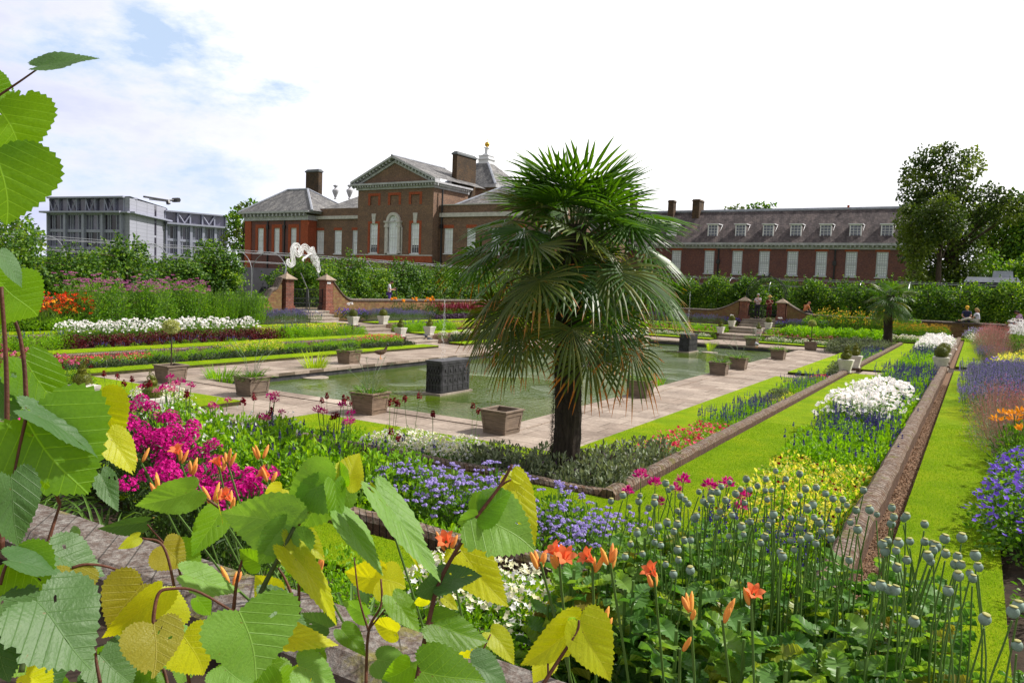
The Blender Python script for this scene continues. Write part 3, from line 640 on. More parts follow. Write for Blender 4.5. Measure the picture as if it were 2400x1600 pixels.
@sp('red_cleome',['f_green','f_stem','p_dred','p_pink'],4)
def _(b): leaves(b,260,.25,.25,.4,.06,.022,0,up=.3); heads(b,4,.22,.22,.62,.045,26,.026,2,1,flat=.9,zmin=.7); heads(b,3,.22,.22,.66,.04,22,.026,3,1,flat=.9,zmin=.7)
@sp('ageratum_clump',['f_green','f_stem','p_lilac','p_white'],4)
def _(b):
    leaves(b,420,.26,.26,.36,.05,.028,0,up=.2); stems(b,12,.26,.26,.4,1)
    P,D=dome(34,.28,.28,.47,.9,.6)
    for p in P:
        if p[2]<.2: continue
        for _ in range(3):
            c=p+rng.normal(size=3)*A_(.018,.018,.006); q,d=dome(22,.015,.015,.014,.9); b.place(PUFF,q+c,rdir(22),d+A_(0,0,.3),.012,.012,2)
        b.tube([p*A_(.6,.6,.4),p],.0025,3,1,cap=False)
@sp('amber_goldenrod',['f_green','f_stem','p_amber','p_yellow'],3)
def _(b): leaves(b,320,.4,.4,.45,.08,.018,0,up=.8); heads(b,26,.38,.38,.55,.06,22,.02,2,1); heads(b,3,.38,.38,.55,.05,16,.02,3,1)
@sp('pink_haze_grass',['f_grey','f_stem','p_haze','p_coral'],4)
def _(b):
    leaves(b,420,.42,.42,.5,.13,.006,0,NEED,up=1.); leaves(b,200,.42,.42,.45,.04,.02,0); stems(b,50,.5,.5,.72,2,.0022)
    P,D=dome(520,.52,.52,.8,.55); b.place(DISC,P,rdir(520),rdir(520),.014,.014,2); P,D=dome(40,.52,.52,.82,.8); b.place(FL5,P,rdir(40),rdir(40),.02,.02,3)
@sp('orange_alstroemeria',['f_green','f_stem','p_orange'],3)
def _(b):
    leaves(b,420,.36,.36,.6,.10,.02,0,up=.5); stems(b,16,.3,.3,.7,1,.004)
    P,D=dome(5,.34,.34,.86,.9,.5)
    for p in P: p[2]=max(p[2],.62); q,d=dome(14,.06,.06,.05,.8); b.place(STRAP,q+p,d+A_(0,0,.5),rdir(14),.07,.03,2); b.tube([p*A_(.4,.4,.2),p],.005,4,1,cap=False)
@sp('blue_geranium',['f_green','f_stem','p_violet','p_white','f_bright'],4)
def _(b): leaves(b,620,.45,.45,.55,.05,.045,0,up=.2); leaves(b,200,.45,.45,.55,.04,.035,4); stems(b,20,.45,.45,.5,1); tops(b,120,.5,.5,.64,.07,2,FL5,.03,.97,flat=.9); 
@sp('orange_geum',['f_green','f_stem','p_red','p_orange'],3)
def _(b): leaves(b,420,.38,.38,.4,.045,.03,0); stems(b,26,.4,.4,.55,1); tops(b,20,.4,.4,.58,.032,2,FL8,.02,flat=1.); tops(b,12,.4,.4,.5,.028,3,FL8)
@sp('white_phlox',['f_green','f_stem','p_white'],3)
def _(b): leaves(b,420,.36,.36,.7,.09,.022,0,up=.2); heads(b,13,.34,.34,.95,.075,34,.03,2,1,zmin=.65)
@sp('yellow_helenium',['f_green','f_stem','p_yellow','p_orange'],4)
def _(b): leaves(b,480,.5,.5,1.2,.10,.026,0,up=.3); stems(b,20,.45,.45,1.2,1,.005); tops(b,46,.5,.5,1.35,.075,2,FL8,.03,.8,flat=.8); tops(b,14,.5,.5,1.2,.07,3,FL8)
@sp('red_crocosmia',['f_strap','f_stem','p_red','p_orange'],3)
def _(b): straps(b,70,1.1,.035,0,droop=.45,r=.3); heads(b,18,.5,.5,1.15,.06,9,.04,2,1,T=STRAP,zmin=.5); heads(b,4,.5,.5,1.1,.06,8,.045,3,1,T=STRAP,zmin=.5)
@sp('joe_pye_weed',['f_green','f_stem','p_mauve','f_bright'],4)
def _(b): leaves(b,1000,.62,.62,1.75,.12,.045,0,up=-.1); leaves(b,120,.6,.6,1.75,.1,.04,3); stems(b,20,.5,.5,1.7,1,.007); heads(b,17,.58,.58,1.92,.075,26,.03,2,1,flat=.4,zmin=.72)
@sp('feathery_green_bush',['f_bright','f_stem','f_green'],3)
def _(b):
    for _ in range(46):
        t=random.uniform(0,2*PI); r=math.sqrt(random.random())*.5; h=random.uniform(.9,1.45)*(1-.3*r); x,y=r*math.cos(t),r*math.sin(t)
        b.tube([(x*.7,y*.7,0),(x,y,h)],.006,3,1,cap=False); k=34; s=rng.random(k); P=np.c_[x*(.7+.3*s),y*(.7+.3*s),s*h]; a=rng.uniform(0,2*PI,k)
        b.place(DIA,P,np.c_[np.cos(a),np.sin(a),np.full(k,1.6)],rdir(k),.16*(1.15-s),.016,random.choice((0,0,2)))
@sp('purple_heuchera',['f_purp','f_stem'],3)
def _(b): leaves(b,260,.3,.3,.3,.08,.07,0,up=.1)
@sp('orange_dahlia',['f_dark','f_stem','p_orange'],3)
def _(b): leaves(b,380,.4,.4,.75,.09,.045,0); heads(b,3,.25,.25,.98,.05,30,.05,2,1,T=STRAP,flat=1,zmin=.85)
@sp('red_astilbe',['f_green','f_stem','p_dred','p_pink'],3)
def _(b): leaves(b,340,.35,.35,.45,.08,.03,0); spikes(b,22,.33,.33,.55,.8,2,.28,.03,den=24,fs=.035); spikes(b,7,.33,.33,.5,.75,3,.2,.03,den=16,fs=.03)
@sp('white_rose_bush',['f_green','f_stem','p_white'],2)
def _(b): leaves(b,120,.25,.25,.4,.05,.03,0); heads(b,2,.12,.12,.62,.06,26,.05,2,1,flat=1.,zmin=.9)
@sp('violet_petunia',['f_dark','f_stem','p_violet','p_blue'],3)
def _(b): leaves(b,200,.28,.28,.36,.05,.03,0); tops(b,26,.3,.3,.42,.06,2); tops(b,26,.3,.3,.4,.06,3)
@sp('blue_aster',['f_green','f_stem','p_lilac'],3)
def _(b): leaves(b,300,.4,.4,.5,.04,.02,0); tops(b,150,.42,.42,.55,.035,2,FL5,.01,.85,flat=.8)
@sp('tall_nicotiana',['f_bright','f_stem','p_white','p_cream'],5)
def _(b):
    leaves(b,460,.34,.34,.74,.085,.042,0,up=.2); leaves(b,30,.3,.3,.3,.18,.12,0); stems(b,16,.3,.3,.75,1,.004)
    n=9; P,D=dome(n,.3,.3,.85,.9,.6); P[:,2]=np.maximum(P[:,2],.6); d=D+A_(0,0,-.5); b.place(NEED,P,-d,rdir(n),.06,.012,2); b.place(FL5,P,rdir(n),d,.045,.045,2)
@sp('tall_agastache',['f_bright','f_stem','p_dusk'],4)
def _(b): leaves(b,480,.32,.32,.7,.07,.036,0,up=.2); stems(b,14,.3,.3,.7,1,.004); spikes(b,2,.28,.28,.76,.88,2,.08,.013,den=16,fs=.02)
@sp('tall_cleome',['f_green','f_stem','p_mag','p_pink'],5)
def _(b):
    leaves(b,360,.28,.28,.7,.07,.02,0,up=.3); stems(b,10,.22,.22,.85,1,.005)
    for m,k in ((2,2),(3,1)):
        for _ in range(k):
            c=A_(random.uniform(-.2,.2),random.uniform(-.2,.2),random.uniform(.85,1.05)); q,d=dome(34,.05,.05,.05,.7); b.place(STRAP,q+c,d+A_(0,0,.2),rdir(34),.035,.014,m); b.tube([c*A_(.4,.4,.3),c],.005,4,1)
            b.place(NEED,np.repeat(c[None],14,0),rdir(14,.1),rdir(14),.08,.003,m)
@sp('single_spider_flower',['f_green','f_stem','p_mag','p_pink'],4)
def _(b):
    c=A_(random.uniform(-.05,.05),random.uniform(-.05,.05),1.); q,d=dome(46,.035,.035,.04,.6); b.place(STRAP,q+c,d+A_(0,0,.2),rdir(46),.03,.012,2); q,d=dome(14,.035,.035,.045,.8); b.place(STRAP,q+c,d,rdir(14),.028,.012,3); b.tube([A_(0,0,0),c*A_(.6,.6,.5),c],.0035,4,1,cap=False)
    b.place(NEED,np.repeat(c[None],14,0),rdir(14,.1),rdir(14),.07,.002,3); leaves(b,26,.06,.06,.85,.07,.018,0)
@sp('dark_edging_plant',['f_edge','f_stem'],3)
def _(b): leaves(b,330,.3,.3,.36,.09,.032,0,up=.5)
@sp('low_green_plant',['f_bright','f_stem'],3)
def _(b): leaves(b,420,.3,.3,.34,.05,.024,0,up=.4)
@sp('dark_red_snapdragon',['f_green','f_stem','p_dred'],4)
def _(b): leaves(b,130,.2,.2,.4,.05,.014,0,up=.6); heads(b,2,.12,.12,.78,.03,30,.035,2,1,flat=2.2,zmin=.85)
@sp('magenta_phlox',['f_dark','f_stem','p_mag','p_pink'],5)
def _(b):
    leaves(b,420,.32,.32,.85,.10,.026,0,up=.2); stems(b,14,.3,.3,.85,1,.005); P,D=dome(8,.3,.3,.95,.9,.55)
    for p in P:
        p[2]=max(p[2],.74)*random.uniform(.9,1.05); q,d=dome(95,.088,.088,.10,.92); b.place(FL5,q+p,rdir(95),d+A_(0,0,.2),.032,.032,2); k=6; q,d=dome(k,.072,.072,.09,1); b.place(DISC,q+p+d*.004,rdir(k),d,.008,.008,3)
@sp('yellow_sedum',['f_yel','f_bright','p_yellow'],2)
def _(b): leaves(b,340,.26,.26,.3,.035,.02,0,up=.2); leaves(b,100,.25,.25,.26,.04,.02,1)
# ================= placing
def put(key,x,y,z,s,nm=None,rz=None):
    me=random.choice(SP[key]); return inst(nm or key,me,None,(x,y,z),random.uniform(0,2*PI) if rz is None else rz,s)
def bed(key,x0,x1,y0,y1,z,sx,label,cat,group,s=(.85,1.2),drop=0.,shape=None):
    nx=max(1,round((x1-x0)/sx)); ny=max(1,round((y1-y0)/sx)); c=0
    for i in range(nx):
        for j in range(ny):
            if random.random()<drop: continue
            x=x0+(x1-x0)*(i+.5+random.uniform(-.3,.3))/nx; y=y0+(y1-y0)*(j+.5+random.uniform(-.3,.3))/ny
            if shape and not shape(x,y): continue
            zz=z(x,y) if callable(z) else z
            o=put(key,x,y,zz,random.uniform(*s)); tag(o,label,cat,group)
# ================= the beds
BX0,BX1=K2R-.95,K2R-.14     # right inner bed
CX0,CX1=K1R-1.38,K1R-.16     # right outer bed
def B(key,x0,x1,y0,y1,z,sx,label,cat,**k): bed(key,x0,x1,y0,y1,z,sx,label,cat,k.pop('group',None) or cat+'s '+label[:0]+'in '+k.pop('where'),**k)
zi,zo=L3+.0,L2-.02
# sage round the palm (corner)
B('sage_bush',-6.05,BX1,8.42,9.5,zi+.06,.42,'grey green sage bush at the foot of the big palm','sage',where='the bed round the big palm')
B('sage_bush',BX0-.1,BX1,9.5,11.1,zi+.06,.42,'dark sage bush in the inner bed just right of the palm trunk','sage',where='the bed right of the palm')
B('pink_busy_lizzie',BX0,BX1,11.1,14.3,zi+.12,.33,'coral pink bedding flower in the nearest inner bed on the right','bedding plant',where='the near right bed')
B('blue_salvia',BX0,BX1,14.4,18.4,zi+.08,.36,'blue salvia clump beyond the coral pink flowers','salvia',where='the right inner bed',s=(.8,1.05))
B('yellow_coleus',BX0+.3,BX1,18.4,21.4,zi+.1,.34,'yellow foliage clump between two patches of blue salvia','coleus',where='the right inner bed',s=(.6,.8))
B('sage_bush',BX0,BX0+.3,18.4,21.4,zi,.4,'dark purple leaved clump on the lawn side of the right inner bed','sage',where='the right inner bed edge',s=(.6,.8))
B('blue_salvia',BX0,BX1,21.4,25.0,zi+.08,.38,'blue salvia clump just before the spiral topiary pots','salvia',where='front of the topiary pots',s=(.8,1.05))
B('pink_busy_lizzie',BX0+.2,BX1-.2,25,26.3,zi+.1,.36,'coral pink bedding flower just before the stone cross path','bedding plant',where='front of the cross path')
B('sage_bush',BX0,BX0+.5,29.5,30.6,zi,.4,'dark sage bush just beyond the stone cross path','sage',where='the corner past the cross path')
B('cream_petunia',BX0+.5,BX1-.1,29.6,31.5,zi,.4,'cream and pink bedding flower beyond the cross path','bedding plant',where='the bed past the cross path')
B('blue_salvia',BX0,BX1,31.5,42.0,zi+.08,.48,'blue salvia clump in the far half of the right inner bed','salvia',where='the far right inner bed',s=(.8,1.05))
B('sage_bush',-6.4,BX1,42,46.6,zi+.05,.6,'lavender grey sage bush round the foot of the far palm','sage',where='the bed round the far palm',s=(1.,1.3))
# right outer bed
B('blue_salvia',CX0,CX1,6.0,7.6,zo,.36,'blue salvia clump just behind the poppy heads','salvia',where='the bed behind the poppies')
B('yellow_coleus',CX0,CX1,7.5,10.6,zo+.12,.31,'yellow and cream coleus with dark red blooms in the nearest outer bed','coleus',where='the outer right bed')
B('dark_red_coleus',CX0-.02,CX0+.2,8.2,12.6,zo,.5,'dark red foliage clump along the lawn edge','coleus',where='the lawn edge of the right bed',s=(.5,.75),drop=.3)
B('green_bedding_plant',CX0+.05,CX1,10.6,13.6,zo+.12,.34,'fresh green clump with blue spikes before the white cosmos','bedding plant',where='front of the white cosmos')
B('blue_salvia',CX0+.1,CX1,12.2,14.4,zo+.12,.4,'deep blue salvia clump right before the white cosmos','salvia',where='front of the white cosmos')
B('white_cosmos',CX0-.02,CX1-.25,14.4,19.0,zo+.14,.34,'white cosmos clump in the large nearer drift on the right','cosmos',where='the nearer white drift',s=(.9,1.2))
B('green_bedding_plant',CX1-.35,CX1,14.4,19.,zo+.1,.4,'green clump squeezed between white cosmos and brick kerb','bedding plant',where='the kerb side of the cosmos')
B('yellow_coleus',CX0,CX1-.5,19.2,21.6,zo+.12,.36,'orange yellow coleus clump behind the nearer white cosmos','coleus',where='back of the white cosmos')
B('blue_salvia',CX0+.4,CX1,19.2,22.5,zo+.14,.4,'blue salvia clump beside the brick kerb behind the nearer cosmos','salvia',where='back of the white cosmos')
B('blue_salvia',CX0,CX1,22.5,26.4,zo+.14,.42,'blue salvia clump just before the ball topiary pots','salvia',where='front of the ball topiary')
B('green_bedding_plant',CX0,CX1,29.6,33,zo+.1,.42,'green clump just beyond the ball topiary pots','bedding plant',where='back of the ball topiary')
B('blue_salvia',CX0,CX1,33,37.5,zo+.1,.45,'blue salvia clump before the far white cosmos drift','salvia',where='front of the far cosmos')
B('white_cosmos',CX0,CX1,36.5,45.5,zo+.16,.46,'white cosmos clump in the far drift on the right','cosmos',where='the far white drift',s=(1.,1.3))
B('green_bedding_plant',CX0-.4,CX1,45.5,49.5,zo+.1,.5,'green clump at the far corner of the outer bed','bedding plant',where='the far corner bed')
# near side: inner bed, outer bed
B('cream_petunia',-7.7,-6.0,8.5,9.5,zi+.16,.34,'cream white bedding flower just left of the sage bushes','petunia',where='the near bed left of the palm',s=(1.,1.3))
B('dark_red_snapdragon',-9.4,-6.3,8.5,9.9,zi+.12,.75,'dark red snapdragon standing among the cream flowers','snapdragon',where='the cream flowers',s=(.95,1.25))
B('low_green_plant',XC1,-7.7,8.5,9.5,zi,.42,'green clump far left in the near inner bed','bedding plant',where='the near inner bed')
B('cream_petunia',-14.4,-13.3,8.9,9.8,zi+.2,.4,'cream flower clump beside the spiral topiary pots at left','petunia',where='the left end of the near bed')
B('red_cleome',-21.8,-17.2,8.6,10.0,zi+.1,.5,'pink and red cleome behind the lime leaves at far left','cleome',where='the left end of the near bed',s=(1.,1.3))
y0,y1=K1N+.25,6.85
B('ageratum_clump',-3.55,-2.45,5.35,6.7,zo+.05,.34,'lilac ageratum clump right of the tall lime shoot','ageratum',where='the near outer bed')
B('ageratum_clump',-5.25,-3.75,5.75,6.85,zo+.1,.36,'lilac ageratum clump left of the big heart shaped leaf','ageratum',where='the near outer bed',s=(1.,1.25))
B('bright_leafy_clump',-4.9,-3.6,5.25,5.6,zo,.5,'low broad leaved green clump along the mossy kerb','foliage plant',where='the kerb edge',s=(.6,.8))
B('tall_agastache',-7.1,-4.9,y0,6.6,zo,.36,'tall fresh green plant with short blue spikes, right end of the tall bed','agastache',where='the tall near bed',s=(.95,1.15))
B('tall_nicotiana',-9.6,-6.8,y0,6.7,zo,.4,'tall nicotiana with white trumpet flowers left of the blue spiked plants','nicotiana',where='the tall near bed',s=(.92,1.08))
B('tall_nicotiana',-12.2,-9.6,y0,6.7,zo,.42,'nicotiana with white trumpet flowers right behind the magenta phlox','nicotiana',where='the tall near bed',s=(.72,.88))
B('tall_cleome',-10.6,-5.6,6.1,6.95,zo,.66,'pink spider flower rising over the tall green bed','cleome',where='the tall near bed',s=(.85,1.05))
B('dark_red_snapdragon',-11.6,-5.2,6.2,6.95,zo+.15,.8,'dark red snapdragon at the back of the tall green bed','snapdragon',where='the tall near bed',s=(.9,1.1))
B('tall_nicotiana',-20,-12.4,y0,6.9,zo,.62,'tall green plant at the far left of the near bed','nicotiana',where='the left part of the near bed',s=(.5,.65))
# left side beds
LX0,LX1=K2L+.12,K2L+1.3
B('dark_edging_plant',LX1-.55,LX1,9.5,26.6,zi-.02,.38,'dark leaved clump in the long low row facing the pond on the left','sage',where='the left inner bed',s=(.75,.95))
B('pink_busy_lizzie',LX0,LX1-.5,9.5,14.2,zi+.12,.42,'coral pink bedding flower behind the dark left row','bedding plant',where='the left inner bed',s=(.8,1.))
B('green_bedding_plant',LX0,LX1-.5,14.2,19.,zi+.08,.42,'green bedding clump behind the dark row on the left','bedding plant',where='the left inner bed',s=(.65,.85))
B('yellow_coleus',LX0,LX1-.5,17.,19.6,zi+.22,.42,'yellow coleus clump behind the dark row on the left','coleus',where='the left inner bed')
B('green_bedding_plant',LX0,LX1-.5,19.6,23.6,zi+.08,.42,'green bedding clump nearest the left steps','bedding plant',where='the left inner bed by the steps',s=(.65,.85))
B('pink_busy_lizzie',LX0,LX1-.5,23.6,26.4,zi+.22,.42,'coral and cream bedding flower next to the left steps','bedding plant',where='the left inner bed by the steps')
B('dark_edging_plant',LX1-.55,LX1,29.4,46,zi,.5,'dark leaved clump beyond the left steps','sage',where='the left bed past the steps')
B('cream_petunia',LX0,LX1-.5,29.4,46,zi+.2,.6,'cream flower clump beyond the left steps','bedding plant',where='the left bed past the steps')
MX0,MX1=K1L+.12,K1L+1.35
B('green_bedding_plant',MX0,MX1,7,13.2,zo+.05,.5,'green bedding clump at the left end of the white cosmos','bedding plant',where='the left outer bed')
B('white_cosmos',MX0,MX1-.3,13.2,20.6,zo+.22,.40,'white cosmos clump in the long left drift','cosmos',where='the left white drift',s=(.95,1.2))
B('dark_red_coleus',MX1-.3,MX1+.1,12.8,21.6,zo+.08,.34,'dark red coleus clump in front of the left cosmos','coleus',where='the left outer bed',s=(1.05,1.3))
B('blue_salvia',MX1+.1,MX1+.25,13.5,19.6,zo-.1,.42,'small violet blue salvia before the dark red coleus','salvia',where='front of the dark red coleus',s=(.7,.85))
B('green_bedding_plant',MX0,MX1,21.4,23,zo+.05,.45,'green bedding clump right of the left cosmos','bedding plant',where='the left outer bed, middle')
B('yellow_coleus',MX0+.1,MX1-.2,20.8,25.6,zo+.2,.40,'yellow coleus clump right of the left cosmos','coleus',where='the left outer bed')
B('green_bedding_plant',MX1-.4,MX1,21.,26.6,zo+.02,.42,'low green clump in front of the yellow coleus','bedding plant',where='front of the left yellow coleus')
B('green_bedding_plant',MX0,MX1,29.4,33.6,zo+.05,.48,'green clump just beyond the left steps','bedding plant',where='the outer bed past the left steps')
B('yellow_coleus',MX0,MX1,33.6,40,zo+.15,.52,'yellow coleus clump beyond the left steps','coleus',where='the outer bed past the left steps')
B('green_bedding_plant',MX0,MX1,40,48,zo+.05,.7,'green clump in the far left corner bed','bedding plant',where='the far left corner bed')
# left border under the wall
b0,b1=GL+.35,K1L-1.35
zb=lambda x,y: L1+.0+ (-.0 if y<0 else 0)
B('red_crocosmia',b0,b1-.3,9.5,16.0,L1,.65,'red and orange crocosmia clump in the left border','crocosmia',where='the left border',s=(1.,1.2))
B('bright_leafy_clump',b1-.7,b1,9.5,16.0,L1,.6,'low bright green clump in front of the red crocosmia','foliage plant',where='front of the crocosmia',s=(.8,1.1))
B('joe_pye_weed',b0,b1-.1,15.2,20.6,L1,.85,'tall leafy clump with flat mauve flower heads in the left border','joe pye weed',where='the left border',s=(.95,1.1))
B('feathery_green_bush',b0+.2,b1-.2,20.4,23.4,L1,.7,'tall feathery light green bush between mauve heads and lavender','bush',where='the left border',s=(1.05,1.25))
B('leafy_green_shrub',b0-.2,b0+.8,20.5,24.6,L1,.9,'rounded green shrub behind the feathery bush','shrub',where='the back of the left border',s=(1.4,2.))
B('lavender_bush',b0+.3,b1,23.3,26.3,L1,.5,'purple lavender bush left of the left gate steps','lavender',where='front of the left wall')
B('violet_petunia',b0+.2,b1-.9,29.4,30.8,L1+.1,.45,'deep violet flower clump right of the left gate steps','petunia',where='the foot of the right pillar',s=(1.1,1.4))
B('lavender_bush',b0+.6,b1,30.4,35.,L1,.5,'purple lavender bush right of the left gate steps','lavender',where='the wall right of the left gate')
B('orange_dahlia',b0+.1,b0+.9,33.6,37.4,L1,.75,'dark leaved orange dahlia against the left wall','dahlia',where='front of the left wall',s=(1.1,1.4))
B('purple_heuchera',b1-.9,b1,35.2,41,L1,.45,'dark purple leaved clump in front of the left wall','heuchera',where='front of the left wall')
B('red_astilbe',b0+.1,b1-.8,37.4,45,L1,.6,'crimson plumed clump against the left wall','astilbe',where='front of the left wall',s=(1.1,1.4))
B('blue_aster',b0+.1,b1,44,50,L1,.75,'pale blue flowered clump at the far left corner','aster',where='the far left corner')
B('white_rose_bush',b1-.5,b1-.2,26.35,26.5,L1,.3,'white rose left of the left gate steps','rose',where='the left gate steps'); B('white_rose_bush',b0+.9,b0+1.2,29.4,29.8,L1,.3,'white rose beside the right pillar of the left gate','rose',where='the right pillar',s=(1.4,1.6))
# far side beds: inner (kerb2) outer (kerb1), border
for (x0,x1,tagx) in ((K2L+1.3,XC0-.2,'left of'),(XC1+.15,-6.6,'right of')):
    B('cream_petunia',x0,x1,PF+.9,PF+1.35,zi+.02,.42,f'white edging flower {tagx} the far steps','bedding plant',where=f'the far edge {tagx} the steps')
    B('red_cleome',x0,x1,PF+1.3,K2F-.1,zi,.5,f'dark red and pink cleome {tagx} the far steps','cleome',where=f'the far bed {tagx} the steps')
    B('green_bedding_plant',x0,x1,K2F+1.0,K1F-.1,zo,.55,f'green clump {tagx} the far upper steps','bedding plant',where=f'the far outer bed {tagx} the steps')
B('bright_leafy_clump',-10,-4.6,K2F+.6,K1F-.1,zo+.1,.7,'bright green leafy clump in the far bed left of the far palm','foliage plant',where='the far outer bed',s=(1.1,1.4))
B('lavender_bush',GL+3,XC0-.9,K1F+1.3,GF-.4,L1,.62,'lavender bush left of the far arched gate','lavender',where='front of the far wall, left',s=(1.,1.25))
B('lavender_bush',XC1+.9,-8.2,K1F+1.2,GF-.4,L1,.55,'lavender bush right of the far arched gate','lavender',where='front of the far wall, right',s=(1.,1.25))
B('violet_petunia',XC0-.9,XC0-.15,K1F+1.6,GF-.4,L1+.1,.45,'dark violet clump left of the far gate steps','petunia',where='the far gate steps',s=(1.1,1.3)); B('violet_petunia',XC1+.15,XC1+.9,K1F+1.6,GF-.4,L1+.1,.45,'dark violet clump right of the far gate steps','petunia',where='the far gate steps, right',s=(1.1,1.3))
B('white_rose_bush',XC0-.5,XC0-.3,K1F+1.2,K1F+1.4,L1,.3,'white rose left of the far gate steps','rose',where='far left'); B('white_rose_bush',XC1+.3,XC1+.5,K1F+1.2,K1F+1.4,L1,.3,'white rose right of the far gate steps','rose',where='far right')
B('yellow_helenium',-8.9,-4.3,K1F+1.5,GF-.3,L1,.75,'tall yellow daisy clump left of the far palm','helenium',where='front of the far wall',s=(1.0,1.3))
B('leafy_green_shrub',-9.6,-8.4,K1F+1.,GF-.4,L1,.7,'grey green shrub at the foot of the yellow daisies','shrub',where='the far wall',s=(.8,1.2))
B('amber_goldenrod',-4.6,-1.3,K1F+.3,GF-1.,L1+.15,.6,'amber flowered clump right of the far palm','goldenrod',where='the far right bed',s=(1.,1.35))
B('leafy_green_shrub',-5.4,-2.8,GF-1.,GF-.3,L1,.7,'bright green bush behind the amber flowers','shrub',where='the back of the far bed',s=(1.,1.3))
B('cream_petunia',-4.9,-2.3,K2F+.9,K2F+1.9,zo+.15,.5,'pale lilac white clump below the amber flowers','bedding plant',where='the far right corner',s=(1.,1.3))
# right border, from far to near ; ground rises away from the lawn
zr=lambda x,y: L1-.03+max(0,(x-.2))*.155
def Rb(key,x0,x1,ya,yb,sx,label,cat,**k): B(key,x0,x1,ya,yb,zr,sx,label,cat,**k)
Rb('blue_aster',-.6,1.,49.5,52.8,.7,'pale blue aster clump at the far end of the right lawn','aster',where='the far right border',s=(1.2,1.6))
Rb('cream_petunia',-.2,.5,46,49,.5,'small white clump at the far end of the right lawn','bedding plant',where='the far right border',s=(1.3,1.7))
Rb('pink_haze_grass',.25,3.2,38,50,.95,'pinkish grey haze of fine stems in the far right border','border plant',where='the far right border',s=(1.2,1.6))
Rb('white_phlox',1.4,3.4,33,40,.7,'white phlox clump at the back of the right border','phlox',where='the right border',s=(1.2,1.5))
Rb('orange_geum',1.8,3.2,28,33,.7,'red and orange flowered clump below the white phlox','geum',where='the right border, back',s=(1.2,1.6))
Rb('white_phlox',2.2,3.2,25,29,.8,'small white phlox clump among the red flowers','phlox',where='the right border among reds',s=(.8,1.))
Rb('pink_haze_grass',.35,2.2,30,38,.85,'pale pink fine stemmed clump beside the far lawn','border plant',where='the right border, middle',s=(.9,1.3))
Rb('catmint_bush',.2,.8,33,36,.6,'small violet clump spilling on the far lawn','catmint',where='the right lawn edge, far',s=(.8,1.))
Rb('yellow_sedum',.7,2.3,25.5,30,.5,'lemon yellow clump behind the catmint','border plant',where='the right border behind the catmint',s=(1.4,1.9))
Rb('violet_petunia',.3,1.8,23.5,27,.5,'deep violet clump between yellow flowers and catmint','border plant',where='the right border behind the catmint',s=(1.1,1.4))
Rb('catmint_bush',.2,2.8,16.8,24,.72,'lavender blue catmint bush spilling over the right lawn','catmint',where='the right border',s=(1.,1.3))
Rb('pink_haze_grass',.2,2.4,12.4,17,.62,'haze of fine pink brown stems between catmint and orange lilies','border plant',where='the near right border',s=(.85,1.1))
Rb('orange_alstroemeria',.45,1.8,10.4,12.6,.62,'orange alstroemeria clump in the near right border','alstroemeria',where='the near right border',s=(.85,1.))
Rb('leafy_green_shrub',.3,1.6,10.2,12.,.6,'low green leaves at the foot of the orange alstroemeria','foliage plant',where='the near right border',s=(.45,.6))
Rb('blue_geranium',.3,1.9,7.4,10.4,.46,'violet blue cranesbill clump spilling towards the right lawn','cranesbill',where='the near right border',s=(.85,1.1))
Rb('orange_geum',.6,1.4,6.0,7.9,.36,'orange red flowered clump at the right edge below the cranesbill','geum',where='the near right border',s=(.7,.95))
Rb('yellow_sedum',.55,.9,5.55,6.2,.42,'golden yellow clump at the right edge','border plant',where='the near right border',s=(.7,.9))
# phlox near left, petunias by the wall
phl=[(300,925),(345,935),(390,955),(430,985),(470,1010),(370,1000),(430,1050),(500,1060),(545,1075),(585,1100),(330,985),(390,1075),(250,950),(180,960),(90,950),(30,990),(10,1030)]
for px,py in phl:
    z=.42; p=at(px,py,z=z) if py>900 else None
    yy=min(max(p[1]*1.0,3.0),4.5); p=at(px,py,y=yy); zz=-.42; o=put('magenta_phlox',p[0],p[1],zz,(p[2]-zz)/.98); tag(o,'magenta phlox clump behind the lime leaves at left','phlox','magenta phlox by the foreground wall')
B('cream_petunia',-3.0,-2.0,3.55,4.2,-.45,.3,'cream white flower clump just beyond the foreground wall','petunia',where='the foot of the foreground wall',s=(.9,1.1))
B('low_green_plant',-4.2,-1.9,3.3,3.9,-.5,.34,'low green clump beyond the foreground wall','bedding plant',where='the foot of the foreground wall',s=(.7,.9))
# ================= pots and planters
def box_ball_mesh(r,n=2600,cz=0):
    mb=MB(); d=rdir(n); P=d*(r*rng.uniform(.9,1.03,n))[:,None]+A_(0,0,cz); mb.place(DIA,P,d+rng.normal(size=(n,3))*.8,rdir(n),.022,.016)
    mb.lathe([(r*.9*math.sin(t),cz-r*.9*math.cos(t)) for t in np.linspace(.1,PI-.1,9)],n=14); return mb
ballm=box_ball_mesh(.245,cz=.22).mesh('box_ball',M['f_box'])
def spiral():
    mb=MB()
    for cz,r in ((.17,.20),(.37,.10),(.47,.06)):
        n=int(2600*(r/.24)**1.5); d=rdir(n); k=r*rng.uniform(.88,1.04,n); P=d*k[:,None]*A_(1,1,.85)+A_(0,0,cz+0); P[:,2]+=.03*np.arctan2(P[:,1],P[:,0]); mb.place(DIA,P,d+rng.normal(size=(n,3))*.8,rdir(n),.022,.016)
        mb.lathe([(r*.88*math.sin(t),cz-r*.75*math.cos(t)) for t in np.linspace(.1,PI-.1,9)],n=12)
    return mb.mesh('box_spiral',M['f_box'])
spm=spiral()
def potmesh():
    mb=MB(); c=(0,0); mb.frus(c,.40,.40,.41,.41,0,.05); mb.frus(c,.36,.36,.52,.52,.05,.42); mb.frus(c,.54,.54,.56,.56,.42,.50); mb.frus(c,.50,.50,.50,.50,.50,.505); return mb.mesh('pot',M['potstone'])
potm=potmesh(); soilm=None
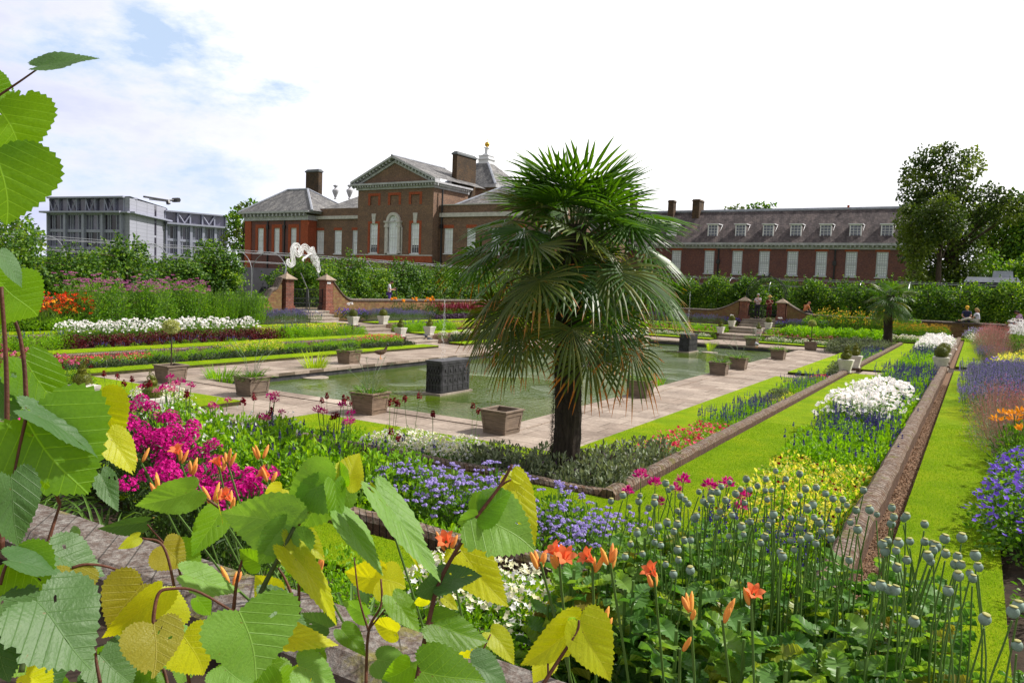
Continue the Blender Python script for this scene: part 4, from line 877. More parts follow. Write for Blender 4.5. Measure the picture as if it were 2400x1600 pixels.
def pot(x,y,z,kind,label,plinth=True,s=1.):
    t=empty('topiary_pot',(x,y,z+.02),label,'topiary pot','clipped box in stone pots'); s*=.8; t.scale=(s,s,s)
    z0=0
    if plinth:
        mb=MB(); mb.box(-.26,.26,-.26,.26,-.45,.12); mb.build('plinth',M['kerb'],t); z0=.12
    inst('pot',potm,t,(0,0,z0)); inst('clipped_box',ballm if kind=='ball' else spm,t,(0,0,z0+.46),random.uniform(0,6))
Y0,Y1=YC0-.1,YC1+.1
pot(K1R-.08,Y0,L1-.06,'ball','ball topiary in cream stone pot, nearer one of the right pair')
pot(K1R-.08,Y1,L1-.06,'ball','ball topiary in cream stone pot, half hidden behind the nearer one on the right')
pot(K2R,Y0,L3+.32,'spiral','finial topiary in cream stone pot, nearer one beside the paving on the right',s=1.05)
pot(K2R,Y1,L3+.32,'spiral','finial topiary in cream stone pot, further one beside the paving on the right',s=1.05)
pot(K1L,Y0,L1-.1,'ball','ball topiary in cream pot left of the upper steps at the left gate')
pot(K1L,Y1,L1-.1,'ball','ball topiary in cream pot right of the upper steps at the left gate')
pot(K2L,Y0,L2-.1,'spiral','finial topiary in cream pot left of the lower steps on the left')
pot(K2L,Y1,L2-.1,'spiral','finial topiary in cream pot right of the lower steps on the left')
pot(XC0,K1F,L1-.1,'ball','ball topiary in cream pot left of the far upper steps')
pot(XC1,K1F,L1-.1,'ball','ball topiary in cream pot right of the far upper steps')
pot(XC0,K2F,L2-.1,'spiral','finial topiary in cream pot left of the far lower steps')
pot(XC1,K2F,L2-.1,'spiral','finial topiary in cream pot right of the far lower steps')

pot(-14.8,K2N+.05,L3+.16,'spiral','finial topiary in cream stone pot behind the lime leaves, leftmost',plinth=False,s=1.05)
pot(-12.57,K2N+.05,L3+.16,'spiral','finial topiary in cream stone pot just above the magenta phlox',plinth=False,s=1.05)
def plantermesh():
    mb=MB(); w0,w1,h=.66,.78,.62; c=(0,0)
    # open box: four tapered walls, rails and corner posts
    k=.05
    for s in(-1,1):
        V=[];
        for (a,z) in ((w0,.04),(w1,h-.04)):
            for off in (0,-.03):
                for e in (-1,1): V.append((e*(a/2+ (off if 0 else 0)),s*(a/2+off),z))
        F_=[(0,1,5,4),(2,6,7,3),(4,5,7,6),(0,2,3,1)]
        mb.add(V,F_); V2=[(y,x,z) for x,y,z in V]; mb.add(V2,F_)
    def wdt(z): return w0+(w1-w0)*(z-.04)/(h-.08)
    for s in(-1,1):
        for zz,hh in ((.0,.07),(.12,.035),(h-.16,.10)):
            a,b=wdt(zz)+.035,wdt(zz+hh)+.035
            for ax in (0,1):
                V=[]
                for z,q in ((zz,a),(zz+hh,b)):
                    for e in(-1,1):
                        for o in (q/2-.03,q/2): V.append((e*q/2,s*o,z) if ax==0 else (s*o,e*q/2,z))
                mb.add(V,[(0,1,3,2),(4,6,7,5),(0,4,5,1),(2,3,7,6),(1,5,7,3),(0,2,6,4)])
        for e in(-1,1):
            V=[]
            for z in (.0,h-.05):
                q=(wdt(z)+.03)/2
                for dx,dy in ((0,0),(-.07,0),(-.07,-.07),(0,-.07)): V.append((s*(q+dx),e*(q+dy),z))
            mb.add(V,[(0,1,2,3),(7,6,5,4)]+[(i,(i+1)%4,4+(i+1)%4,4+i) for i in range(4)])
    r=(w1+.09)/2
    for s in(-1,1):
        mb.box(-r,r,s*r-.045,s*r+.045,h-.04,h) if 0 else mb.box(-r,r,min(s*r,s*(r-.09)),max(s*r,s*(r-.09)),h-.04,h)
        mb.box(min(s*r,s*(r-.09)),max(s*r,s*(r-.09)),-r+.09,r-.09,h-.04,h)
    return mb.mesh('box',M['wood'])
plm=plantermesh()
mb=MB(); mb.box(-.34,.34,-.34,.34,.40,.43); soilpl=mb.mesh('soil',M['soil'])
def agap(i):
    mb=MB(); straps(mb,150,.46,.026,0,droop=.55,r=.2); 
    for _ in range(6):
        a=random.uniform(0,2*PI); d=A_(math.cos(a),math.sin(a),0); hh=random.uniform(.55,.95); q=random.uniform(.15,.6); P=[A_(0,0,.05)+d*.05,d*q*.4+A_(0,0,hh*.6),d*q+A_(0,0,hh)]; mb.tube(P,.005,4,1)
        mb.place(NEED,np.repeat(P[-1][None],16,0),rdir(16,.3),rdir(16),.05,.005,1); mb.place(DISC,P[-1]+rdir(10)*.04,rdir(10),rdir(10),.012,.012,1)
    return mb.mesh('agapanthus',[M['f_strap'],M['f_grey']])
agm=[agap(i) for i in range(3)]
PLT=[]
def planter(x,y,label,kind,rz=0.):
    t=empty('wooden_planter',(x,y,L3+.004),label,'planter','square wooden planters round the pond',rz+random.uniform(-.06,.06))
    t.scale=(.74,.74,.74); inst('box',plm,t); inst('soil',soilpl,t)
    if kind=='ag':
        o=inst('agapanthus',random.choice(agm),None,(x,y,L3+.30),random.uniform(0,6),random.uniform(.95,1.15)); tag(o,label.replace('weathered oak planter','strappy agapanthus growing in the planter').replace(' with agapanthus',''),'agapanthus','agapanthus in the planters')
    if kind=='std':
        tr=empty('standard_tree',(x,y,L3+.31),label.replace('weathered oak planter with clipped lollipop tree','small variegated lollipop tree in the planter'),'small tree','lollipop trees in planters')
        mb=MB(); mb.tube([(0,0,0),(.01,.01,.5),(-.005,.01,1.0)],.02,7); mb.build('trunk',M['bark'],tr)
        mb=MB(); n=1500; d=rdir(n); P=d*(.19*rng.uniform(.55,1.08,n))[:,None]*A_(1,1,.85)+A_(0,0,1.15); mb.place(LEAF,P,d+rng.normal(size=(n,3))*.7,rdir(n),.045,.032); mb.build('crown',M['f_var'],tr)
planter(-17.9,12.35,'weathered oak planter with clipped lollipop tree at the near left corner of the pond','std')
planter(-14.75,12.35,'weathered oak planter with agapanthus on the left part of the near paving','ag')
planter(-11.05,12.4,'weathered oak planter with agapanthus in the middle of the near paving','ag')
planter(-7.75,12.5,'empty weathered oak planter just left of the palm trunk','no')
planter(-7.6,19.3,'weathered oak planter with agapanthus half hidden by the palm fronds','ag')
planter(-18.2,19.3,'weathered oak planter with agapanthus on the far left paving next to the duck','ag')
planter(-7.62,26.7,'weathered oak planter with agapanthus, nearer one of the close pair on the right','ag')
planter(-7.62,29.3,'weathered oak planter with agapanthus, further one of the close pair on the right','ag')
planter(-7.5,35.5,'weathered oak planter with agapanthus near the far right end of the pond','ag')
planter(-7.5,43.3,'weathered oak planter with clipped lollipop tree at the far right corner of the pond','std')
planter(-10.6,43.3,'weathered oak planter with agapanthus right of the far steps','ag')
planter(-18.2,36,'weathered oak planter with agapanthus on the far left paving behind the palm','ag')
# reeds
def reed(px,py,label,h,n=110,r=.28,key='f_reed'):
    p=at(px,py,z=LW); mb=MB(); [straps(mb,n//3,h*k_,.022,0,droop=.16,r=r,el0=.95) for k_ in (1.,.85,.7)]; o=mb.build('water_reed',M[key]); o.location=(p[0],p[1],LW); tag(o,label,'reed','clumps of reed in the pond')
reed(738,878,'bright yellow green reed clump standing in the pond on the left',1.0,200,.3)
reed(518,905,'loose green water plant in the left corner of the pond',.75,260,.36,'f_bright')
reed(1663,820,'small reed clump at the far end of the pond',.75,70,.25)
reed(1540,905,'green water plant in the pond just right of the palm fronds',.5,60,.3,'f_bright')
for i,(px,py) in enumerate([(738,885),(1663,826)]):
    p=at(px,py,z=LW); mb=MB(); mb.lathe([(.38,-.1),(.42,.02),(.40,.03),(.1,.03)],n=18); o=mb.build('reed_basket',M['step']); o.location=(p[0],p[1],LW); tag(o,['round stone basket under the left reed clump','round stone basket under the far reed clump'][i],'basket')
# lead tanks
def tank(x,y,label):
    t=empty('lead_cistern',(x,y,LW),label,'cistern','lead cisterns standing in the pond'); t.scale=(.58,1.45,1.); mb=MB(); w=.46
    mb.box(-w,w,-w,w,0,.92); mb.box(-w-.03,w+.03,-w-.03,w+.03,.86,.94)
    mb.build('tank',M['leadtank'],t); mb=MB()
    for s in(-1,1):
        for ax in(0,1):
            def bx(a0,a1,z0,z1,d=.02):
                f=(w*s,w*s+d*s); lo,hi=min(f),max(f); mb.box(a0,a1,lo,hi,z0,z1) if ax else mb.box(lo,hi,a0,a1,z0,z1)
            for z in (.08,.25,.54,.8): bx(-w+.02,w-.02,z,z+.03)
            for a in np.linspace(-w+.03,w-.06,6): bx(a,a+.03,.1,.82,.016)
            for a in np.linspace(-w+.14,w-.14,5):
                for z in (.40,.67): bx(a-.035,a+.035,z-.04,z+.04,.03)
    mb.build('relief',M['leadtank'],t)
    mb=MB(); mb.box(-w-.08,w+.08,-w-.08,w+.08,-.2,.05); mb.build('footing',M['step'],t)
tank(-12.62,17.4,'dark patterned lead cistern in the pond left of the palm')
tank(-12.7,38.6,'dark patterned lead cistern at the far end of the pond')
tank(-12.75,28.,'dark patterned lead cistern in the middle of the pond behind the palm')
M['spray']=leafm('water_spray',[(.8,.83,.88),(.95,.95,.97)],trans=.5,rough=.2,spec=.6,tcol=(1,1,1))
def fountain(x,y,h,label):
    mb=MB(); n=230; s=rng.random(n); r=.02+.09*s; a=rng.uniform(0,2*PI,n); P=np.c_[r*np.cos(a)*rng.random(n),r*np.sin(a)*rng.random(n),h*(1-s**1.0)]; mb.place(NEED,P,np.c_[np.zeros(n),np.zeros(n),np.ones(n)]+rng.normal(size=(n,3))*.15,rdir(n),.05,.006)
    o=mb.build('fountain_jet',M['spray']); o.location=(x,y,LW+.9); tag(o,label,'fountain','thin jets of water in the pond')
fountain(-12.75,17.3,1.7,'thin water jet rising from the cistern left of the palm'); fountain(-12.75,38.6,2.2,'thin water jet rising from the far cistern right of the palm')
# ================= palm
M['palmleaf']=leafm('fan_palm_leaf',[(.018,.06,.005),(.045,.12,.008),(.09,.19,.012)],trans=.35,rough=.38,spec=.5,tcol=(2.3,2.1,.5),tipc=(.42,.16,.02))
M['palmold']=leafm('old_fan_palm_leaf',[(.04,.08,.01),(.09,.13,.015),(.17,.19,.03)],trans=.3,rough=.45,spec=.4,tcol=(2.2,1.7,.5),tipc=(.45,.15,.015))
M['petiole']=plain('palm_petiole',(.07,.10,.02),.5,.3,5,bs=0)
M['fibre']=plain('brown_palm_fibre',(.05,.035,.02),.95,.3,9,bs=0)
def frond(mb,hub,d,n,Rf,nseg=27,spread=2.55,droop=.25,tipb=.5,split=.55):
    # hub point, d = main direction of the fan, n = upper normal
    d=d/np.linalg.norm(d); s=np.cross(n,d); s/=np.linalg.norm(s); n=np.cross(d,s)
    for i in range(nseg):
        th=spread*((i+.5)/nseg*2-1)/1.; Ls=Rf*(1-.22*abs(th/spread)**1.5)*random.uniform(.93,1.05); w=2*Rf*split*math.tan(spread/nseg)*.64
        u=d*math.cos(th)+s*math.sin(th); u=u+n*(-.10*abs(math.sin(th))); v=-d*math.sin(th)+s*math.cos(th)
        V=[];al=[];dr=droop*random.uniform(.5,1.6); bend=random.uniform(-.06,.06)
        for j,t in enumerate((0.02,.3,.55,.75,.9,1.)):
            ww=w*(t/split if t<split else 1-((t-split)/(1-split))**1.6*.93)*.5; c=hub+u*Ls*t+v*bend*Ls*t*t+A_(0,0,-dr*Ls*max(0,t-.45)**2*2.2)
            V+= [c-v*ww,c+n*(ww*.55),c+v*ww]; al+=[t*(.70+tipb*random.uniform(.3,1))]*3
        mb.add(V,[(j*3+q,j*3+q+1,j*3+q+4,j*3+q+3) for j in range(5) for q in(0,1)],0,a=al)
def palm(x,y,z,H,label,fr,name='fan_palm',Rs=1.,trunk_r=.17,cz0=.9):
    t=empty(name,(x,y,z),label,'palm tree'); mb=MB(); n=26; pts=[(0.03*math.sin(i*.3),.02*math.sin(i*.2),H*i/(n-1)) for i in range(n)]
    mb.tube(pts,[trunk_r*(1.15-.25*i/n+.05*(i%2)) for i in range(n)],14); k=7000; a=rng.uniform(0,2*PI,k); zz=rng.uniform(0,H,k); rr=trunk_r*(1.1-.25*zz/H)
    mb.place(NEED,np.c_[rr*np.cos(a),rr*np.sin(a),zz],np.c_[np.cos(a)*.5,np.sin(a)*.5,rng.normal(size=k)-.5],rdir(k),.11*rng.random(k)+.02,.006); mb.build('trunk',M['palmbark'],t)
    for (az,el,pl,zh,Rf,dr,tb,old,tw) in fr:
        mb=MB(); hd=A_(math.cos(az),math.sin(az),0); c0=A_(0,0,zh)+hd*trunk_r*.4; P=[c0]; e=el; m=7; p=c0.copy()
        for j in range(m): p=p+pl/m*(hd*math.cos(e)+A_(0,0,math.sin(e))); e-=(.05+.12*(1 if el<.7 else .5))*j/m; P.append(p.copy())
        d=hd*math.cos(e-.25)+A_(0,0,math.sin(e-.25)); nn=-hd*math.sin(e-.25)+A_(0,0,math.cos(e-.25)); sd=np.cross(nn,d); nn=nn*math.cos(tw)+sd*math.sin(tw)
        frond(mb,P[-1],d,nn,Rf,droop=dr,tipb=tb,spread=random.uniform(1.9,2.5)); o=mb.build('fan_leaf',M['palmold' if old else 'palmleaf'],t)
        mb=MB(); mb.tube(P,[.014]*3+[.011]*3+[.009]*2,5); mb.build('leaf_stalk',M['petiole'],o)
    return t
fr=[]
random.seed(21)
bx=at(1325,1000,y=9.28)
NF=74
for i in range(NF):
    q=i/(NF-1.); el=1.42-2.0*q**.95+random.uniform(-.22,.22)
    fr.append((i*2.39996,el,(.48+.60*min(1,q*1.6)-.02*q)*random.uniform(.85,1.15),3.52-.78*q+random.uniform(-.12,.12),(.84-.14*q)*random.uniform(.93,1.05),.05+.28*q*random.uniform(.5,1.3),.10+.46*q**1.3*random.uniform(.4,1.25),random.random()<q*.9-.2,random.uniform(-.5,.5)))
for i in range(18):
    fr.append((i*2.39996+.5,random.uniform(.2,1.1),random.uniform(.28,.5),random.uniform(2.5,3.15),random.uniform(.6,.72),.25,.3,i%3==0,random.uniform(-.6,.6)))
palm(bx[0],bx[1],L3+.1,3.6,'tall shaggy fan palm with a dark trunk in the centre foreground bed',fr)
p2=at(2085,720,y=45.6); fr2=[]
for i in range(30):
    az=i*2.39996; q=i/30; fr2.append((az,1.25-1.7*q+random.uniform(-.15,.15),random.uniform(.5,.85),2.9-.7*q,random.uniform(.6,.8),.15+.3*q,.1+.2*q,i%4==0,random.uniform(-.4,.4)))
palm(p2[0],p2[1],L3+.1,3.0,'smaller fan palm at the far right corner of the garden',fr2,trunk_r=.2)
# ================= lime hedge (pleached trees), arbour
def limecrown(seed,w=2.55,t=1.3,h=2.9,n=4200):
    mb=MB(); 
    P=np.c_[rng.uniform(-w/2,w/2,n),rng.uniform(-t/2,t/2,n),rng.random(n)**.85*h]
    # uneven surface: clumps
    K=20; C=np.c_[rng.uniform(-w/2,w/2,K),rng.uniform(-t/2,t/2,K),rng.uniform(.15,h*.92,K)]; m=int(n*.88); idx=rng.integers(0,K,m); P[:m]=C[idx]+rng.normal(size=(m,3))*A_(.27,.22,.25)
    P[:,2]=np.abs(P[:,2])*(1-.30*np.minimum(1,np.abs(P[:,0])/(w/2))**2.5); P[:,0]*=1-.18*np.sin(P[:,2]*2.1+seed)
    nrm=np.c_[rng.normal(size=n)*.5,np.sign(P[:,1]+rng.normal(size=n)*.2),rng.normal(size=n)*.5+.5]
    mb.place(LEAF,P,np.c_[rng.normal(size=(n,2)),-rng.random(n)*.8],nrm+rng.normal(size=(n,3))*.4,rng.uniform(.10,.17,n),rng.uniform(.08,.14,n),0)
    for _ in range(12):
        x,y=rng.uniform(-w/3,w/3),rng.uniform(-t/3,t/3); hh=rng.uniform(.3,1.); b=A_(x,y,h*.84); e=b+A_(rng.normal()*.15,rng.normal()*.1,hh); mb.tube([b,(b+e)/2+A_(.03,0,0),e],.006,4,1)
        k=16; s=rng.random(k); Q=b+(e-b)*s[:,None]; mb.place(LEAF,Q,rdir(k,-.1),rdir(k,.5),.10,.085,0)
    return mb.mesh('crown',[M['f_hedge'],M['bark']])
crowns=[limecrown(i) for i in range(5)]
mb=MB(); mb.tube([(0,0,0),(.02,0,.7),(0,0,1.6),(.03,.02,2.4)],[.06,.05,.045,.03],7)
for s in(-1,1):
    for z in (.9,1.6,2.2): mb.tube([(0,0,z-.1),(s*.6,0,z),(s*1.3,0,z+.05)],[.03,.022,.012],5)
ltrunk=mb.mesh('trunk',M['bark'])
def lime(x,y,rz,sz,label,group,z=0):
    t=empty('lime_tree',(x,y,z),label,'hedge tree',group,rz); inst('trunk',ltrunk,t,s=(1,1,sz)); inst('crown',random.choice(crowns),t,(0,0,0.0),0,(random.uniform(.95,1.1),random.uniform(.9,1.1),sz))
    return t
y=-1.
i=0
while y<58:
    px=None; gate_=26.4<y+.3<30.0
    if not (26.0<y<29.8):
        h=.92+.10*math.sin(y*1.3)+random.uniform(-.05,.07)
        if 20.8<y<24.4: h=.78
        lime(-32.4+random.uniform(-.15,.15),y,PI/2,h,'pleached lime tree in the leafy tunnel along the left wall','pleached limes along the left wall')
        if int(i)%1==0: lime(-35.6,y+1.1,PI/2,h*.93,'pleached lime tree in the back row behind the left wall','back row of limes behind the left wall')
    y+=2.35; i+=1
for yy in (25.2,30.7): lime(-33.2,yy,0.6,.9,'pleached lime tree flanking the opening behind the left gate','limes flanking the left gate')
x=-35.
while x<6:
    if not (-14.1<x<-10.9):
        lime(x,56.6+random.uniform(-.2,.2),0,.97+random.uniform(-.07,.1),'pleached lime tree in the leafy tunnel behind the far wall','pleached limes behind the far wall')
        lime(x+1.1,59.8,0,.93,'pleached lime tree in the back row behind the far wall','back row of limes behind the far wall')
    x+=2.3
for xx in (-14.6,-10.2): lime(xx,57.2,PI/2,.95,'pleached lime tree flanking the far arched gate','limes flanking the far gate')
lime(-12.5,61.5,0,1.0,'pleached lime tree closing the view through the far arch','lime seen through the far arch')
# right-hand hedge, mostly outside the frame
for yy in np.arange(30,56,2.4): lime(4.9,yy,PI/2,.9,'pleached lime tree at the right edge behind the flower border','pleached limes along the right side')
def hoops(axis,pos0,pos1,vals,label,z0=2.2,z1=3.35):
    t=empty('arbour_frame',(pos0,vals[0],0) if axis=='y' else (vals[0],pos0,0),label,'arbour frame'); base=np.array(t.location); mb=MB()
    th=np.linspace(0,PI,17); c=(pos0+pos1)/2; r=abs(pos1-pos0)/2
    for v in vals:
        P=[]
        for q in th:
            a=c+r*math.cos(q); z=z0+(z1-z0)*math.sin(q); P.append((a,v,z) if axis=='y' else (v,a,z))
        P=[(P[0][0],P[0][1],0)]+P+[(P[-1][0],P[-1][1],0)]; mb.tube(np.array(P)-base,.022,5)
    for q in (PI*.15,PI*.35,PI*.5,PI*.65,PI*.85):
        a=c+r*math.cos(q); z=z0+(z1-z0)*math.sin(q); P=[((a,v,z+.02) if axis=='y' else (v,a,z+.02)) for v in (vals[0],vals[-1])]; mb.tube(np.array(P)-base,.012,4)
    mb.build('hoops',M['galv'],t)
hoops('y',-35.7,-32.9,list(np.arange(1,58,2.4)),'grey tube hoops of the arbour showing above the left hedge',z0=1.9,z1=3.0)
hoops('x',57.,60,list(np.arange(-34,8,3.)),'grey tube hoops of the arbour behind the far hedge',z0=1.9,z1=2.9)
mb=MB(); mb.box(-37.1,-37.0,-5,62,0,2.15); mb.box(-37.0,8,61.0,61.1,0,2.0); tag(mb.build('screen_fence',M['fence']),'dark grey screen fence behind the lime tunnel','fence')
# far arch over the gate
t=empty('iron_arch',(-12.5,GF+.5,0),'black iron arch hoop over the far gate','arch'); th=np.linspace(-.25,PI+.25,27)
for nm,rr in (('hoop',.03),):
    mb=MB()
    for dy in (0,.5): mb.tube([(1.32*math.cos(q),dy,1.58+1.36*math.sin(q)) for q in th],rr,6)
    mb.tube([(-1.28,0,0),(-1.28,0,1.3)],.03,6); mb.tube([(1.28,0,0),(1.28,0,1.3)],.03,6)
    for sx in (-.2,.2): mb.tube([(sx*.5,0,2.93),(sx*.8,0,3.1),(sx*1.3,0,3.22)],[.07,.05,.01],5)
    mb.build(nm,M['iron'],t)
n=1500; th=rng.uniform(.0,PI,n); mb=MB(); r=rng.uniform(1.0,1.3,n); P=np.c_[r*np.cos(th),rng.uniform(.1,1.6,n),1.6+r*np.sin(th)]; mb.place(LEAF,P,rdir(n),rdir(n,.3),.10,.08); mb.build('climber',M['f_dark'],t)
# white scrolled ornament over the left gate
t=empty('scroll_ornament',(-30.5,27.9,0),'big white wire ornament of curling plumes above the left gate','ornament')
def S(px,py): p=at(px,py,x=-30.5); return np.array([0,p[1]-27.9,p[2]])
zx,zy=640,550; q=7.469
def pth(l): return [S(zx+a/q,zy+b/q) for a,b in l]
ribs=[([(290,455),(262,450),(255,490),(300,530),(350,500),(345,400),(335,300),(345,230),(380,190),(420,185),(455,215),(470,260),(430,300)],60),
 ([(395,215),(380,260),(400,310),(450,350),(490,320),(500,260),(520,220),(570,210),(610,250),(650,280),(690,240),(700,250),(720,300)],62),
 ([(560,240),(620,300),(680,340),(700,420),(730,490),(770,520),(780,560),(800,600),(790,630),(765,600)],66),
 ([(690,330),(640,345),(590,380),(545,410),(515,440),(530,465)],22),
 ([(690,250),(720,320),(740,390),(780,430),(790,500),(780,560)],44)]
def cr(P,n):
    P=[np.array(p) for p in P]; P=[2*P[0]-P[1]]+P+[2*P[-1]-P[-2]]; out=[]
    for i in range(1,len(P)-2):
        for k in range(n):
            t_=k/n; a,b,c,d=P[i-1:i+3]; out.append(.5*((2*b)+(-a+c)*t_+(2*a-5*b+4*c-d)*t_*t_+(-a+3*b-3*c+d)*t_**3))
    out.append(P[-2]); return out
for pts,wd in ribs:
    mb=MB(); C=np.array(cr(pth(pts),5)); T=np.gradient(C,axis=0); T/=np.linalg.norm(T,axis=1)[:,None]; Nn=np.cross(T,A_(1,0,0)); m=len(C); prof=np.sin(np.linspace(.25,PI-.2,m))**.6
    k=11
    for j in range(k):
        o=(j/(k-1)*2-1)*wd*1.5/q/1788*41*.5; mb.tube(C+Nn*(o*prof+.012*np.sin(np.arange(m)*.9+j*2))[:,None]+A_(1,0,0)*random.uniform(-.03,.03),.0105,5)
    mb.build('plume',M['whitewire'],t)
mb=MB()
for a,b in (((672,620),(664,660)),((744,640),(752,662))): mb.tube([S(*a),S(*b),S(b[0]-2 if a[0]<700 else b[0]+2,735)],.03,6)
mb.tube([S(705,640),S(722,680),S(726,735)],.025,6); mb.build('support_pole',M['galv'],t)
# ================= trees
def tree(name,label,cat,base,clumps,leafmats,n=330,ls=.16,trunk_r=.35,trunk='bark',limbs=True,group=None,litfrac=.35,z0=0):
    """clumps: list of (centre xyz, radius, flatten)"""
    t=empty(name,(base[0],base[1],z0),label,cat,group); b=np.array([base[0],base[1],z0]); C=np.array([c[0] for c in clumps])-b; top=C[:,2].max()
    mb=MB(); mb.tube([(0,0,0),(trunk_r*.3,0,top*.25),(0,trunk_r*.3,top*.5),(0,0,top*.8)],[trunk_r*1.25,trunk_r,trunk_r*.7,trunk_r*.2],10)
    for c in C:
        h=max(.15*top,min(.75*top,c[2]*.62)); mb.tube([(0,0,h),(c[0]*.45,c[1]*.45,h+(c[2]-h)*.45),c],[trunk_r*.28,trunk_r*.16,trunk_r*.04],5)
    mb.build('trunk',M[trunk],t)
    mb=MB()
    for (c,(cc,r,fl)) in zip(C,clumps):
        m=int(n*(r/1.)**1.7)+30; d=rdir(m); rr=r*(.35+.75*rng.random(m)**.6); P=c+d*rr[:,None]*A_(1,1,fl)+rng.normal(size=(m,3))*.12*r
        mat=0
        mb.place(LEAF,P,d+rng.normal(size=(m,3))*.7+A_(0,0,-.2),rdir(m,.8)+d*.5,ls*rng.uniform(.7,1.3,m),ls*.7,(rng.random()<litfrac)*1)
    mb.build('crown',[M[k] for k in leafmats],t); return t
def pxclumps(lst,y,jit=.6):
    out=[]
    for px,py,rp in lst:
        yy=y+random.uniform(-1,1)*jit; c=at(px,py,y=yy); d=np.linalg.norm(c-EYE); out.append((c,rp/1788*d,.85))
    return out
rt=[(2170,370,22),(2150,395,26),(2125,420,14),(2160,430,34),(2195,400,28),(2200,355,14),(2225,345,10),(2240,380,24),(2275,365,18),(2280,395,20),(2215,435,34),(2250,425,26),(2135,460,24),(2165,480,36),(2205,490,40),(2245,480,36),(2280,455,16),
 (2135,520,28),(2170,540,40),(2210,555,46),(2250,545,42),(2285,520,26),(2150,580,34),(2190,610,44),(2235,610,44),(2270,590,32),(2170,640,26),(2215,650,38),(2255,645,26),(2180,668,30),(2215,672,34),(2255,668,28),(2150,660,24),(2280,640,24),(2130,600,18),(2320,450,18),(2350,465,20),(2375,470,20),(2335,490,24),(2310,500,20),(2365,500,26),(2395,490,20)]
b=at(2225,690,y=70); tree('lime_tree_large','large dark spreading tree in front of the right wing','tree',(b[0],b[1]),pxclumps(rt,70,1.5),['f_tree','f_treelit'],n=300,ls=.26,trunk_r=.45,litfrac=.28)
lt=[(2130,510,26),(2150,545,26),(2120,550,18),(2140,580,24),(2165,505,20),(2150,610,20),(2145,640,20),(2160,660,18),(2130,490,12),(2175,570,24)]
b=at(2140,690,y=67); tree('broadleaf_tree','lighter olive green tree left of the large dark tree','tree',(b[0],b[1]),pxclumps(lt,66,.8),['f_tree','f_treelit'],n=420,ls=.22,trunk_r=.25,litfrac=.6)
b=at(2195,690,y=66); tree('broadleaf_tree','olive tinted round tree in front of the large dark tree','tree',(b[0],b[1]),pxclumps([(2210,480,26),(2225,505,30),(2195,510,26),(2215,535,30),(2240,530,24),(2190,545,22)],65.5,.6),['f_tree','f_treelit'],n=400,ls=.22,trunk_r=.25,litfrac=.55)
def bigcl(px0,px1,pyt,pyb,y,r,n,jit=2):
    out=[]
    for i in range(n):
        px=random.uniform(px0,px1); py=random.uniform(pyt,pyb); out.append((px,py,r*random.uniform(.6,1.2)))
    return pxclumps(out,y,jit)
for k,(a,bb,tp,lab) in enumerate([(2290,2350,500,'green tree behind the large dark tree, left part'),(2350,2430,470,'tall green tree cut by the right edge')]):
    b=at((a+bb)/2,690,y=85); tree('broadleaf_tree',lab,'tree',(b[0],b[1]),bigcl(a,bb,tp,640,85,30,16),['f_hedge','f_treelit'],n=200,ls=.3,trunk_r=.35)
b=at(2350,690,y=80); tree('broadleaf_tree','low pale green tree beside the small grey kiosk at right','tree',(b[0],b[1]),bigcl(2270,2420,600,650,78,20,12),['f_hedge','f_hedge'],n=260,ls=.25,trunk_r=.25)
for k,(px,py,rr,lab) in enumerate([(1725,490,9,'treetop peeping over the wing roof, left one'),(1785,486,12,'treetop peeping over the wing roof, right one')]):
    b=at(px,600,y=130); tree('broadleaf_tree',lab,'tree',(b[0],b[1]),pxclumps([(px-18,py+4,rr),(px,py,rr),(px+22,py+2,rr),(px+5,py+12,rr)],130,1),['f_treelit','f_hedge'],n=60,ls=.5,trunk_r=.5)
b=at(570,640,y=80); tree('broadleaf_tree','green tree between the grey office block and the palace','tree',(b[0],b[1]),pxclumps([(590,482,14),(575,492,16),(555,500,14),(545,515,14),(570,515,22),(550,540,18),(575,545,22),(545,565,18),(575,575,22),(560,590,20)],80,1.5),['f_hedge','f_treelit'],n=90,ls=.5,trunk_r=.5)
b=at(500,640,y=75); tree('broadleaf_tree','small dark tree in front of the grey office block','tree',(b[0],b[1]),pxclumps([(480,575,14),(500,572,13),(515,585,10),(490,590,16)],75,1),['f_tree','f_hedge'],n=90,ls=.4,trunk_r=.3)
b=at(30,640,y=30); tree('broadleaf_tree','bushy green tree over the hedge at the left edge','tree',(b[0],b[1]),pxclumps([(10,530,26),(45,535,26),(70,550,18),(25,555,30),(85,565,12),(-20,520,30)],30,1.5),['f_hedge','f_treelit'],n=120,ls=.35,trunk_r=.4)
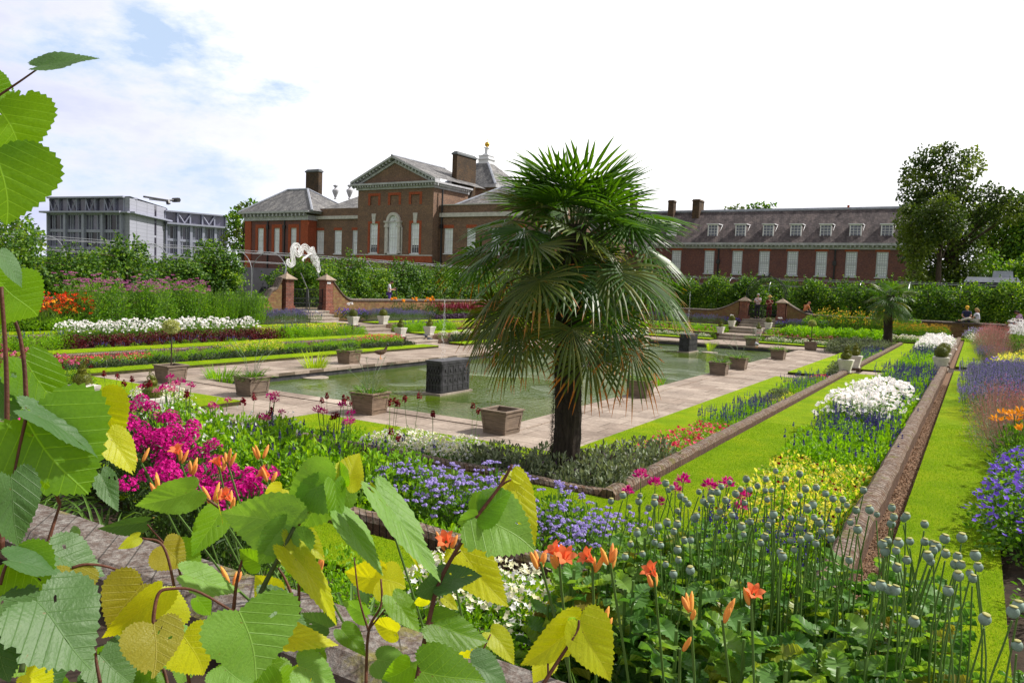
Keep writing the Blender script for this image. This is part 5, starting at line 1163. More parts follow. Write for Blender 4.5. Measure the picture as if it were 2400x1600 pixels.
# ================= palace
def X(px,py,y): return at(px,py,y=y)
PAL=empty('brick_palace',(-70,76,0),'brown brick palace with pediment, white framed sash windows and slate roofs','palace')
def pb(mb,name,mat,parent=None):
    o=mb.build(name,mat); p=parent or PAL; o.parent=p; l=-np.array(PAL.location); o.location=tuple(l) if p is PAL else (0,0,0); return o
Yf=75.; xa,xb=X(840,436,Yf)[0],X(1017,430,Yf)[0]; zt=13.5
yb=at(1098,434,x=xb)[1]
def wallwith(mb,x0,x1,z0,z1,y,d,holes,mat=0,rmat=0):
    """front wall facing -Y with rectangular recessed holes (x0,x1,z0,z1), reveal depth .25"""
    xs=sorted(set([x0,x1]+[h[0] for h in holes]+[h[1] for h in holes])); zs=sorted(set([z0,z1]+[h[2] for h in holes]+[h[3] for h in holes]))
    for i in range(len(xs)-1):
        for j in range(len(zs)-1):
            cx,cz=(xs[i]+xs[i+1])/2,(zs[j]+zs[j+1])/2
            if any(h[0]<cx<h[1] and h[2]<cz<h[3] for h in holes): continue
            mb.add([(xs[i],y,zs[j]),(xs[i+1],y,zs[j]),(xs[i+1],y,zs[j+1]),(xs[i],y,zs[j+1])],[(0,1,2,3)],mat)
    for (a,b,c,e) in holes:
        r=.28; mb.add([(a,y,c),(b,y,c),(b,y,e),(a,y,e),(a,y+r,c),(b,y+r,c),(b,y+r,e),(a,y+r,e)],[(0,4,5,1),(1,5,6,2),(2,6,7,3),(3,7,4,0)],mat)
    mb.add([(x1,y,z0),(x1,y+d,z0),(x1,y+d,z1),(x1,y,z1)],[(0,1,2,3)],mat); mb.add([(x0,y,z0),(x0,y+d,z0),(x0,y+d,z1),(x0,y,z1)],[(3,2,1,0)],mat); mb.add([(x0,y+d,z0),(x1,y+d,z0),(x1,y+d,z1),(x0,y+d,z1)],[(3,2,1,0)],mat)
    mb.add([(x0,y,z1),(x1,y,z1),(x1,y+d,z1),(x0,y+d,z1)],[(0,1,2,3)],mat)
def sash(parent,loc0,h,y,nx=3,nz=5,glass='blind',dark_low=False,sill=True,fr=.07,fm='white'):
    """sash window in hole h=(x0,x1,z0,z1) recessed behind wall face y ; frame object > glass child"""
    a,b,c,e=h; yy=y+.14; mb=MB()
    mb.box(a,a+fr*1.6,yy-.05,yy+.08,c,e); mb.box(b-fr*1.6,b,yy-.05,yy+.08,c,e); mb.box(a+fr*1.6,b-fr*1.6,yy-.05,yy+.08,e-fr*1.4,e); mb.box(a+fr*1.6,b-fr*1.6,yy-.05,yy+.08,c,c+fr*1.6); mb.box(a+fr*1.6,b-fr*1.6,yy-.03,yy+.06,(c+e)/2-.035,(c+e)/2+.035)
    x0,x1=a+fr*1.6,b-fr*1.6; z0,z1=c+fr*1.6,e-fr*1.4
    bw=.035 if nx==4 else .022
    for i in range(1,nx): q=x0+(x1-x0)*i/nx; mb.box(q-bw,q+bw,yy,yy+.03,z0,z1)
    for j in range(1,nz): q=z0+(z1-z0)*j/nz; mb.box(x0,x1,yy+.002,yy+.028,q-bw,q+bw)
    if sill: mb.box(a-.1,b+.1,y-.1,y+.1,c-.12,c)
    f=mb.build('sash_window',M[fm]); f.parent=parent; f.location=loc0
    mb=MB(); mb.add([(a+.02,yy+.07,c),(b-.02,yy+.07,c),(b-.02,yy+.07,e),(a+.02,yy+.07,e)],[(0,1,2,3)]) ; 
    if dark_low: 
        m2=MB(); zc=c+(e-c)*.28; m2.add([(a+.05,yy+.06,c+.05),(b-.05,yy+.06,c+.05),(b-.05,yy+.06,zc),(a+.05,yy+.06,zc)],[(0,1,2,3)]); o2=m2.build('dark_pane',M['dark']); o2.parent=f
    g=mb.build('glass',M[glass]); g.parent=f; return f
P0=tuple(-np.array(PAL.location))
def H(px0,px1,py0,py1,y): a=X(px0,py1,y); b=X(px1,py0,y); return (a[0],b[0],a[2],b[2])
hL=H(866,885.5,524,593,Yf); hR=H(962,983,522,593,Yf); hR=(hR[0],hR[1],hL[2],hL[3]); 
hC=H(912,934,524,591,Yf); hC=(hC[0],hC[1],hL[2],hL[3]+.2)
bl=[H(868,887,457,478,Yf),H(914.5,935,455,477,Yf),H(963.5,984,452,474,Yf)]; bl=[(h[0],h[1],11.25,12.45) for h in bl]
mb=MB(); wallwith(mb,xa,xb,-1,zt,Yf,yb-Yf,[hL,hR,(hC[0],hC[1],hC[2],hC[3])]+bl)
for h in bl: mb.add([(h[0],Yf+.12,h[2]),(h[1],Yf+.12,h[2]),(h[1],Yf+.12,h[3]),(h[0],Yf+.12,h[3])],[(0,1,2,3)])
pb(mb,'wall',M['palace'])
zp=hL[2]-.15
mb=MB()
for h,t,b in [(hL,.3,0),(hR,.3,0)]+[(h,.32,0) for h in bl]:
    y0_=Yf-.03; mb.box(h[0]-t*1.15,h[0],y0_,Yf+.01,h[2],h[3]+t); mb.box(h[1],h[1]+t*1.15,y0_,Yf+.01,h[2],h[3]+t); mb.box(h[0],h[1],y0_,Yf+.01,h[3],h[3]+t)
mb.box(xa-.03,xb+.06,Yf-.08,Yf-.002,zp-.9,zp-.12)
pb(mb,'red_surround',M['redtrim'])
mb=MB()
for h in (hL,hR):
    c=(h[0]+h[1])/2; z=h[3]; mb.add([(c-.2,Yf-.12,z),(c+.2,Yf-.12,z),(c+.34,Yf-.12,z+1.25),(c-.34,Yf-.12,z+1.25),(c-.2,Yf,z),(c+.2,Yf,z),(c+.34,Yf,z+1.25),(c-.34,Yf,z+1.25)],[(0,1,2,3),(0,4,5,1),(1,5,6,2),(2,6,7,3),(3,7,4,0)])
mb.box(xa-.06,xb+.1,Yf-.14,Yf-.002,zp-.12,zp)
pb(mb,'keystone',M['wstone'])
for h in (hL,hR): sash(PAL,P0,h,Yf,3,5,'blind',True)
# venetian window
cx=(hC[0]+hC[1])/2; r=(hC[1]-hC[0])/2; zs_=hC[3]; mb=MB()
for s in(-1,1):
    xc=cx+s*(r+.28); mb.lathe([(.27,hC[2]),(.27,hC[2]+.25),(.21,hC[2]+.3),(.19,zs_-.75),(.2,zs_-.7)],(xc,Yf-.2,0),12); mb.box(xc-.3,xc+.3,Yf-.45,Yf,zs_-.7,zs_-.45); mb.box(xc-.34,xc+.34,Yf-.5,Yf,zs_-.12,zs_+.08); mb.box(xc-.22,xc+.22,Yf-.38,Yf-.002,zs_-.45,zs_-.12); mb.box(xc-.42,xc-.3,Yf-.15,Yf,hC[2]-.1,zs_-.7) if s<0 else mb.box(xc+.3,xc+.42,Yf-.15,Yf,hC[2]-.1,zs_-.7)
th=np.linspace(0,PI,17)
for i in range(16):
    V=[]
    for q in (th[i],th[i+1]):
        for rr in (r,r+.38):
            for yy in (Yf-.3,Yf): V.append((cx+rr*math.cos(q),yy,zs_+.08+rr*math.sin(q)))
    mb.add(V,[(0,2,6,4),(0,4,5,1),(2,3,7,6),(1,5,7,3)])
pb(mb,'arched_surround',M['wstone'])
sw=sash(PAL,P0,hC,Yf-.2,3,5,'blind',False)
mb=MB(); V=[(cx,Yf-.02,zs_+.08)]+[(cx+r*math.cos(q),Yf-.02,zs_+.08+r*math.sin(q)) for q in th]; mb.add(V,[(0,i+1,i+2) for i in range(16)]); o=pb(mb,'fanlight',M['blind'])
mb=MB()
for q in th[2:-1:3]: mb.tube([(cx,Yf-.05,zs_+.1),(cx+r*math.cos(q),Yf-.05,zs_+.08+r*math.sin(q))],.025,4)
mb.tube([(cx+r*.5*math.cos(q),Yf-.05,zs_+.08+r*.5*math.sin(q)) for q in th],.025,4); oo=mb.build('glazing_bar',M['white']); oo.parent=o
# cornice, pediment
zc0=13.45; ap=(xa+xb)/2; zap=17.0; ov=.75
mb=MB(); mb.box(xa-.2,xb+.2,Yf-.2,Yf-.003,zc0-.25,zc0+.0); mb.box(xa-ov,xb+ov,Yf-ov,Yf+.3,zc0+.28,zc0+.52); mb.box(xb+.003,xb+.2,Yf,yb,zc0-.25,zc0); mb.box(xb-.3,xb+ov,Yf+.3,yb,zc0+.28,zc0+.5)
k=int((xb-xa+1)/.42)
for i in range(k): a=xa-.5+i*(xb-xa+1)/(k-1); mb.box(a-.09,a+.09,Yf-.6,Yf-.19,zc0+.03,zc0+.28)
for i in range(int((yb-Yf)/.42)): a=Yf+.2+i*.42; mb.box(xb+.19,xb+.6,a-.09,a+.09,zc0+.03,zc0+.28)
mb.box(xa-.2,xb+.2,Yf-.2,Yf-.003,zc0+.002,zc0+.28) ; mb.box(xb+.003,xb+.2,Yf,yb,zc0+.002,zc0+.28)
zb=zc0+.52
for s in(-1,1):
    x0=ap+s*((xb-xa)/2+ov); 
    def rk(y0_,y1_,d0,d1,shx=0):
        V=[(x0,y0_,zb+d0),(ap,y0_,zap+d0),(ap,y0_,zap+d1),(x0,y0_,zb+d1),(x0,y1_,zb+d0),(ap,y1_,zap+d0),(ap,y1_,zap+d1),(x0,y1_,zb+d1)]
        mb.add(V,[(0,1,2,3),(4,7,6,5),(0,4,5,1),(3,2,6,7),(0,3,7,4)])
    rk(Yf-ov,Yf+.3,.02,.28); rk(Yf-.2,Yf-.003,-.55,-.25)
    k2=13
    for i in range(1,k2): 
        t_=i/k2; xx=x0+(ap-x0)*t_; zz=zb+(zap-zb)*t_; mb.box(xx-.09,xx+.09,Yf-.6,Yf-.19,zz-.26,zz+.02)
pb(mb,'cornice',M['greystone'])
mb=MB(); mb.add([(xa,Yf-.01,zb),(xb,Yf-.01,zb),(ap,Yf-.01,zap-.3),(xa,Yf+.3,zb),(xb,Yf+.3,zb),(ap,Yf+.3,zap-.3)],[(0,1,2),(3,5,4)]); pb(mb,'pediment',M['palace'])
mb=MB(); yr=yb+3
mb.add([(xa-ov,Yf-ov+.05,zb+.3),(ap,Yf-ov+.05,zap+.3),(ap,yr,zap+.3),(xa-ov,yr,zb+.3),(xb+ov,Yf-ov+.05,zb+.3),(xb+ov,yr,zb+.3)],[(0,1,2,3),(1,4,5,2)])
# main roofs : right wing, link, pavilion
def xz(px,py,y): return X(px,py,y)
Yw=76.4; wx0,wx1=xb,X(1330,500,Yw)[0]; zpw=X(1100,480,Yw)[2]
rz_=X(1150,441,83.)[2]
mb.add([(wx0+1,Yw+.5,zpw-.2),(wx1,Yw+.5,zpw-.2),(wx1,83,rz_),(wx0+4.6,83,rz_)],[(0,1,2,3)])
# pavilion hip roof
px0,px1=X(572,494,Yf)[0],X(738,494,Yf)[0]; ze=X(700,495,Yf)[2]; yb2=85.; rz2=X(700,444.5,80)[2]; rx0=X(674,445,80)[0]; rx1=X(721,444,80)[0]
mb.add([(px0-.4,Yf-.6,ze),(px1+.1,Yf-.6,ze),(px1+.1,yb2,ze),(px0-.4,yb2,ze),(rx0,80,rz2),(rx1,80,rz2)],[(0,1,5,4),(1,2,5),(2,3,4,5),(3,0,4)])
zlk=X(800,488,76.5)[2]; zr3=X(810,466,86)[2]
mb.add([(px1-1,76.9,zlk-.1),(xa+.5,76.9,zlk-.1),(xa+.5,86,zr3-.4),(px1-2,86,zr3+.4)],[(0,1,2,3)])
pb(mb,'roof',M['slate'])
mb=MB()
for a,b in (((px1+.1,Yf-.6,ze),(rx1,80,rz2)),((px0-.4,Yf-.6,ze),(rx0,80,rz2)),((rx0,80,rz2),(rx1,80,rz2)),((px1+.1,yb2,ze),(rx1,80,rz2)),((wx0+1,Yw+.5,zpw-.2),(wx0+4.6,83,rz_)),((wx0+4.6,83,rz_),(wx1,83,rz_)),((ap,Yf-ov,zap+.3),(ap,yr,zap+.3)),((px1-2,86,zr3+.4),(xa+.5,86,zr3-.4))): mb.tube([a,b],.17,5)
pb(mb,'lead_ridge',M['lead'])
# right wing wall
bt=X(1100,498.5,Yw)[2]; bb=X(1100,508,Yw)[2]
hs=[H(a,b,535,594,Yw) for a,b in ((1040,1062),(1093,1115),(1150,1173),(1207,1230),(1262,1285))]; hs=[(h[0],h[1],hs[0][2],hs[0][3]) for h in hs]
mb=MB(); wallwith(mb,wx0,wx1,-1,zpw,Yw,6,hs); pb(mb,'wing_wall',M['palace'])
mb=MB(); mb.box(wx0+.1,wx1+.1,Yw-.25,Yw-.003,bb,bt); mb.box(wx0+.1,wx1+.1,Yw-.12,Yw+.3,zpw,zpw+.12); pb(mb,'stone_band',M['wstone'])
mb=MB()
for h in hs: mb.box(h[0]-.12,h[1]+.12,Yw-.015,Yw+.003,h[3],h[3]+.42)
pb(mb,'brick_lintel',M['redtrim'])
for h in hs: sash(PAL,P0,h,Yw,3,5,'blind')
# link
Yl=76.5; lx0,lx1=X(738,540,Yl)[0]-1,xa; zq0=X(800,506,Yl)[2]; zq1=X(800,513.5,Yl)[2]
hl=[H(742,759.5,540,594,Yl),H(783,801,540,594,Yl),H(825,843,540,594,Yl)]; hl=[(h[0],h[1],hl[0][2],hl[0][3]) for h in hl]
hl[2]=(hl[2][0],min(hl[2][1],lx1-.05),hl[2][2],hl[2][3])
mb=MB(); wallwith(mb,lx0,lx1,-1,zlk,Yl,6,hl); pb(mb,'link_wall',M['palace'])
mb=MB(); mb.box(lx0,lx1-.01,Yl-.25,Yl-.003,zq1,zq0); pb(mb,'stone_band',M['wstone'])
for h in hl: sash(PAL,P0,h,Yl,3,6,'blind')
mb=MB()
for h in hl: mb.box(h[0]-.12,h[1]+.05,Yl-.015,Yl+.003,h[3],h[3]+.35)
pb(mb,'brick_lintel',M['redtrim'])
# pavilion
q0,q1=X(577,560,Yf)[0],X(722,560,Yf)[0]; zf=X(700,516,Yf)[2]; hp=[H(604,618,536,592,Yf),H(642,655.5,535,592,Yf),H(681,695,534,592,Yf)]; hp=[(h[0],h[1],hp[2][2],hp[2][3]) for h in hp]
mb=MB(); wallwith(mb,q0,q1,-1,zf,Yf,9,hp); pb(mb,'pavilion_wall',M['palace2'])
mb=MB()
for h in hp: 
    t=.5; mb.box(h[0]-t,h[0],Yf-.03,Yf+.01,h[2],h[3]+t); mb.box(h[1],h[1]+t,Yf-.03,Yf+.01,h[2],h[3]+t); mb.box(h[0],h[1],Yf-.03,Yf+.01,h[3],h[3]+t)
mb.box(q0-.12,q0+1.15,Yf-.15,Yf-.002,-1,zf-.01); mb.box(q1-1.3,q1+.12,Yf-.15,Yf-.002,-1,zf-.01); mb.box(q1+.002,q1+.12,Yf,Yf+1.4,-1,zf-.01)
pb(mb,'red_pilaster',M['redtrim'])
for h in hp: sash(PAL,P0,h,Yf,3,6,'blind')
mb=MB(); mb.box(q0-.2,q1+.2,Yf-.25,Yf+1.5,zf,ze-.55); mb.box(q0-.9,q1+.9,Yf-.95,Yf+1.5,ze-.28,ze-.02)
for i in range(17): a=q0+.2+(q1-q0-.4)*i/16; mb.box(a-.13,a+.13,Yf-.75,Yf-.24,ze-.7,ze-.29)
pb(mb,'eaves_cornice',M['greystone'])
mb=MB()
for px in (627,666,728,1034,): 
    y_=Yf-.1 if px<700 else (Yl-.15 if px<800 else Yw-.15); x_=X(px,560,y_)[0]; mb.tube([(x_,y_,0),(x_,y_,zf if px<800 else zt-.4)],.11,6); mb.box(x_-.2,x_+.2,y_-.15,y_+.1,(zf-1.2),(zf-.7))
pb(mb,'downpipe',M['iron'])
# chimneys, turret
def chimney(name,pxl,pxm,pxr,pyt,pyb,y):
    a=X(pxl,pyt,y); m_=X(pxm,pyt,y); yy=at(pxr,pyt,x=m_[0])[1]; zb_=X(pxl,pyb,y)[2]-1.5; zt_=a[2]; mb=MB(); mb.box(a[0],m_[0],y,yy,zb_,zt_-.35); pb(mb,name,M['chim']); ch=PAL.children[-1]
    mb=MB(); mb.box(a[0]-.12,m_[0]+.12,y-.12,yy+.12,zt_-.35,zt_-.2); mb.frus(((a[0]+m_[0])/2,(y+yy)/2),m_[0]-a[0]+.24,yy-y+.24,m_[0]-a[0]-.3,yy-y-.3,zt_-.2,zt_+.1); o=mb.build('chimney_cap',M['lead2']); o.parent=[c for c in PAL.children if c.name.startswith(name)][-1]; return
M['lead2']=plain('dark_lead_cap',(.10,.11,.12),.6,.2,2)
chimney('chimney',1061,1072,1117,356,430,81); chimney('chimney',717,747,756,399,460,84)
chimney('chimney',1340,1350,1372,430,480,88)
mb=MB(); tb0=X(1108,436,94); tb1=X(1205,436,94); za=X(1140,390,98)[2]; cxx,cyy=(X(1140,390,98)[0],98); zz0=tb0[2]
w_=(tb1[0]-tb0[0])
mb.add([(cxx-5,93,zz0),(cxx+5,93,zz0),(cxx+5,103,zz0),(cxx-5,103,zz0),(cxx-.9,97.1,za+.3),(cxx+.9,97.1,za+.3),(cxx+.9,98.9,za+.3),(cxx-.9,98.9,za+.3)],[(0,1,5,4),(1,2,6,5),(2,3,7,6),(3,0,4,7),(4,5,6,7)]); pb(mb,'turret_roof',M['slate'])
mb=MB(); mb.tube([(cxx+5,93,zz0),(cxx+.9,97.1,za+.3)],.2,5); mb.tube([(cxx-5,93,zz0),(cxx-.9,97.1,za+.3)],.2,5); pb(mb,'lead_hip',M['lead'])
mb=MB(); mb.box(cxx-5.1,cxx+5.1,92.9,103,zz0-.45,zz0+.02); pb(mb,'turret_cornice',M['greystone'])
mb=MB(); mb.box(cxx-4.6,cxx+4.6,93.4,102.5,2,zz0-.45); pb(mb,'turret_wall',M['palace'])
mb=MB(); c=(cxx,98); z1=za
for (w0,w1,a,b) in ((1.8,1.8,0,.9),(2.1,2.1,.9,1.05),(1.7,1.7,1.05,1.45),(1.9,1.9,1.45,1.55),(1.1,.8,1.55,1.85),(.5,.45,1.85,2.7),(.75,.75,2.7,2.8)): mb.frus(c,w0,w0,w1,w1,z1+a,z1+b)
cu=pb(mb,'cupola',M['white']); mb=MB(); mb.lathe([(.02,-.38),(.25,-.3),(.4,0),(.3,.3),(.05,.4),(.04,.8),(.01,1.1)],(cxx,98,z1+3.25),14); o=mb.build('gilded_ball',M['gold'],cu,smooth=True)
for px in (786,819):
    p=X(px,464,86); mb=MB(); mb.lathe([(.25,0),(.12,.25),(.2,.4),(.48,1.1),(.5,1.35),(.2,1.6),(.12,1.75),(.35,1.95),(.35,2.1),(.05,2.2)],tuple(p-A_(0,0,.2)),14); pb(mb,'stone_urn',M['greystone'])
# ---- long wing
WG=empty('brick_wing',(-22,96,0),'long purplish brick range with dormer windows and tiled roof on the right','building'); P1=(22,-96,0)
def pw(mb,name,mat): o=mb.build(name,mat,WG); o.location=P1; return o
Yg=95.; gx0,gx1=-46,X(2135,600,Yg)[0]; zc=7.35; zr=X(1900,492,99.5)[2]
wpx=[1575,1652,1717,1780,1846,1913,1983,2055,2128]; hw=[]
for i,a in enumerate(wpx): b=a+22+i*.85; hw.append((X(a,590,Yg)[0],X(b,590,Yg)[0],4.15,7.0))
mb=MB(); wallwith(mb,gx0,gx1,-1,zc,Yg,9,[h for h in hw if h[1]<gx1-.1]); pw(mb,'wall',M['palace2'])
mb=MB()
for h in hw: mb.box(h[0]-.15,h[1]+.15,Yg-.015,Yg+.003,h[3],h[3]+.3)
pw(mb,'brick_lintel',M['redtrim'])
for h in hw:
    if h[1]<gx1-.1: sash(WG,P1,h,Yg,4,9,'blind',fr=.09,fm='frameg')
mb=MB(); mb.box(gx0,gx1+.25,Yg-.2,Yg-.003,zc-.1,zc+.1); mb.box(gx0,gx1+.6,Yg-.65,Yg+.1,zc+.32,zc+.6); mb.box(gx0,gx1+.2,Yg-.2,Yg+.1,zc+.1,zc+.32)
a=gx0
while a<gx1+.3: mb.box(a,a+.16,Yg-.55,Yg-.19,zc+.12,zc+.32); a+=.46
pw(mb,'cornice',M['greystone'])
mb=MB(); mb.add([(gx0,Yg-.5,zc+.6),(gx1+.4,Yg-.5,zc+.6),(gx1+.4,Yg+4.5,zr),(gx0,Yg+4.5,zr),(gx0,Yg+9.5,zc+.6),(gx1+.4,Yg+9.5,zc+.6)],[(0,1,2,3),(3,2,5,4),(1,5,2)]); pw(mb,'roof',M['tile'])
mb=MB(); mb.tube([(gx0,Yg+4.5,zr+.05),(gx1+.4,Yg+4.5,zr+.05)],.2,5); mb.tube([(gx1+.4,Yg-.5,zc+.65),(gx1+.4,Yg+4.5,zr+.05)],.12,5); pw(mb,'lead_ridge',M['lead'])
sl_=(zr-zc-.6)/5.
for i,pxc in enumerate((1573,1670,1735,1800,1865,1935,2005,2079)):
    c=X(pxc,540,Yg+.4)[0]; yd=Yg+.55; z0=zc+.6+sl_*(yd-Yg+.5)-.15; z1=X(pxc,526,Yg+.4)[2]; hw2=.62; yk=Yg-.5+(z1-zc-.6)/sl_
    mb=MB(); mb.add([(c-hw2,yd,z0),(c+hw2,yd,z0),(c+hw2,yd,z1),(c-hw2,yd,z1),(c-hw2,yk,z1),(c+hw2,yk,z1),(c-hw2,yd+.3,z0),(c+hw2,yd+.3,z0)],[(1,7,5,2),(0,3,4,6)]); 
    d=pw(mb,'dormer',M['tile']); mb=MB(); mb.box(c-hw2-.15,c+hw2+.15,yd-.2,yk+.1,z1,z1+.1); mb.box(c-hw2-.02,c-hw2+.1,yd-.04,yd+.05,z0,z1); mb.box(c+hw2-.1,c+hw2+.02,yd-.04,yd+.05,z0,z1); mb.box(c-hw2+.1,c+hw2-.1,yd-.04,yd+.05,z0,z0+.1); mb.box(c-hw2+.1,c+hw2-.1,yd-.04,yd+.05,z1-.1,z1)
    mb.tube([(c+hw2+.08,yk,z1),(c+hw2+.08,yd+.0,z0+.02)],.06,4); mb.tube([(c-hw2-.08,yk,z1),(c-hw2-.08,yd,z0+.02)],.06,4)
    for q in (-.21,.0+.21): mb.box(c+q-.02,c+q+.02,yd-.03,yd,z0+.1,z1-.1)
    for q in range(1,4): zz=z0+.1+(z1-z0-.2)*q/4; mb.box(c-hw2+.1,c+hw2-.1,yd-.031,yd-.001,zz-.02,zz+.02)
    mb.build('dormer_frame',M['white'],d); mb=MB(); mb.add([(c-hw2,yd+.01,z0),(c+hw2,yd+.01,z0),(c+hw2,yd+.01,z1),(c-hw2,yd+.01,z1)],[(0,1,2,3)]); mb.build('glass',M['blind' if i==0 else 'dormglass'],d)
for (pl,pr,pt,w2) in ((1570,1591,471,1.),(1627,1651,469,2.),(1480,1500,470,1.)):
    a=X(pl,pt,Yg+4); b=X(pr-8,pt,Yg+4); mb=MB(); mb.box(a[0],b[0],Yg+3.4,Yg+3.4+w2,zr-1.6,a[2]-.2); mb.frus(((a[0]+b[0])/2,Yg+3.4+w2/2),b[0]-a[0]+.2,w2+.2,b[0]-a[0]-.1,w2-.1,a[2]-.2,a[2]+.05); pw(mb,'chimney',M['chim'])
p=X(1988,491,Yg+4.5); mb=MB(); mb.lathe([(.13,0),(.13,.55),(.16,.6)],tuple(p-A_(0,0,.1)),8); pw(mb,'chimney_pot',M['redtrim'])
mb=MB()
for px in (1684,1957): x_=X(px,600,Yg-.1)[0]; mb.tube([(x_,Yg-.1,0),(x_,Yg-.1,zc-.1)],.1,6); mb.box(x_-.2,x_+.2,Yg-.25,Yg-.02,5.4,5.9)
pw(mb,'downpipe',M['iron'])
# hidden middle range behind the palm
MR=empty('brick_range',(-45,92,0),'dark brick range mostly hidden behind the palm','building'); mb=MB(); mb.box(-52,-40,90,100,-1,9.2); o=mb.build('wall',M['palace'],MR); o.location=(45,-92,0); mb=MB(); mb.add([(-52.4,89.5,9.2),(-39.6,89.5,9.2),(-39.6,95,12.8),(-52.4,95,12.8),(-39.6,100.5,9.2),(-52.4,100.5,9.2)],[(0,1,2,3),(3,2,4,5),(1,4,2),(0,3,5)]); o=mb.build('roof',M['slate'],MR); o.location=(45,-92,0)
# grey office block
OF=empty('office_block',(-150,95,0),'large grey glass and panel office block behind the left hedge','office building'); Po=(150,-95,0)
def po(mb,name,mat): o=mb.build(name,mat,OF); o.location=Po; return o
def facade(A,Bp,z0,z1,cols,rows,name):
    A=np.array(A);Bp=np.array(Bp); Ln=np.linalg.norm(Bp-A); u=(Bp-A)/Ln; n=np.array([u[1],-u[0]]); 
    if n@A>0: n=-n
    def P(s,d,z): q=A+u*s+n*d; return (q[0],q[1],z)
    def bar(mb,s0,s1,za,zb,d0,d1):
        V=[P(s,d,z) for z in (za,zb) for s,d in ((s0,d0),(s1,d0),(s1,d1),(s0,d1))]; mb.add(V,[(0,1,2,3),(7,6,5,4)]+[(i,(i+1)%4,4+(i+1)%4,4+i) for i in range(4)])
    g=MB(); g.add([P(0,0,z0),P(Ln,0,z0),P(Ln,0,z1),P(0,0,z1)],[(0,1,2,3)]); po(g,name+'_glass' if 0 else 'glass',M['oglass'])
    d=MB(); f=MB(); hh=(z1-z0)/rows
    for r_ in range(rows+1): bar(f,0,Ln,z0+hh*r_-.35,z0+hh*r_+.25,0,.35)
    for c_ in range(cols+1):
        s=Ln*c_/cols; bar(f,max(0,s-.28),min(Ln,s+.28),z0,z1,0,.8)
        if c_<cols:
            w_=Ln/cols
            for q in (.22,.34,.66,.8): bar(f,s+w_*q-.08,s+w_*q+.08,z0,z1,0,.25)
            for r_ in range(rows):
                for (q0,q1) in ((.02,.2),(.36,.64)):
                    if (c_+r_*2+int(q0*10))%3==0: bar(d,s+w_*q0,s+w_*q1,z0+hh*r_+.3,z0+hh*(r_+1)-.4,0.02,.06)
    po(f,'frame',M['oframe']); po(d,'dark_window',M['oglass2']); return P,bar,Ln
A0=(-168.5,87.7); B0=(-146,91.4); C0=(-159,108.6); 
zt_=13.2
P,bar,Ln=facade(A0,(-147.5,91.15),-1,zt_,4,4,'f')
f=MB(); bar(f,-1.2,Ln+.5,zt_,zt_+.35,-.2,1.6); po(f,'cornice',M['oframe'])
f=MB(); bar(f,0,Ln,zt_+.35,zt_+3.0,-2,-.4); po(f,'attic_glass',M['oglass'])
f=MB()
for i in range(9):
    s=Ln*i/8; bar(f,max(0,s-.12),s+.12,zt_+.35,zt_+3.1,-.45,.1)
    if i%2==0 and i<8: 
        for a,b in ((0,.5),(1.,.5)): f.tube([P(s+Ln/8*a,.1,zt_+2.9),P(s+Ln/8*b,.3,zt_+.4)],.14,4)
bar(f,-.2,Ln+.3,zt_+3.05,zt_+3.4,-3,.6); po(f,'roof_truss',M['oframe'])
mb=MB(); a_,b_,c_=np.array((-147.5,91.15)),np.array(B0),np.array(C0); e_=np.array((-158,97.))
for q0,q1,z1 in ((a_,b_,zt_),(b_,c_,zt_),(a_,b_,zt_+3.3),(b_,c_,zt_+3.0)):
    z0=-1 if z1==zt_ else zt_; mb.add([(q0[0],q0[1],z0),(q1[0],q1[1],z0),(q1[0],q1[1],z1),(q0[0],q0[1],z1)],[(0,1,2,3)])
po(mb,'panel_wall',M['clad'])
mb=MB(); 
def seg(q0,q1,z0,z1,d):
    q0=np.array(q0);q1=np.array(q1);u=(q1-q0)/np.linalg.norm(q1-q0); n=np.array([u[1],-u[0]]); n=-n if n@q0>0 else n; q0=q0-u*d*.6;q1=q1+u*d*.6
    V=[(p[0],p[1],z) for z in (z0,z1) for p in (q0-n*.1,q1-n*.1,q1+n*d,q0+n*d)]; mb.add(V,[(3,2,1,0),(4,5,6,7)]+[(i,(i+1)%4,4+(i+1)%4,4+i) for i in range(4)])
seg(B0,C0,zt_,zt_+.35,1.3); seg((-147.5,91.15),B0,zt_+.02,zt_+.33,1.2); po(mb,'parapet_band',M['oframe'])
mb=MB(); m_=(b_*.35+c_*.65); u=(c_-b_)/np.linalg.norm(c_-b_); 
n_=np.array([u[1],-u[0]]); n_=-n_ if n_@b_>0 else n_
for z0,z1 in ((-1,9.2),(9.7,zt_-.05),(zt_+.6,zt_+2.9)):
    q=[m_-u*.5+n_*.05,m_+u*.5+n_*.05]; mb.add([(q[0][0],q[0][1],z0),(q[1][0],q[1][1],z0),(q[1][0],q[1][1],z1),(q[0][0],q[0][1],z1)],[(0,1,2,3)])
po(mb,'dark_slot',M['oglass2'])
P,bar,Ln=facade((-157.8,107.2),(-153.8,120.5),-1,12.6,5,4,'g')
f=MB(); bar(f,0,Ln+1,12.6,13.0,-.2,1.5); bar(f,0,Ln,15.4,15.7,-3,.5)
for i in range(6):
    s=Ln*i/5; bar(f,max(0,s-.15),s+.15,13,15.4,-.4,.1)
    if i in (1,3): 
        for a,b in ((0,.5),(1.,.5)): f.tube([P(s+Ln/5*a,.1,15.2),P(s+Ln/5*b,.3,13.1)],.14,4)
po(f,'roof_truss',M['oframe']); f=MB(); bar(f,0,Ln,13,15.4,-2,-.5); po(f,'attic_glass',M['oglass'])
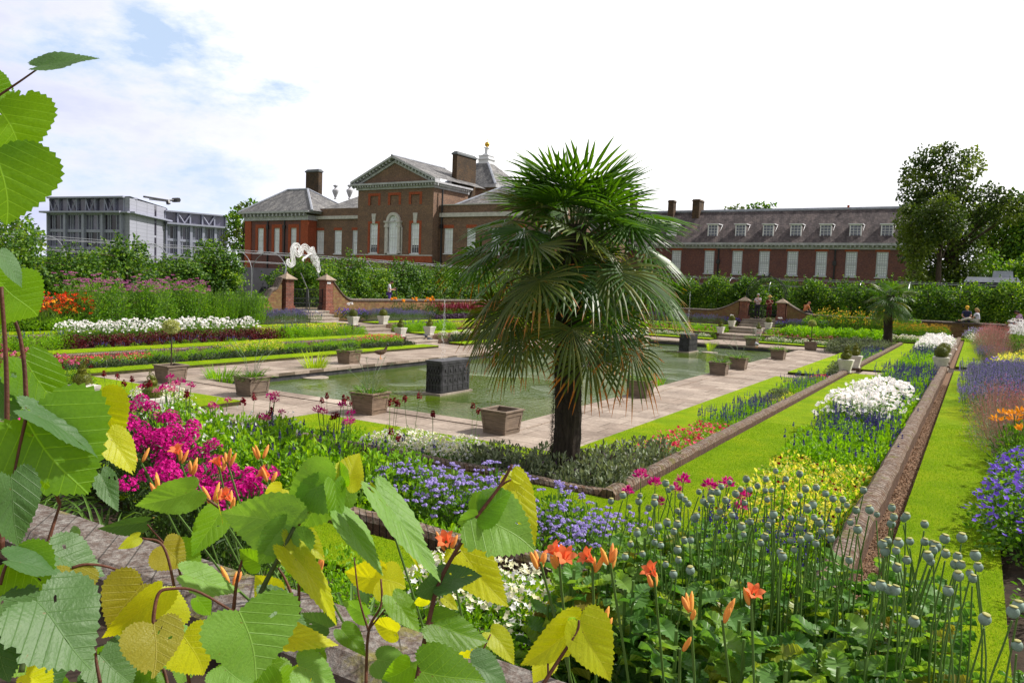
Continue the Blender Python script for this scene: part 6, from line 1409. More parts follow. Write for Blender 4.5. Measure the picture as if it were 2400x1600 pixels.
mb=MB(); mb.add([(A0[0],A0[1],zt_+.34),(B0[0],B0[1],zt_+.34),(C0[0],C0[1],zt_+.34),(-175,106,zt_+.34)],[(0,1,2,3)]); mb.add([(A0[0]-.5,A0[1],zt_+3.4),(B0[0],B0[1],zt_+3.4),(C0[0],C0[1],zt_+3.1),(-175,106,zt_+3.4)],[(0,1,2,3)])
mb.add([(-157.8,107.2,13.02),(-153.8,120.5,13.02),(-170,124,13.02),(-172,108,13.02)],[(0,1,2,3)]); po(mb,'roof',M['oframe'])
p=at(395,478,y=108); mb=MB(); q=at(393,470,y=108); r1=at(337,461,y=100); r2=at(412,469,y=110); mb.tube([p,q],.5,6); mb.tube([r1,q,r2],.22,5); mb.tube([(r2[0]-.9,r2[1],r2[2]),(r2[0]+1.1,r2[1],r2[2])],.55,6); mb.tube([r1+A_(2,0,-.6),p+A_(0,0,.5)],.12,4); po(mb,'cleaning_crane',M['iron'])
# small grey kiosk at right
p=at(2325,655,y=62); t=empty('garden_kiosk',(p[0],p[1],0),'small grey roofed kiosk at the right edge behind the hedge','kiosk'); mb=MB(); mb.box(-1.4,1.4,-.8,.8,0,3.1); mb.build('wall',M['fence'],t); mb=MB(); mb.frus((0,0),3.3,2.2,2.9,1.6,3.1,3.45); mb.frus((.6,0),1.2,1.,1.1,.9,3.45,3.9); mb.build('roof',M['lead'],t)
# ================= people and birds
def skinobj(name,verts,edges,radii,mat,parent,root=0,sub=2,loc=(0,0,0)):
    me=bpy.data.meshes.new(name); me.from_pydata([tuple(v) for v in verts],edges,[]); me.materials.append(mat); o=inst(name,me,parent,loc)
    m=o.modifiers.new('s','SKIN'); m.use_smooth_shade=True; sv=me.skin_vertices
    if not sv: 
        bm=__import__('bmesh').new(); bm.from_mesh(me); bm.verts.layers.skin.verify(); bm.to_mesh(me); bm.free(); sv=me.skin_vertices
    for i,r in enumerate(radii): 
        r=r if hasattr(r,'__len__') else (r,r); sv[0].data[i].radius=r; sv[0].data[i].use_root=(i==root)
    if sub: s=o.modifiers.new('u','SUBSURF'); s.levels=sub-1; s.render_levels=sub
    return o
M['skin']=plain('skin',(.50,.27,.19),.6,.08,6,bs=0)
for n,c in (('wshirt',(.62,.62,.72)),('purptr',(.10,.06,.30)),('pinkshirt',(.70,.60,.66)),('darktr',(.03,.03,.045)),('redtop',(.16,.02,.02)),('orshirt',(.50,.17,.06)),('navy',(.03,.035,.09)),('cream',(.6,.56,.5)),('hairb',(.03,.018,.012)),('hairblond',(.42,.27,.10)),('straw',(.55,.36,.10)),('yelcap',(.75,.42,.03)),('pinktop',(.62,.38,.60)),('jeans',(.08,.12,.25)),('hairred',(.20,.06,.03))): M[n]=plain(n,c,.8,.15,5,bs=0)
def person(loc,rz,label,J,top,bottom,hair,hairlong=False,hat=None,group=None,bare_arms=True):
    """J : joints in metres, person faces +Y. keys: pel, chest, neck, head, shL,elL,haL, shR.., hipL,knL,ftL .."""
    t=empty('person',loc,label,'person',group,rz); j={k:A_(*v) for k,v in J.items()}
    V=[j['pel'],(j['pel']+j['chest'])/2,j['chest'],j['neck'],j['head']]; E=[(0,1),(1,2),(2,3),(3,4)]; Rr=[(.14,.10),(.125,.09),(.15,.10),.05,.045]
    fc=j.get('face',A_(0,1,-.1)); fc=fc/np.linalg.norm(fc)
    for s in 'LR':
        b=len(V); V+=[j['sh'+s],j['el'+s],j['ha'+s]]; E+=[(2,b),(b,b+1),(b+1,b+2)]; Rr+=[.055,.038,.026]
        hd=j['ha'+s]-j['el'+s]; hd/=np.linalg.norm(hd); sd=np.cross(hd,fc); sd/=np.linalg.norm(sd)+1e-6; k=len(V); V.append(j['ha'+s]+hd*.07); E.append((b+2,k)); Rr.append((.028,.016))
        for q,(o_,l_) in enumerate(((-.027,.07),(-.009,.08),(.009,.075),(.027,.06))): V.append(V[k]+hd*l_*.9+sd*o_+fc*-.01*q); E.append((k,len(V)-1)); Rr.append(.008)
        V.append(j['ha'+s]+hd*.06+sd*-.05); E.append((b+2,len(V)-1)); Rr.append(.01)
        b=len(V); V+=[j['hip'+s],j['kn'+s],j['ft'+s],j['ft'+s]+A_(0,.17,-.04)+j.get('toe',A_(0,0,0))]; E+=[(0,b),(b,b+1),(b+1,b+2),(b+2,b+3)]; Rr+=[.085,.06,.042,.035]
    skinobj('body',V,E,Rr,M['skin'],t)
    # head with face
    up=j['head']-j['neck']; up/=np.linalg.norm(up); side=np.cross(fc,up); side/=np.linalg.norm(side); f2=np.cross(up,side); hc=j['head']+up*.07
    mb=MB(); n=14; 
    for (r,z) in (): pass
    V=[];m=11
    for i in range(m):
        ph=PI*i/(m-1); z=-.125*math.cos(ph); r=math.sin(ph)*(.078 if z>-.03 else .078-.022*(-z-.03)/.09)
        for k in range(n): a=2*PI*k/n; V.append(hc+up*z+side*r*.92*math.cos(a)+f2*r*1.12*math.sin(a))
    mb.add(V,[(i*n+k,i*n+(k+1)%n,(i+1)*n+(k+1)%n,(i+1)*n+k) for i in range(m-1) for k in range(n)])
    def blob(c,r,mt): mb.lathe([(r*math.sin(q),-r*math.cos(q)) for q in np.linspace(.05,PI-.05,6)],tuple(c),8,mt)
    mb.add([hc+f2*.08+up*.02,hc+f2*.08+side*.014-up*.03,hc+f2*.105-up*.028,hc+f2*.08-side*.014-up*.03],[(0,1,2),(0,2,3),(1,3,2)])
    for s in(-1,1): blob(hc+f2*.078+side*.03*s+up*.008,.011,1); blob(hc+side*.075*s,.02,0)
    mb.tube([hc+f2*.082+side*-.02-up*.062,hc+f2*.088-up*.064,hc+f2*.082+side*.02-up*.062],.005,4,2); mb.build('head',[M['skin'],M['darktr'],M['redtop']],t,smooth=True)
    mb=MB(); V=[]
    for i in range(8):
        ph=PI*.5*i/7*1.15; z=.135*math.cos(ph)+.005; r=.094*math.sin(ph)+.002
        for k in range(n): a=2*PI*k/n; fr_=1 if math.sin(a)<.3 or z>.05 else .82; V.append(hc+up*(z if math.sin(a)<.3 else max(z,.055))+side*r*fr_*math.cos(a)+f2*(r*1.1*fr_*math.sin(a)-.012))
    mb.add(V,[(i*n+k,i*n+(k+1)%n,(i+1)*n+(k+1)%n,(i+1)*n+k) for i in range(7) for k in range(n)])
    if hairlong: mb.tube([hc-f2*.06+up*.02,hc-f2*.085-up*.08,hc-f2*.07-up*.2],[.07,.06,.02],8)
    mb.build('hair',M[hair],t,smooth=True)
    if hat:
        mb=MB(); b0=hc+up*.06; V=[]
        for (r,z) in ((.17 if hat=='straw' else .11,0),(.105,.012),(.10,.06),(.07,.09),(.01,.10)):
            for k in range(n): a=2*PI*k/n; V.append(b0+up*z+side*r*math.cos(a)+f2*r*1.1*math.sin(a))
        mb.add(V,[(i*n+k,i*n+(k+1)%n,(i+1)*n+(k+1)%n,(i+1)*n+k) for i in range(4) for k in range(n)])
        if hat!='straw': mb.add([b0+f2*.1+side*.08,b0+f2*.1-side*.08,b0+f2*.2-side*.05-up*.01,b0+f2*.2+side*.05-up*.01],[(0,1,2,3)])
        mb.build('hat',M[hat],t,smooth=True)
    V=[j['pel']+(j['chest']-j['pel'])*.0,(j['pel']+j['chest'])/2,j['chest'],j['neck']-up*.02]; E=[(0,1),(1,2),(2,3)]; Rr=[(.165,.125),(.15,.115),(.175,.125),.07]
    for s in 'LR': b=len(V); V+=[j['sh'+s],j['sh'+s]*.35+j['el'+s]*.65]; E+=[(2,b),(b,b+1)]; Rr+=[.075,.06]
    skinobj('shirt',V,E,Rr,M[top],t)
    V=[j['pel']+A_(0,0,.02)]; E=[]; Rr=[(.165,.13)]
    for s in 'LR': b=len(V); V+=[j['hip'+s],j['kn'+s],j['ft'+s]*.88+j['kn'+s]*.12]; E+=[(0,b),(b,b+1),(b+1,b+2)]; Rr+=[.105,.078,.062]
    skinobj('trousers',V,E,Rr,M[bottom],t)
    mb=MB()
    for s in 'LR': f=j['ft'+s]; mb.box(f[0]-.045,f[0]+.045,f[1]-.07,f[1]+.2,f[2]-.08,f[2]+.0)
    mb.build('shoes',M['darktr'],t); return t
stand=dict(pel=(0,0,.95),chest=(0,0,1.30),neck=(0,0,1.46),head=(0,.02,1.54),shL=(-.18,0,1.38),elL=(-.23,-.02,1.1),haL=(-.2,.1,.88),shR=(.18,0,1.38),elR=(.23,-.02,1.1),haR=(.2,.1,.88),hipL=(-.1,0,.9),knL=(-.1,.03,.5),ftL=(-.11,0,.09),hipR=(.1,0,.9),knR=(.1,.03,.5),ftR=(.12,0,.09))
a=dict(stand); a.update(head=(0,.08,1.52),face=(0,1,-.8),elL=(-.24,.05,1.12),haL=(-.05,.28,1.2),elR=(.24,.05,1.12),haR=(.07,.28,1.12))
p=at(912,700,x=-30.3); tp=person((-30.3,p[1],.01),-.9,'man in white T-shirt and violet trousers, head bowed over a camera behind the left wall',a,'wshirt','purptr','hairb')
t=empty('camera_tripod',(-30.15,p[1]+.45,0),'thin tripod standing beside the man in white','tripod'); mb=MB()
for q in (0,2.1,4.2): mb.tube([(0,0,1.15),(.35*math.cos(q),.35*math.sin(q),0)],.016,5)
mb.build('leg',M['iron'],t); mb=MB(); mb.box(-.06,.06,-.1,.05,1.15,1.27); mb.lathe([(.035,0),(.035,.1)],(0,.05,1.2),8); mb.build('camera',M['iron'],t)
a=dict(stand); a.update(elL=(-.25,.08,1.14),haL=(-.02,.2,1.36),elR=(.25,.08,1.14),haR=(-.05,.2,1.14))
p=at(1777,700,y=54.4); person((p[0],54.4,.02),PI-.2,'white haired man in pale shirt, hand to chin, standing behind the far gate',a,'pinkshirt','darktr','greystone')
a=dict(stand); a={k:A_(*v)*.93 for k,v in a.items()}; a.update(elL=(-.22,.08,1.06),haL=(-.03,.2,1.26),elR=(.22,.06,1.02),haR=(0,.2,1.1))
p=at(1804,700,y=54.4); person((p[0],54.4,.02),PI+.2,'woman in dark red top with pale scarf standing behind the far gate',a,'redtop','redtop','hairblond',hat='straw')
sit=dict(pel=(0,0,.1),chest=(0,.12,.42),neck=(0,.2,.57),head=(0,.27,.62),face=(0,1,-.7),shL=(-.18,.14,.5),elL=(-.24,.25,.25),haL=(-.12,.42,.15),shR=(.18,.14,.5),elR=(.24,.25,.25),haR=(.12,.42,.15),hipL=(-.1,.05,.08),knL=(-.13,.45,.12),ftL=(-.13,.5,-.3),hipR=(.1,.05,.08),knR=(.13,.45,.12),ftR=(.13,.5,-.3))
p=at(1885,738,y=53.5); person((p[0],53.5,.56),.3-PI*.5+.6,'man in orange shirt bent over, sitting on the far wall right of the arch',sit,'orshirt','darktr','hairred')
a=dict(sit); a.update(chest=(0,.05,.45),neck=(0,.1,.6),head=(0,.14,.66),face=(0,1,-.4))
p=at(2265,748,y=53.9); q=person((p[0],53.9,.62),PI,'person in navy shirt and yellow cap sitting on the far right wall',a,'navy','navy','hairb',hat='yelcap')
a=dict(sit); a.update(chest=(0,.0,.42),neck=(0,.04,.58),head=(0,.08,.65),knL=(-.1,.5,.22),ftL=(-.1,.95,.03),knR=(.1,.5,.16),ftR=(.1,.98,.03),toe=(0,-.1,.1))
p=at(2292,752,y=53.4); person((p[0],53.4,.53),PI/2,'blonde woman in white sitting sideways with legs stretched along the far right wall',a,'wshirt','cream','hairblond',hairlong=True)
a=dict(sit); p=at(2396,742,y=52.5); person((p[0],52.5,.55),PI*.6,'woman in pink top sitting at the right edge of the photo',a,'pinktop','jeans','hairb',hairlong=True)
def bird(name,loc,rz,label,cat,s,body,head,legs=True,up=1.,group=None):
    t=empty(name,loc,label,cat,group,rz); t.scale=(s,s,s); V=[(0,-.16,.17),(0,-.08,.16),(0,.04,.15),(0,.12,.19),(0,.16,.17+.11*up),(0,.18,.2+.13*up)]; skinobj('body',V,[(i,i+1) for i in range(5)],[(.015,.01),(.07,.06),(.095,.085),(.06,.06),.025,.03],M[body],t)
    mb=MB(); mb.lathe([(.036*math.sin(q),-.038*math.cos(q)) for q in np.linspace(.05,PI-.05,8)],(0,.185,.215+.135*up),10); mb.tube([(0,.21,.21+.13*up),(0,.27,.20+.125*up)],[.014,.004],5); mb.build('head',M[head],t,smooth=True)
    mb=MB()
    for x_ in(-.03,.03): mb.tube([(x_,.02,.1),(x_,.01,0),(x_,.06,0)],.006,4)
    mb.build('leg',M['p_orange'],t)
M['duckb']=plain('brown_feathers',(.12,.075,.045),.7,.5,18,bs=0); M['duckh']=plain('dark_green_feathers',(.02,.035,.025),.4,.2,5,bs=0); M['pig']=plain('slate_grey_feathers',(.06,.065,.09),.6,.3,12,bs=0)
p=at(890,841,z=L3); bird('duck',(p[0],p[1],L3+.02),-.9,'brown duck standing on the pond edge left of the palm','duck',1.45,'duckb','duckh')
p=at(1006,804,z=L3); bird('pigeon',(p[0],p[1],L3+.01),2.2,'dark pigeon on the paving by the lower left steps','pigeon',1.1,'pig','pig',up=.2,group='pigeons on the left steps')
p=at(868,777,z=L2); bird('pigeon',(p[0],p[1],L2+.01),1.2,'pale grey pigeon on the path between the left steps','pigeon',1.,'greystone','pig',up=.2,group='pigeons on the left steps')
p=at(995,793,z=L2-.1); bird('pigeon',(K2L+.25,YC1-.5,L2-.17),1.2,'grey pigeon at the right end of the lower left step','pigeon',1.,'pig','pig',up=.2,group='pigeons on the left steps')
p=at(1777,815,z=L3); bird('duck',(p[0],p[1]-.3,L3+.02),.6,'pale duck on the far edge of the pond near the steps','duck',1.2,'greystone','duckb',up=.5)
# ================= lime leaves in the foreground
def heart(nr=7,na=64):
    ctrl=[(0,0),(-.10,.14),(-.12,.30),(-.02,.44),(.18,.52),(.42,.47),(.64,.33),(.80,.19),(.92,.07),(1,0)]
    C=cr([A_(a,b,0) for a,b in ctrl],5)
    right=np.array(C)[:,:2]; n=len(right); ser=np.array([(.026 if i%2 else -.008)*random.uniform(.6,1.3) for i in range(n)]); ser[0]=ser[-1]=0
    ctr=A_(.34,0); dd=right-ctr; right=right+dd/np.linalg.norm(dd,axis=1)[:,None]*ser[:,None]
    out=np.concatenate([right,np.c_[right[-2:0:-1,0],-right[-2:0:-1,1]]]); m=len(out); pts=[];k=nr
    for i in range(1,k+1): 
        t=i/k; pts.append(ctr*(1-t)+out*t*1.0)
    P=np.concatenate([[ctr]]+pts); F_=[(0,1+j,1+(j+1)%m) for j in range(m)]
    for i in range(k-1): F_+=[(1+i*m+j,1+(i+1)*m+j,1+(i+1)*m+(j+1)%m,1+i*m+(j+1)%m) for j in range(m)]
    return P,F_
HP,HF=heart()
def limeleafm(name,c1,c2,tr,tcol,vein=1.5,rough=.45,spec=.5):
    m,nt,o=newmat(name); uv=N(nt,'UVMap'); s=N(nt,'SeparateXYZ'); L(nt,uv.outputs[0],s.inputs[0]); u,v=s.outputs[0],s.outputs[1]; av=math_(nt,'ABSOLUTE',v)
    q=math_(nt,'FRACT',math_(nt,'MULTIPLY',math_(nt,'SUBTRACT',u,math_(nt,'MULTIPLY',av,.85)),6.)); d=math_(nt,'ABSOLUTE',math_(nt,'SUBTRACT',q,.5)) # .5 at vein
    lat=math_(nt,'MAXIMUM',math_(nt,'MULTIPLY',math_(nt,'SUBTRACT',d,.445),18.),0.); lat=math_(nt,'MULTIPLY',lat,math_(nt,'SUBTRACT',1.,math_(nt,'MULTIPLY',av,1.3)))
    mid=math_(nt,'MAXIMUM',math_(nt,'SUBTRACT',1.,math_(nt,'MULTIPLY',av,90.)),0.); vn=math_(nt,'MINIMUM',math_(nt,'MAXIMUM',lat,mid),1.)
    pc=objco(nt); n1=noise(nt,1.6,4,uv.outputs[0]); n2=noise(nt,30,3,uv.outputs[0]); oi=N(nt,'ObjectInfo')
    f=math_(nt,'ADD',math_(nt,'MULTIPLY',n1,.7),math_(nt,'MULTIPLY',math_(nt,'SUBTRACT',oi.outputs['Random'],.3),.5))
    c=mix(nt,f,c1,c2); c=mix(nt,.35,c,ramp(nt,n2,[(.3,(.65,.7,.6)),(.7,(1.2,1.15,1.1))]),'MULTIPLY')
    spots=ramp(nt,noise(nt,9,2,uv.outputs[0]),[(.70,(0,0,0)),(.75,(.8,.8,.8))]); c=mix(nt,spots,c,(.16,.09,.02))
    cv=mix(nt,math_(nt,'MULTIPLY',vn,.55),c,tuple(min(1,x*vein+.05) for x in c2))
    nb=bump(nt,math_(nt,'ADD',math_(nt,'MULTIPLY',vn,-.8),math_(nt,'MULTIPLY',n2,.5)),.5,.0025)
    p=N(nt,'BsdfPrincipled'); p.inputs['Roughness'].default_value=rough; p.inputs['Specular IOR Level'].default_value=spec; L(nt,cv,p.inputs['Base Color']); L(nt,nb,p.inputs['Normal'])
    t=N(nt,'BsdfTranslucent'); L(nt,mix(nt,1.,cv,tcol,'MULTIPLY'),t.inputs[0]); ms=N(nt,'MixShader'); ms.inputs[0].default_value=tr; L(nt,p.outputs[0],ms.inputs[1]); L(nt,t.outputs[0],ms.inputs[2]); L(nt,ms.outputs[0],o.inputs[0]); M[name]=m
limeleafm('ll_g',(.08,.20,.006),(.18,.36,.01),.55,(2.4,2.2,.5))
limeleafm('ll_p',(.12,.27,.03),(.22,.39,.07),.38,(1.8,1.8,.5),1.2,.5,.35)
limeleafm('ll_d',(.045,.12,.03),(.09,.18,.05),.26,(1.8,1.8,.5),1.2,.5,.45)
limeleafm('ll_y',(.42,.52,.006),(.72,.70,.015),.55,(1.5,1.35,.4),1.0)
limeleafm('ll_o',(.26,.26,.015),(.38,.33,.03),.4,(1.6,1.3,.3),1.3)
M['shoot']=plain('red_brown_bark',(.10,.035,.02),.6,.4,20,bs=.2); M['shootg']=plain('green_shoot',(.05,.075,.02),.6,.3,20,bs=.1)
def shoot(label,leaves_,stems_,d0=1.45):
    t=empty('lime_shoot',tuple(at(stems_[0][0][0][0],stems_[0][0][0][1],d=stems_[0][1])) if stems_ else (0,0,0),label,'lime shoot','lime shoots in the foreground'); b=np.array(t.location)
    for st in stems_:
        pts,d,r=st[:3]; d1=st[3] if len(st)>3 else d; n=len(pts); P=cr([at(p[0],p[1],d=d+(d1-d)*i/(n-1))-b for i,p in enumerate(pts)],6); mb=MB(); m=len(P); mb.tube(P,np.linspace(r,r*.6,m)*.52/1788*d,7); mb.build('stem',M['shoot' if len(st)<5 else st[4]],t,smooth=True)
    for lf in leaves_:
        (bx_,by_,tx,ty,w,mt)=lf[:6]; d=lf[6] if len(lf)>6 else d0; tilt=lf[7] if len(lf)>7 else random.uniform(-.35,.35); dd=lf[8] if len(lf)>8 else random.uniform(-.02,.03)
        A=at(bx_,by_,d=d); Bq=at(tx,ty,d=d+dd); ax=Bq-A; Ln=np.linalg.norm(ax); ax/=Ln; view=-(A-EYE)/np.linalg.norm(A-EYE); nn=view-ax*(view@ax); nn/=np.linalg.norm(nn); sd=np.cross(nn,ax)
        ct,st_=math.cos(tilt),math.sin(tilt); n2=nn*ct+sd*st_; s2=sd*ct-nn*st_; Wd=w/1788*d/max(.25,ct)
        asy=random.uniform(-.14,.14); skw=random.uniform(-.12,.12); u,v=HP[:,0],HP[:,1]; q=(u-.85*abs(v))*6; f=random.uniform(.05,.22); cu=random.uniform(.0,.25); wv=random.uniform(.01,.035); ph=random.uniform(0,6)
        h=Ln*(-cu*np.maximum(u,0)**2.2+.015*np.abs(np.sin(PI*q+.6*np.sin(u*5)))*np.minimum(1,abs(v)*5+.2))+Wd*(f*abs(v))*.9-.5*f*Wd*0+Ln*wv*np.sin(ph+u*7+np.sign(v)*1.3)*np.minimum(1,abs(v)*3.)
        V=A-b+np.outer((u+skw*v)*Ln,ax)+np.outer((v*(1+asy*np.sign(v))+.07*np.sin(u*3+ph)*u)*Wd,s2)+np.outer(h,n2)
        hf=HF
        if random.random()<.45:
            m_=(len(HP)-1)//7; drop=set()
            for _h in range(random.randint(1,3)):
                r_i=random.randint(2,5); a_i=random.randint(0,m_-3); drop|={m_+(r_i-1)*m_+a_i+k_ for k_ in range(random.randint(1,3))}
            if random.random()<.4: a_i=random.randint(8,m_-9); drop|={m_+5*m_+a_i+k_ for k_ in range(random.randint(2,4))}
            hf=[f_ for k_,f_ in enumerate(HF) if k_ not in drop]
        mb=MB(); mb.add(V,hf,0,uv=np.c_[u,v]); mb.build('leaf',M['ll_'+mt],t,smooth=True)
    return t
shoot('lime shoot with big green leaves rising along the upper left edge',[
 (88,156,230,126,26,'d',1.3,1.15),(-8,246,66,374,150,'g',1.3,.1),(-12,352,22,528,175,'g',1.28,-.1),(-30,195,45,245,70,'g',1.32,.3),(8,672,84,748,135,'g',1.3,.1),(0,600,62,668,34,'d',1.27,1.0),(-20,645,40,700,60,'g',1.33,.2)],
 [([(-30,240),(0,222),(45,192),(95,157)],1.3,5),([(3,1290),(6,1150),(16,1000),(14,842),(3,672)],1.3,12,1.3),([(62,940),(55,837),(35,752),(-10,700)],1.33,9)])
shoot('lime shoot with a large torn green leaf and two yellow ones at left',[
 (60,962,252,1040,48,'d',1.25,1.05,.02),(62,985,196,1168,235,'g',1.27,.15,.0),(30,1010,120,1160,140,'g',1.33,-.2),(58,843,156,985,96,'g',1.4,.3),(226,932,162,968,62,'y',1.35,.2),(228,934,292,1034,92,'y',1.35,-.2),(254,1015,314,1112,66,'y',1.33,.4),(236,1112,278,1196,44,'d',1.4,.3),
 (-10,900,50,985,80,'d',1.42,.5),(25,1118,48,1284,92,'d',1.22,.2),(-15,1040,20,1110,60,'g',1.3,.2)],
 [([(140,1180),(100,1060),(62,975),(60,930)],1.3,7),([(62,975),(45,1050),(30,1125)],1.26,7),([(228,1010),(226,960),(228,932)],1.35,4),([(103,1305),(122,1240),(142,1178)],1.36,8)])
shoot('lime shoot with grey green leaves and an ochre folded one in the lower left corner',[
 (23,1312,168,1332,46,'d',1.15,1.0),(25,1316,122,1388,115,'g',1.18,.1),(120,1296,246,1352,76,'d',1.28,.7),(172,1333,168,1406,85,'o',1.25,.1),(88,1409,230,1552,165,'d',1.1,.5,-.02),(0,1400,10,1520,110,'d',1.15,.6),(-10,1470,20,1600,90,'d',1.1,.3),
 (335,1368,250,1480,115,'o',1.25,.2),(377,1384,240,1515,64,'y',1.22,.3),(372,1440,420,1370,100,'y',1.3,.1),(360,1463,368,1588,112,'o',1.12,.1),(430,1490,482,1580,105,'y',1.2,.1),(100,1545,155,1610,90,'d',1.2,.4),(235,1535,310,1605,100,'d',1.25,.4),(60,1580,130,1625,60,'y',1.15,.4),(170,1480,120,1560,70,'d',1.3,.4),(180,1255,165,1228,20,'p',1.4,.2)],
 [([(168,1330),(200,1322),(245,1326),(295,1343),(332,1368)],1.25,6),([(360,1463),(361,1435),(372,1390),(400,1379),(460,1384),(547,1432)],1.15,8),([(0,1370),(12,1330),(25,1312)],1.16,7),([(50,1575),(60,1520),(68,1470)],1.25,11,1.25,'shootg'),([(235,1600),(226,1550),(224,1520)],1.2,7)])
shoot('lime shoot with two pale crumpled leaves standing in the lower centre left',[
 (457,1147,325,1205,74,'p',1.4,.75),(340,1222,228,1243,34,'d',1.45,.8),(690,1233,514,1196,128,'p',1.3,.25,.03),(690,1232,610,1326,105,'p',1.31,.3),(515,1200,455,1305,66,'g',1.45,.2),(383,1277,432,1332,74,'o',1.42,.2),(325,1258,276,1284,26,'y',1.42,.1),(415,1280,472,1342,54,'g',1.45,.3),(432,1346,566,1384,58,'p',1.38,.7),
 (560,1432,612,1588,195,'p',1.12,.2),(620,1482,796,1497,58,'y',1.3,.5),(608,1400,738,1462,66,'d',1.4,.6),(670,1283,820,1447,62,'y',1.3,.6),(610,1320,560,1290,50,'g',1.4,.4),(640,1400,600,1345,60,'y',1.5,.3),(300,1560,245,1590,60,'d',1.4,.3),(520,1560,590,1605,100,'p',1.3,.4),(460,1400,500,1440,40,'g',1.5,.4),(520,1215,500,1130,0.1,'y',1.4,.4)],
 [([(445,1610),(413,1400),(383,1280),(333,1260)],1.4,7),([(515,1190),(480,1165),(457,1147)],1.42,6),([(589,1450),(615,1380),(643,1325),(690,1234)],1.32,13,1.3,'shootg'),([(547,1430),(555,1363),(570,1300)],1.4,8),([(640,1325),(680,1300),(715,1270)],1.33,5),([(430,1370),(405,1300),(345,1228)],1.45,5)])
shoot('lime shoot with a pale leaf and a round yellow leaf above the lower centre',[
 (782,1131,666,1172,122,'p',1.3,.2),(782,1131,702,1246,118,'p',1.31,.3),(811,1137,846,1062,72,'y',1.3,.1),(806,1137,790,1080,44,'g',1.29,.6),(784,1130,790,1240,46,'g',1.27,.9),(884,1150,1037,1362,66,'p',1.25,.8),(890,1152,1000,1335,36,'y',1.27,.5),(803,1208,897,1350,52,'p',1.28,.9),(812,1216,870,1290,26,'y',1.3,.5),(690,1240,760,1310,60,'y',1.36,.3),(640,1180,600,1215,50,'y',1.45,.3),(660,1145,610,1190,54,'y',1.46,.3)],
 [([(700,1440),(700,1325),(690,1250),(770,1140),(811,1137),(850,1141),(884,1150)],1.33,7),([(696,1425),(670,1360),(652,1330)],1.4,7)])
shoot('slender lime shoot with yellow leaf pair in the lower centre',[
 (893,1354,805,1345,70,'y',1.45,.3),(893,1356,952,1376,84,'y',1.44,.2),(920,1398,984,1480,56,'g',1.4,.5),(842,1350,868,1420,46,'d',1.5,.4),(800,1475,856,1534,46,'g',1.4,.4),(885,1545,968,1565,66,'p',1.35,.5),(930,1480,870,1460,46,'y',1.45,.4),(770,1470,700,1440,50,'d',1.45,.6),(760,1520,690,1500,60,'g',1.4,.4),(1010,1600,900,1580,70,'p',1.35,.4),(860,1440,800,1410,40,'p',1.5,.7),(700,1560,800,1600,80,'p',1.3,.5),(740,1600,690,1560,60,'y',1.35,.5)],
 [([(857,1610),(864,1478),(893,1417),(893,1356)],1.42,7),([(864,1478),(842,1402),(830,1306)],1.44,5),([(864,1475),(900,1430),(925,1396)],1.42,4)])
shoot('tall lime shoot with a big heart shaped leaf in front of the lilac flowers',[
 (1121,1208,1256,1284,150,'p',1.3,.35),(1121,1206,1196,1148,80,'g',1.3,.5),(1119,1210,1072,1228,50,'p',1.3,.6),(1197,1124,1256,1280,68,'y',1.32,.3),(1200,1122,1225,1106,40,'y',1.32,.4),(1079,1290,1190,1424,96,'y',1.35,.2),(1025,1369,1128,1338,62,'d',1.3,.6),(1025,1369,972,1386,54,'d',1.3,.7),(1010,1459,1148,1503,82,'g',1.3,.4),(990,1575,1140,1600,120,'g',1.15,.3),(1105,1555,1195,1604,66,'d',1.25,.4),(1150,1482,1212,1548,52,'y',1.4,.4),(1125,1515,1070,1540,40,'y',1.42,.4),(1120,1500,1150,1525,30,'p',1.4,.5),(960,1560,900,1600,60,'g',1.3,.5),(1000,1400,970,1418,24,'y',1.4,.3),(1040,1400,1075,1425,26,'y',1.4,.3)],
 [([(974,1610),(1006,1451),(1033,1356),(1094,1249),(1121,1206),(1170,1141),(1201,1088)],1.3,11,1.3,'shoot'),([(1170,1141),(1185,1130),(1198,1124)],1.31,6),([(1045,1325),(1062,1305),(1080,1290)],1.33,6),([(1005,1462),(1015,1458)],1.3,5),([(1110,1560),(1128,1530),(1150,1485)],1.38,5)])
shoot('lime shoot with a large holed yellow leaf at the bottom right of the wall',[
 (1358,1456,1425,1600,102,'y',1.3,.2),(1355,1463,1222,1562,78,'y',1.32,.3),(1350,1450,1330,1462,20,'p',1.3,.5),(1285,1540,1250,1600,50,'y',1.4,.4)],
 [([(1268,1610),(1300,1560),(1350,1482),(1357,1452)],1.3,9),([(1285,1585),(1284,1545),(1285,1530)],1.32,5)])
# low tangle of lime leaves filling the foreground under the wall
random.seed(5)
fill=[]
for i in range(30):
    px=random.uniform(-20,1000); py=random.uniform(1440,1610)
    if px>500 and py<1540: continue
    a=random.uniform(-.6,2.6); l=random.uniform(70,120); fill.append((px,py,px+l*math.cos(a),py+l*math.sin(a)*.8+10,l*random.uniform(.6,.85),random.choice('ddgpg'),random.uniform(1.5,1.75),random.uniform(.1,.7)))
shoot('low tangle of darker lime leaves along the bottom left of the photo',fill,[([(60,1640),(90,1560),(110,1500)],1.6,7),([(400,1640),(380,1560),(330,1500)],1.6,7),([(700,1640),(720,1590),(760,1560)],1.6,6)])
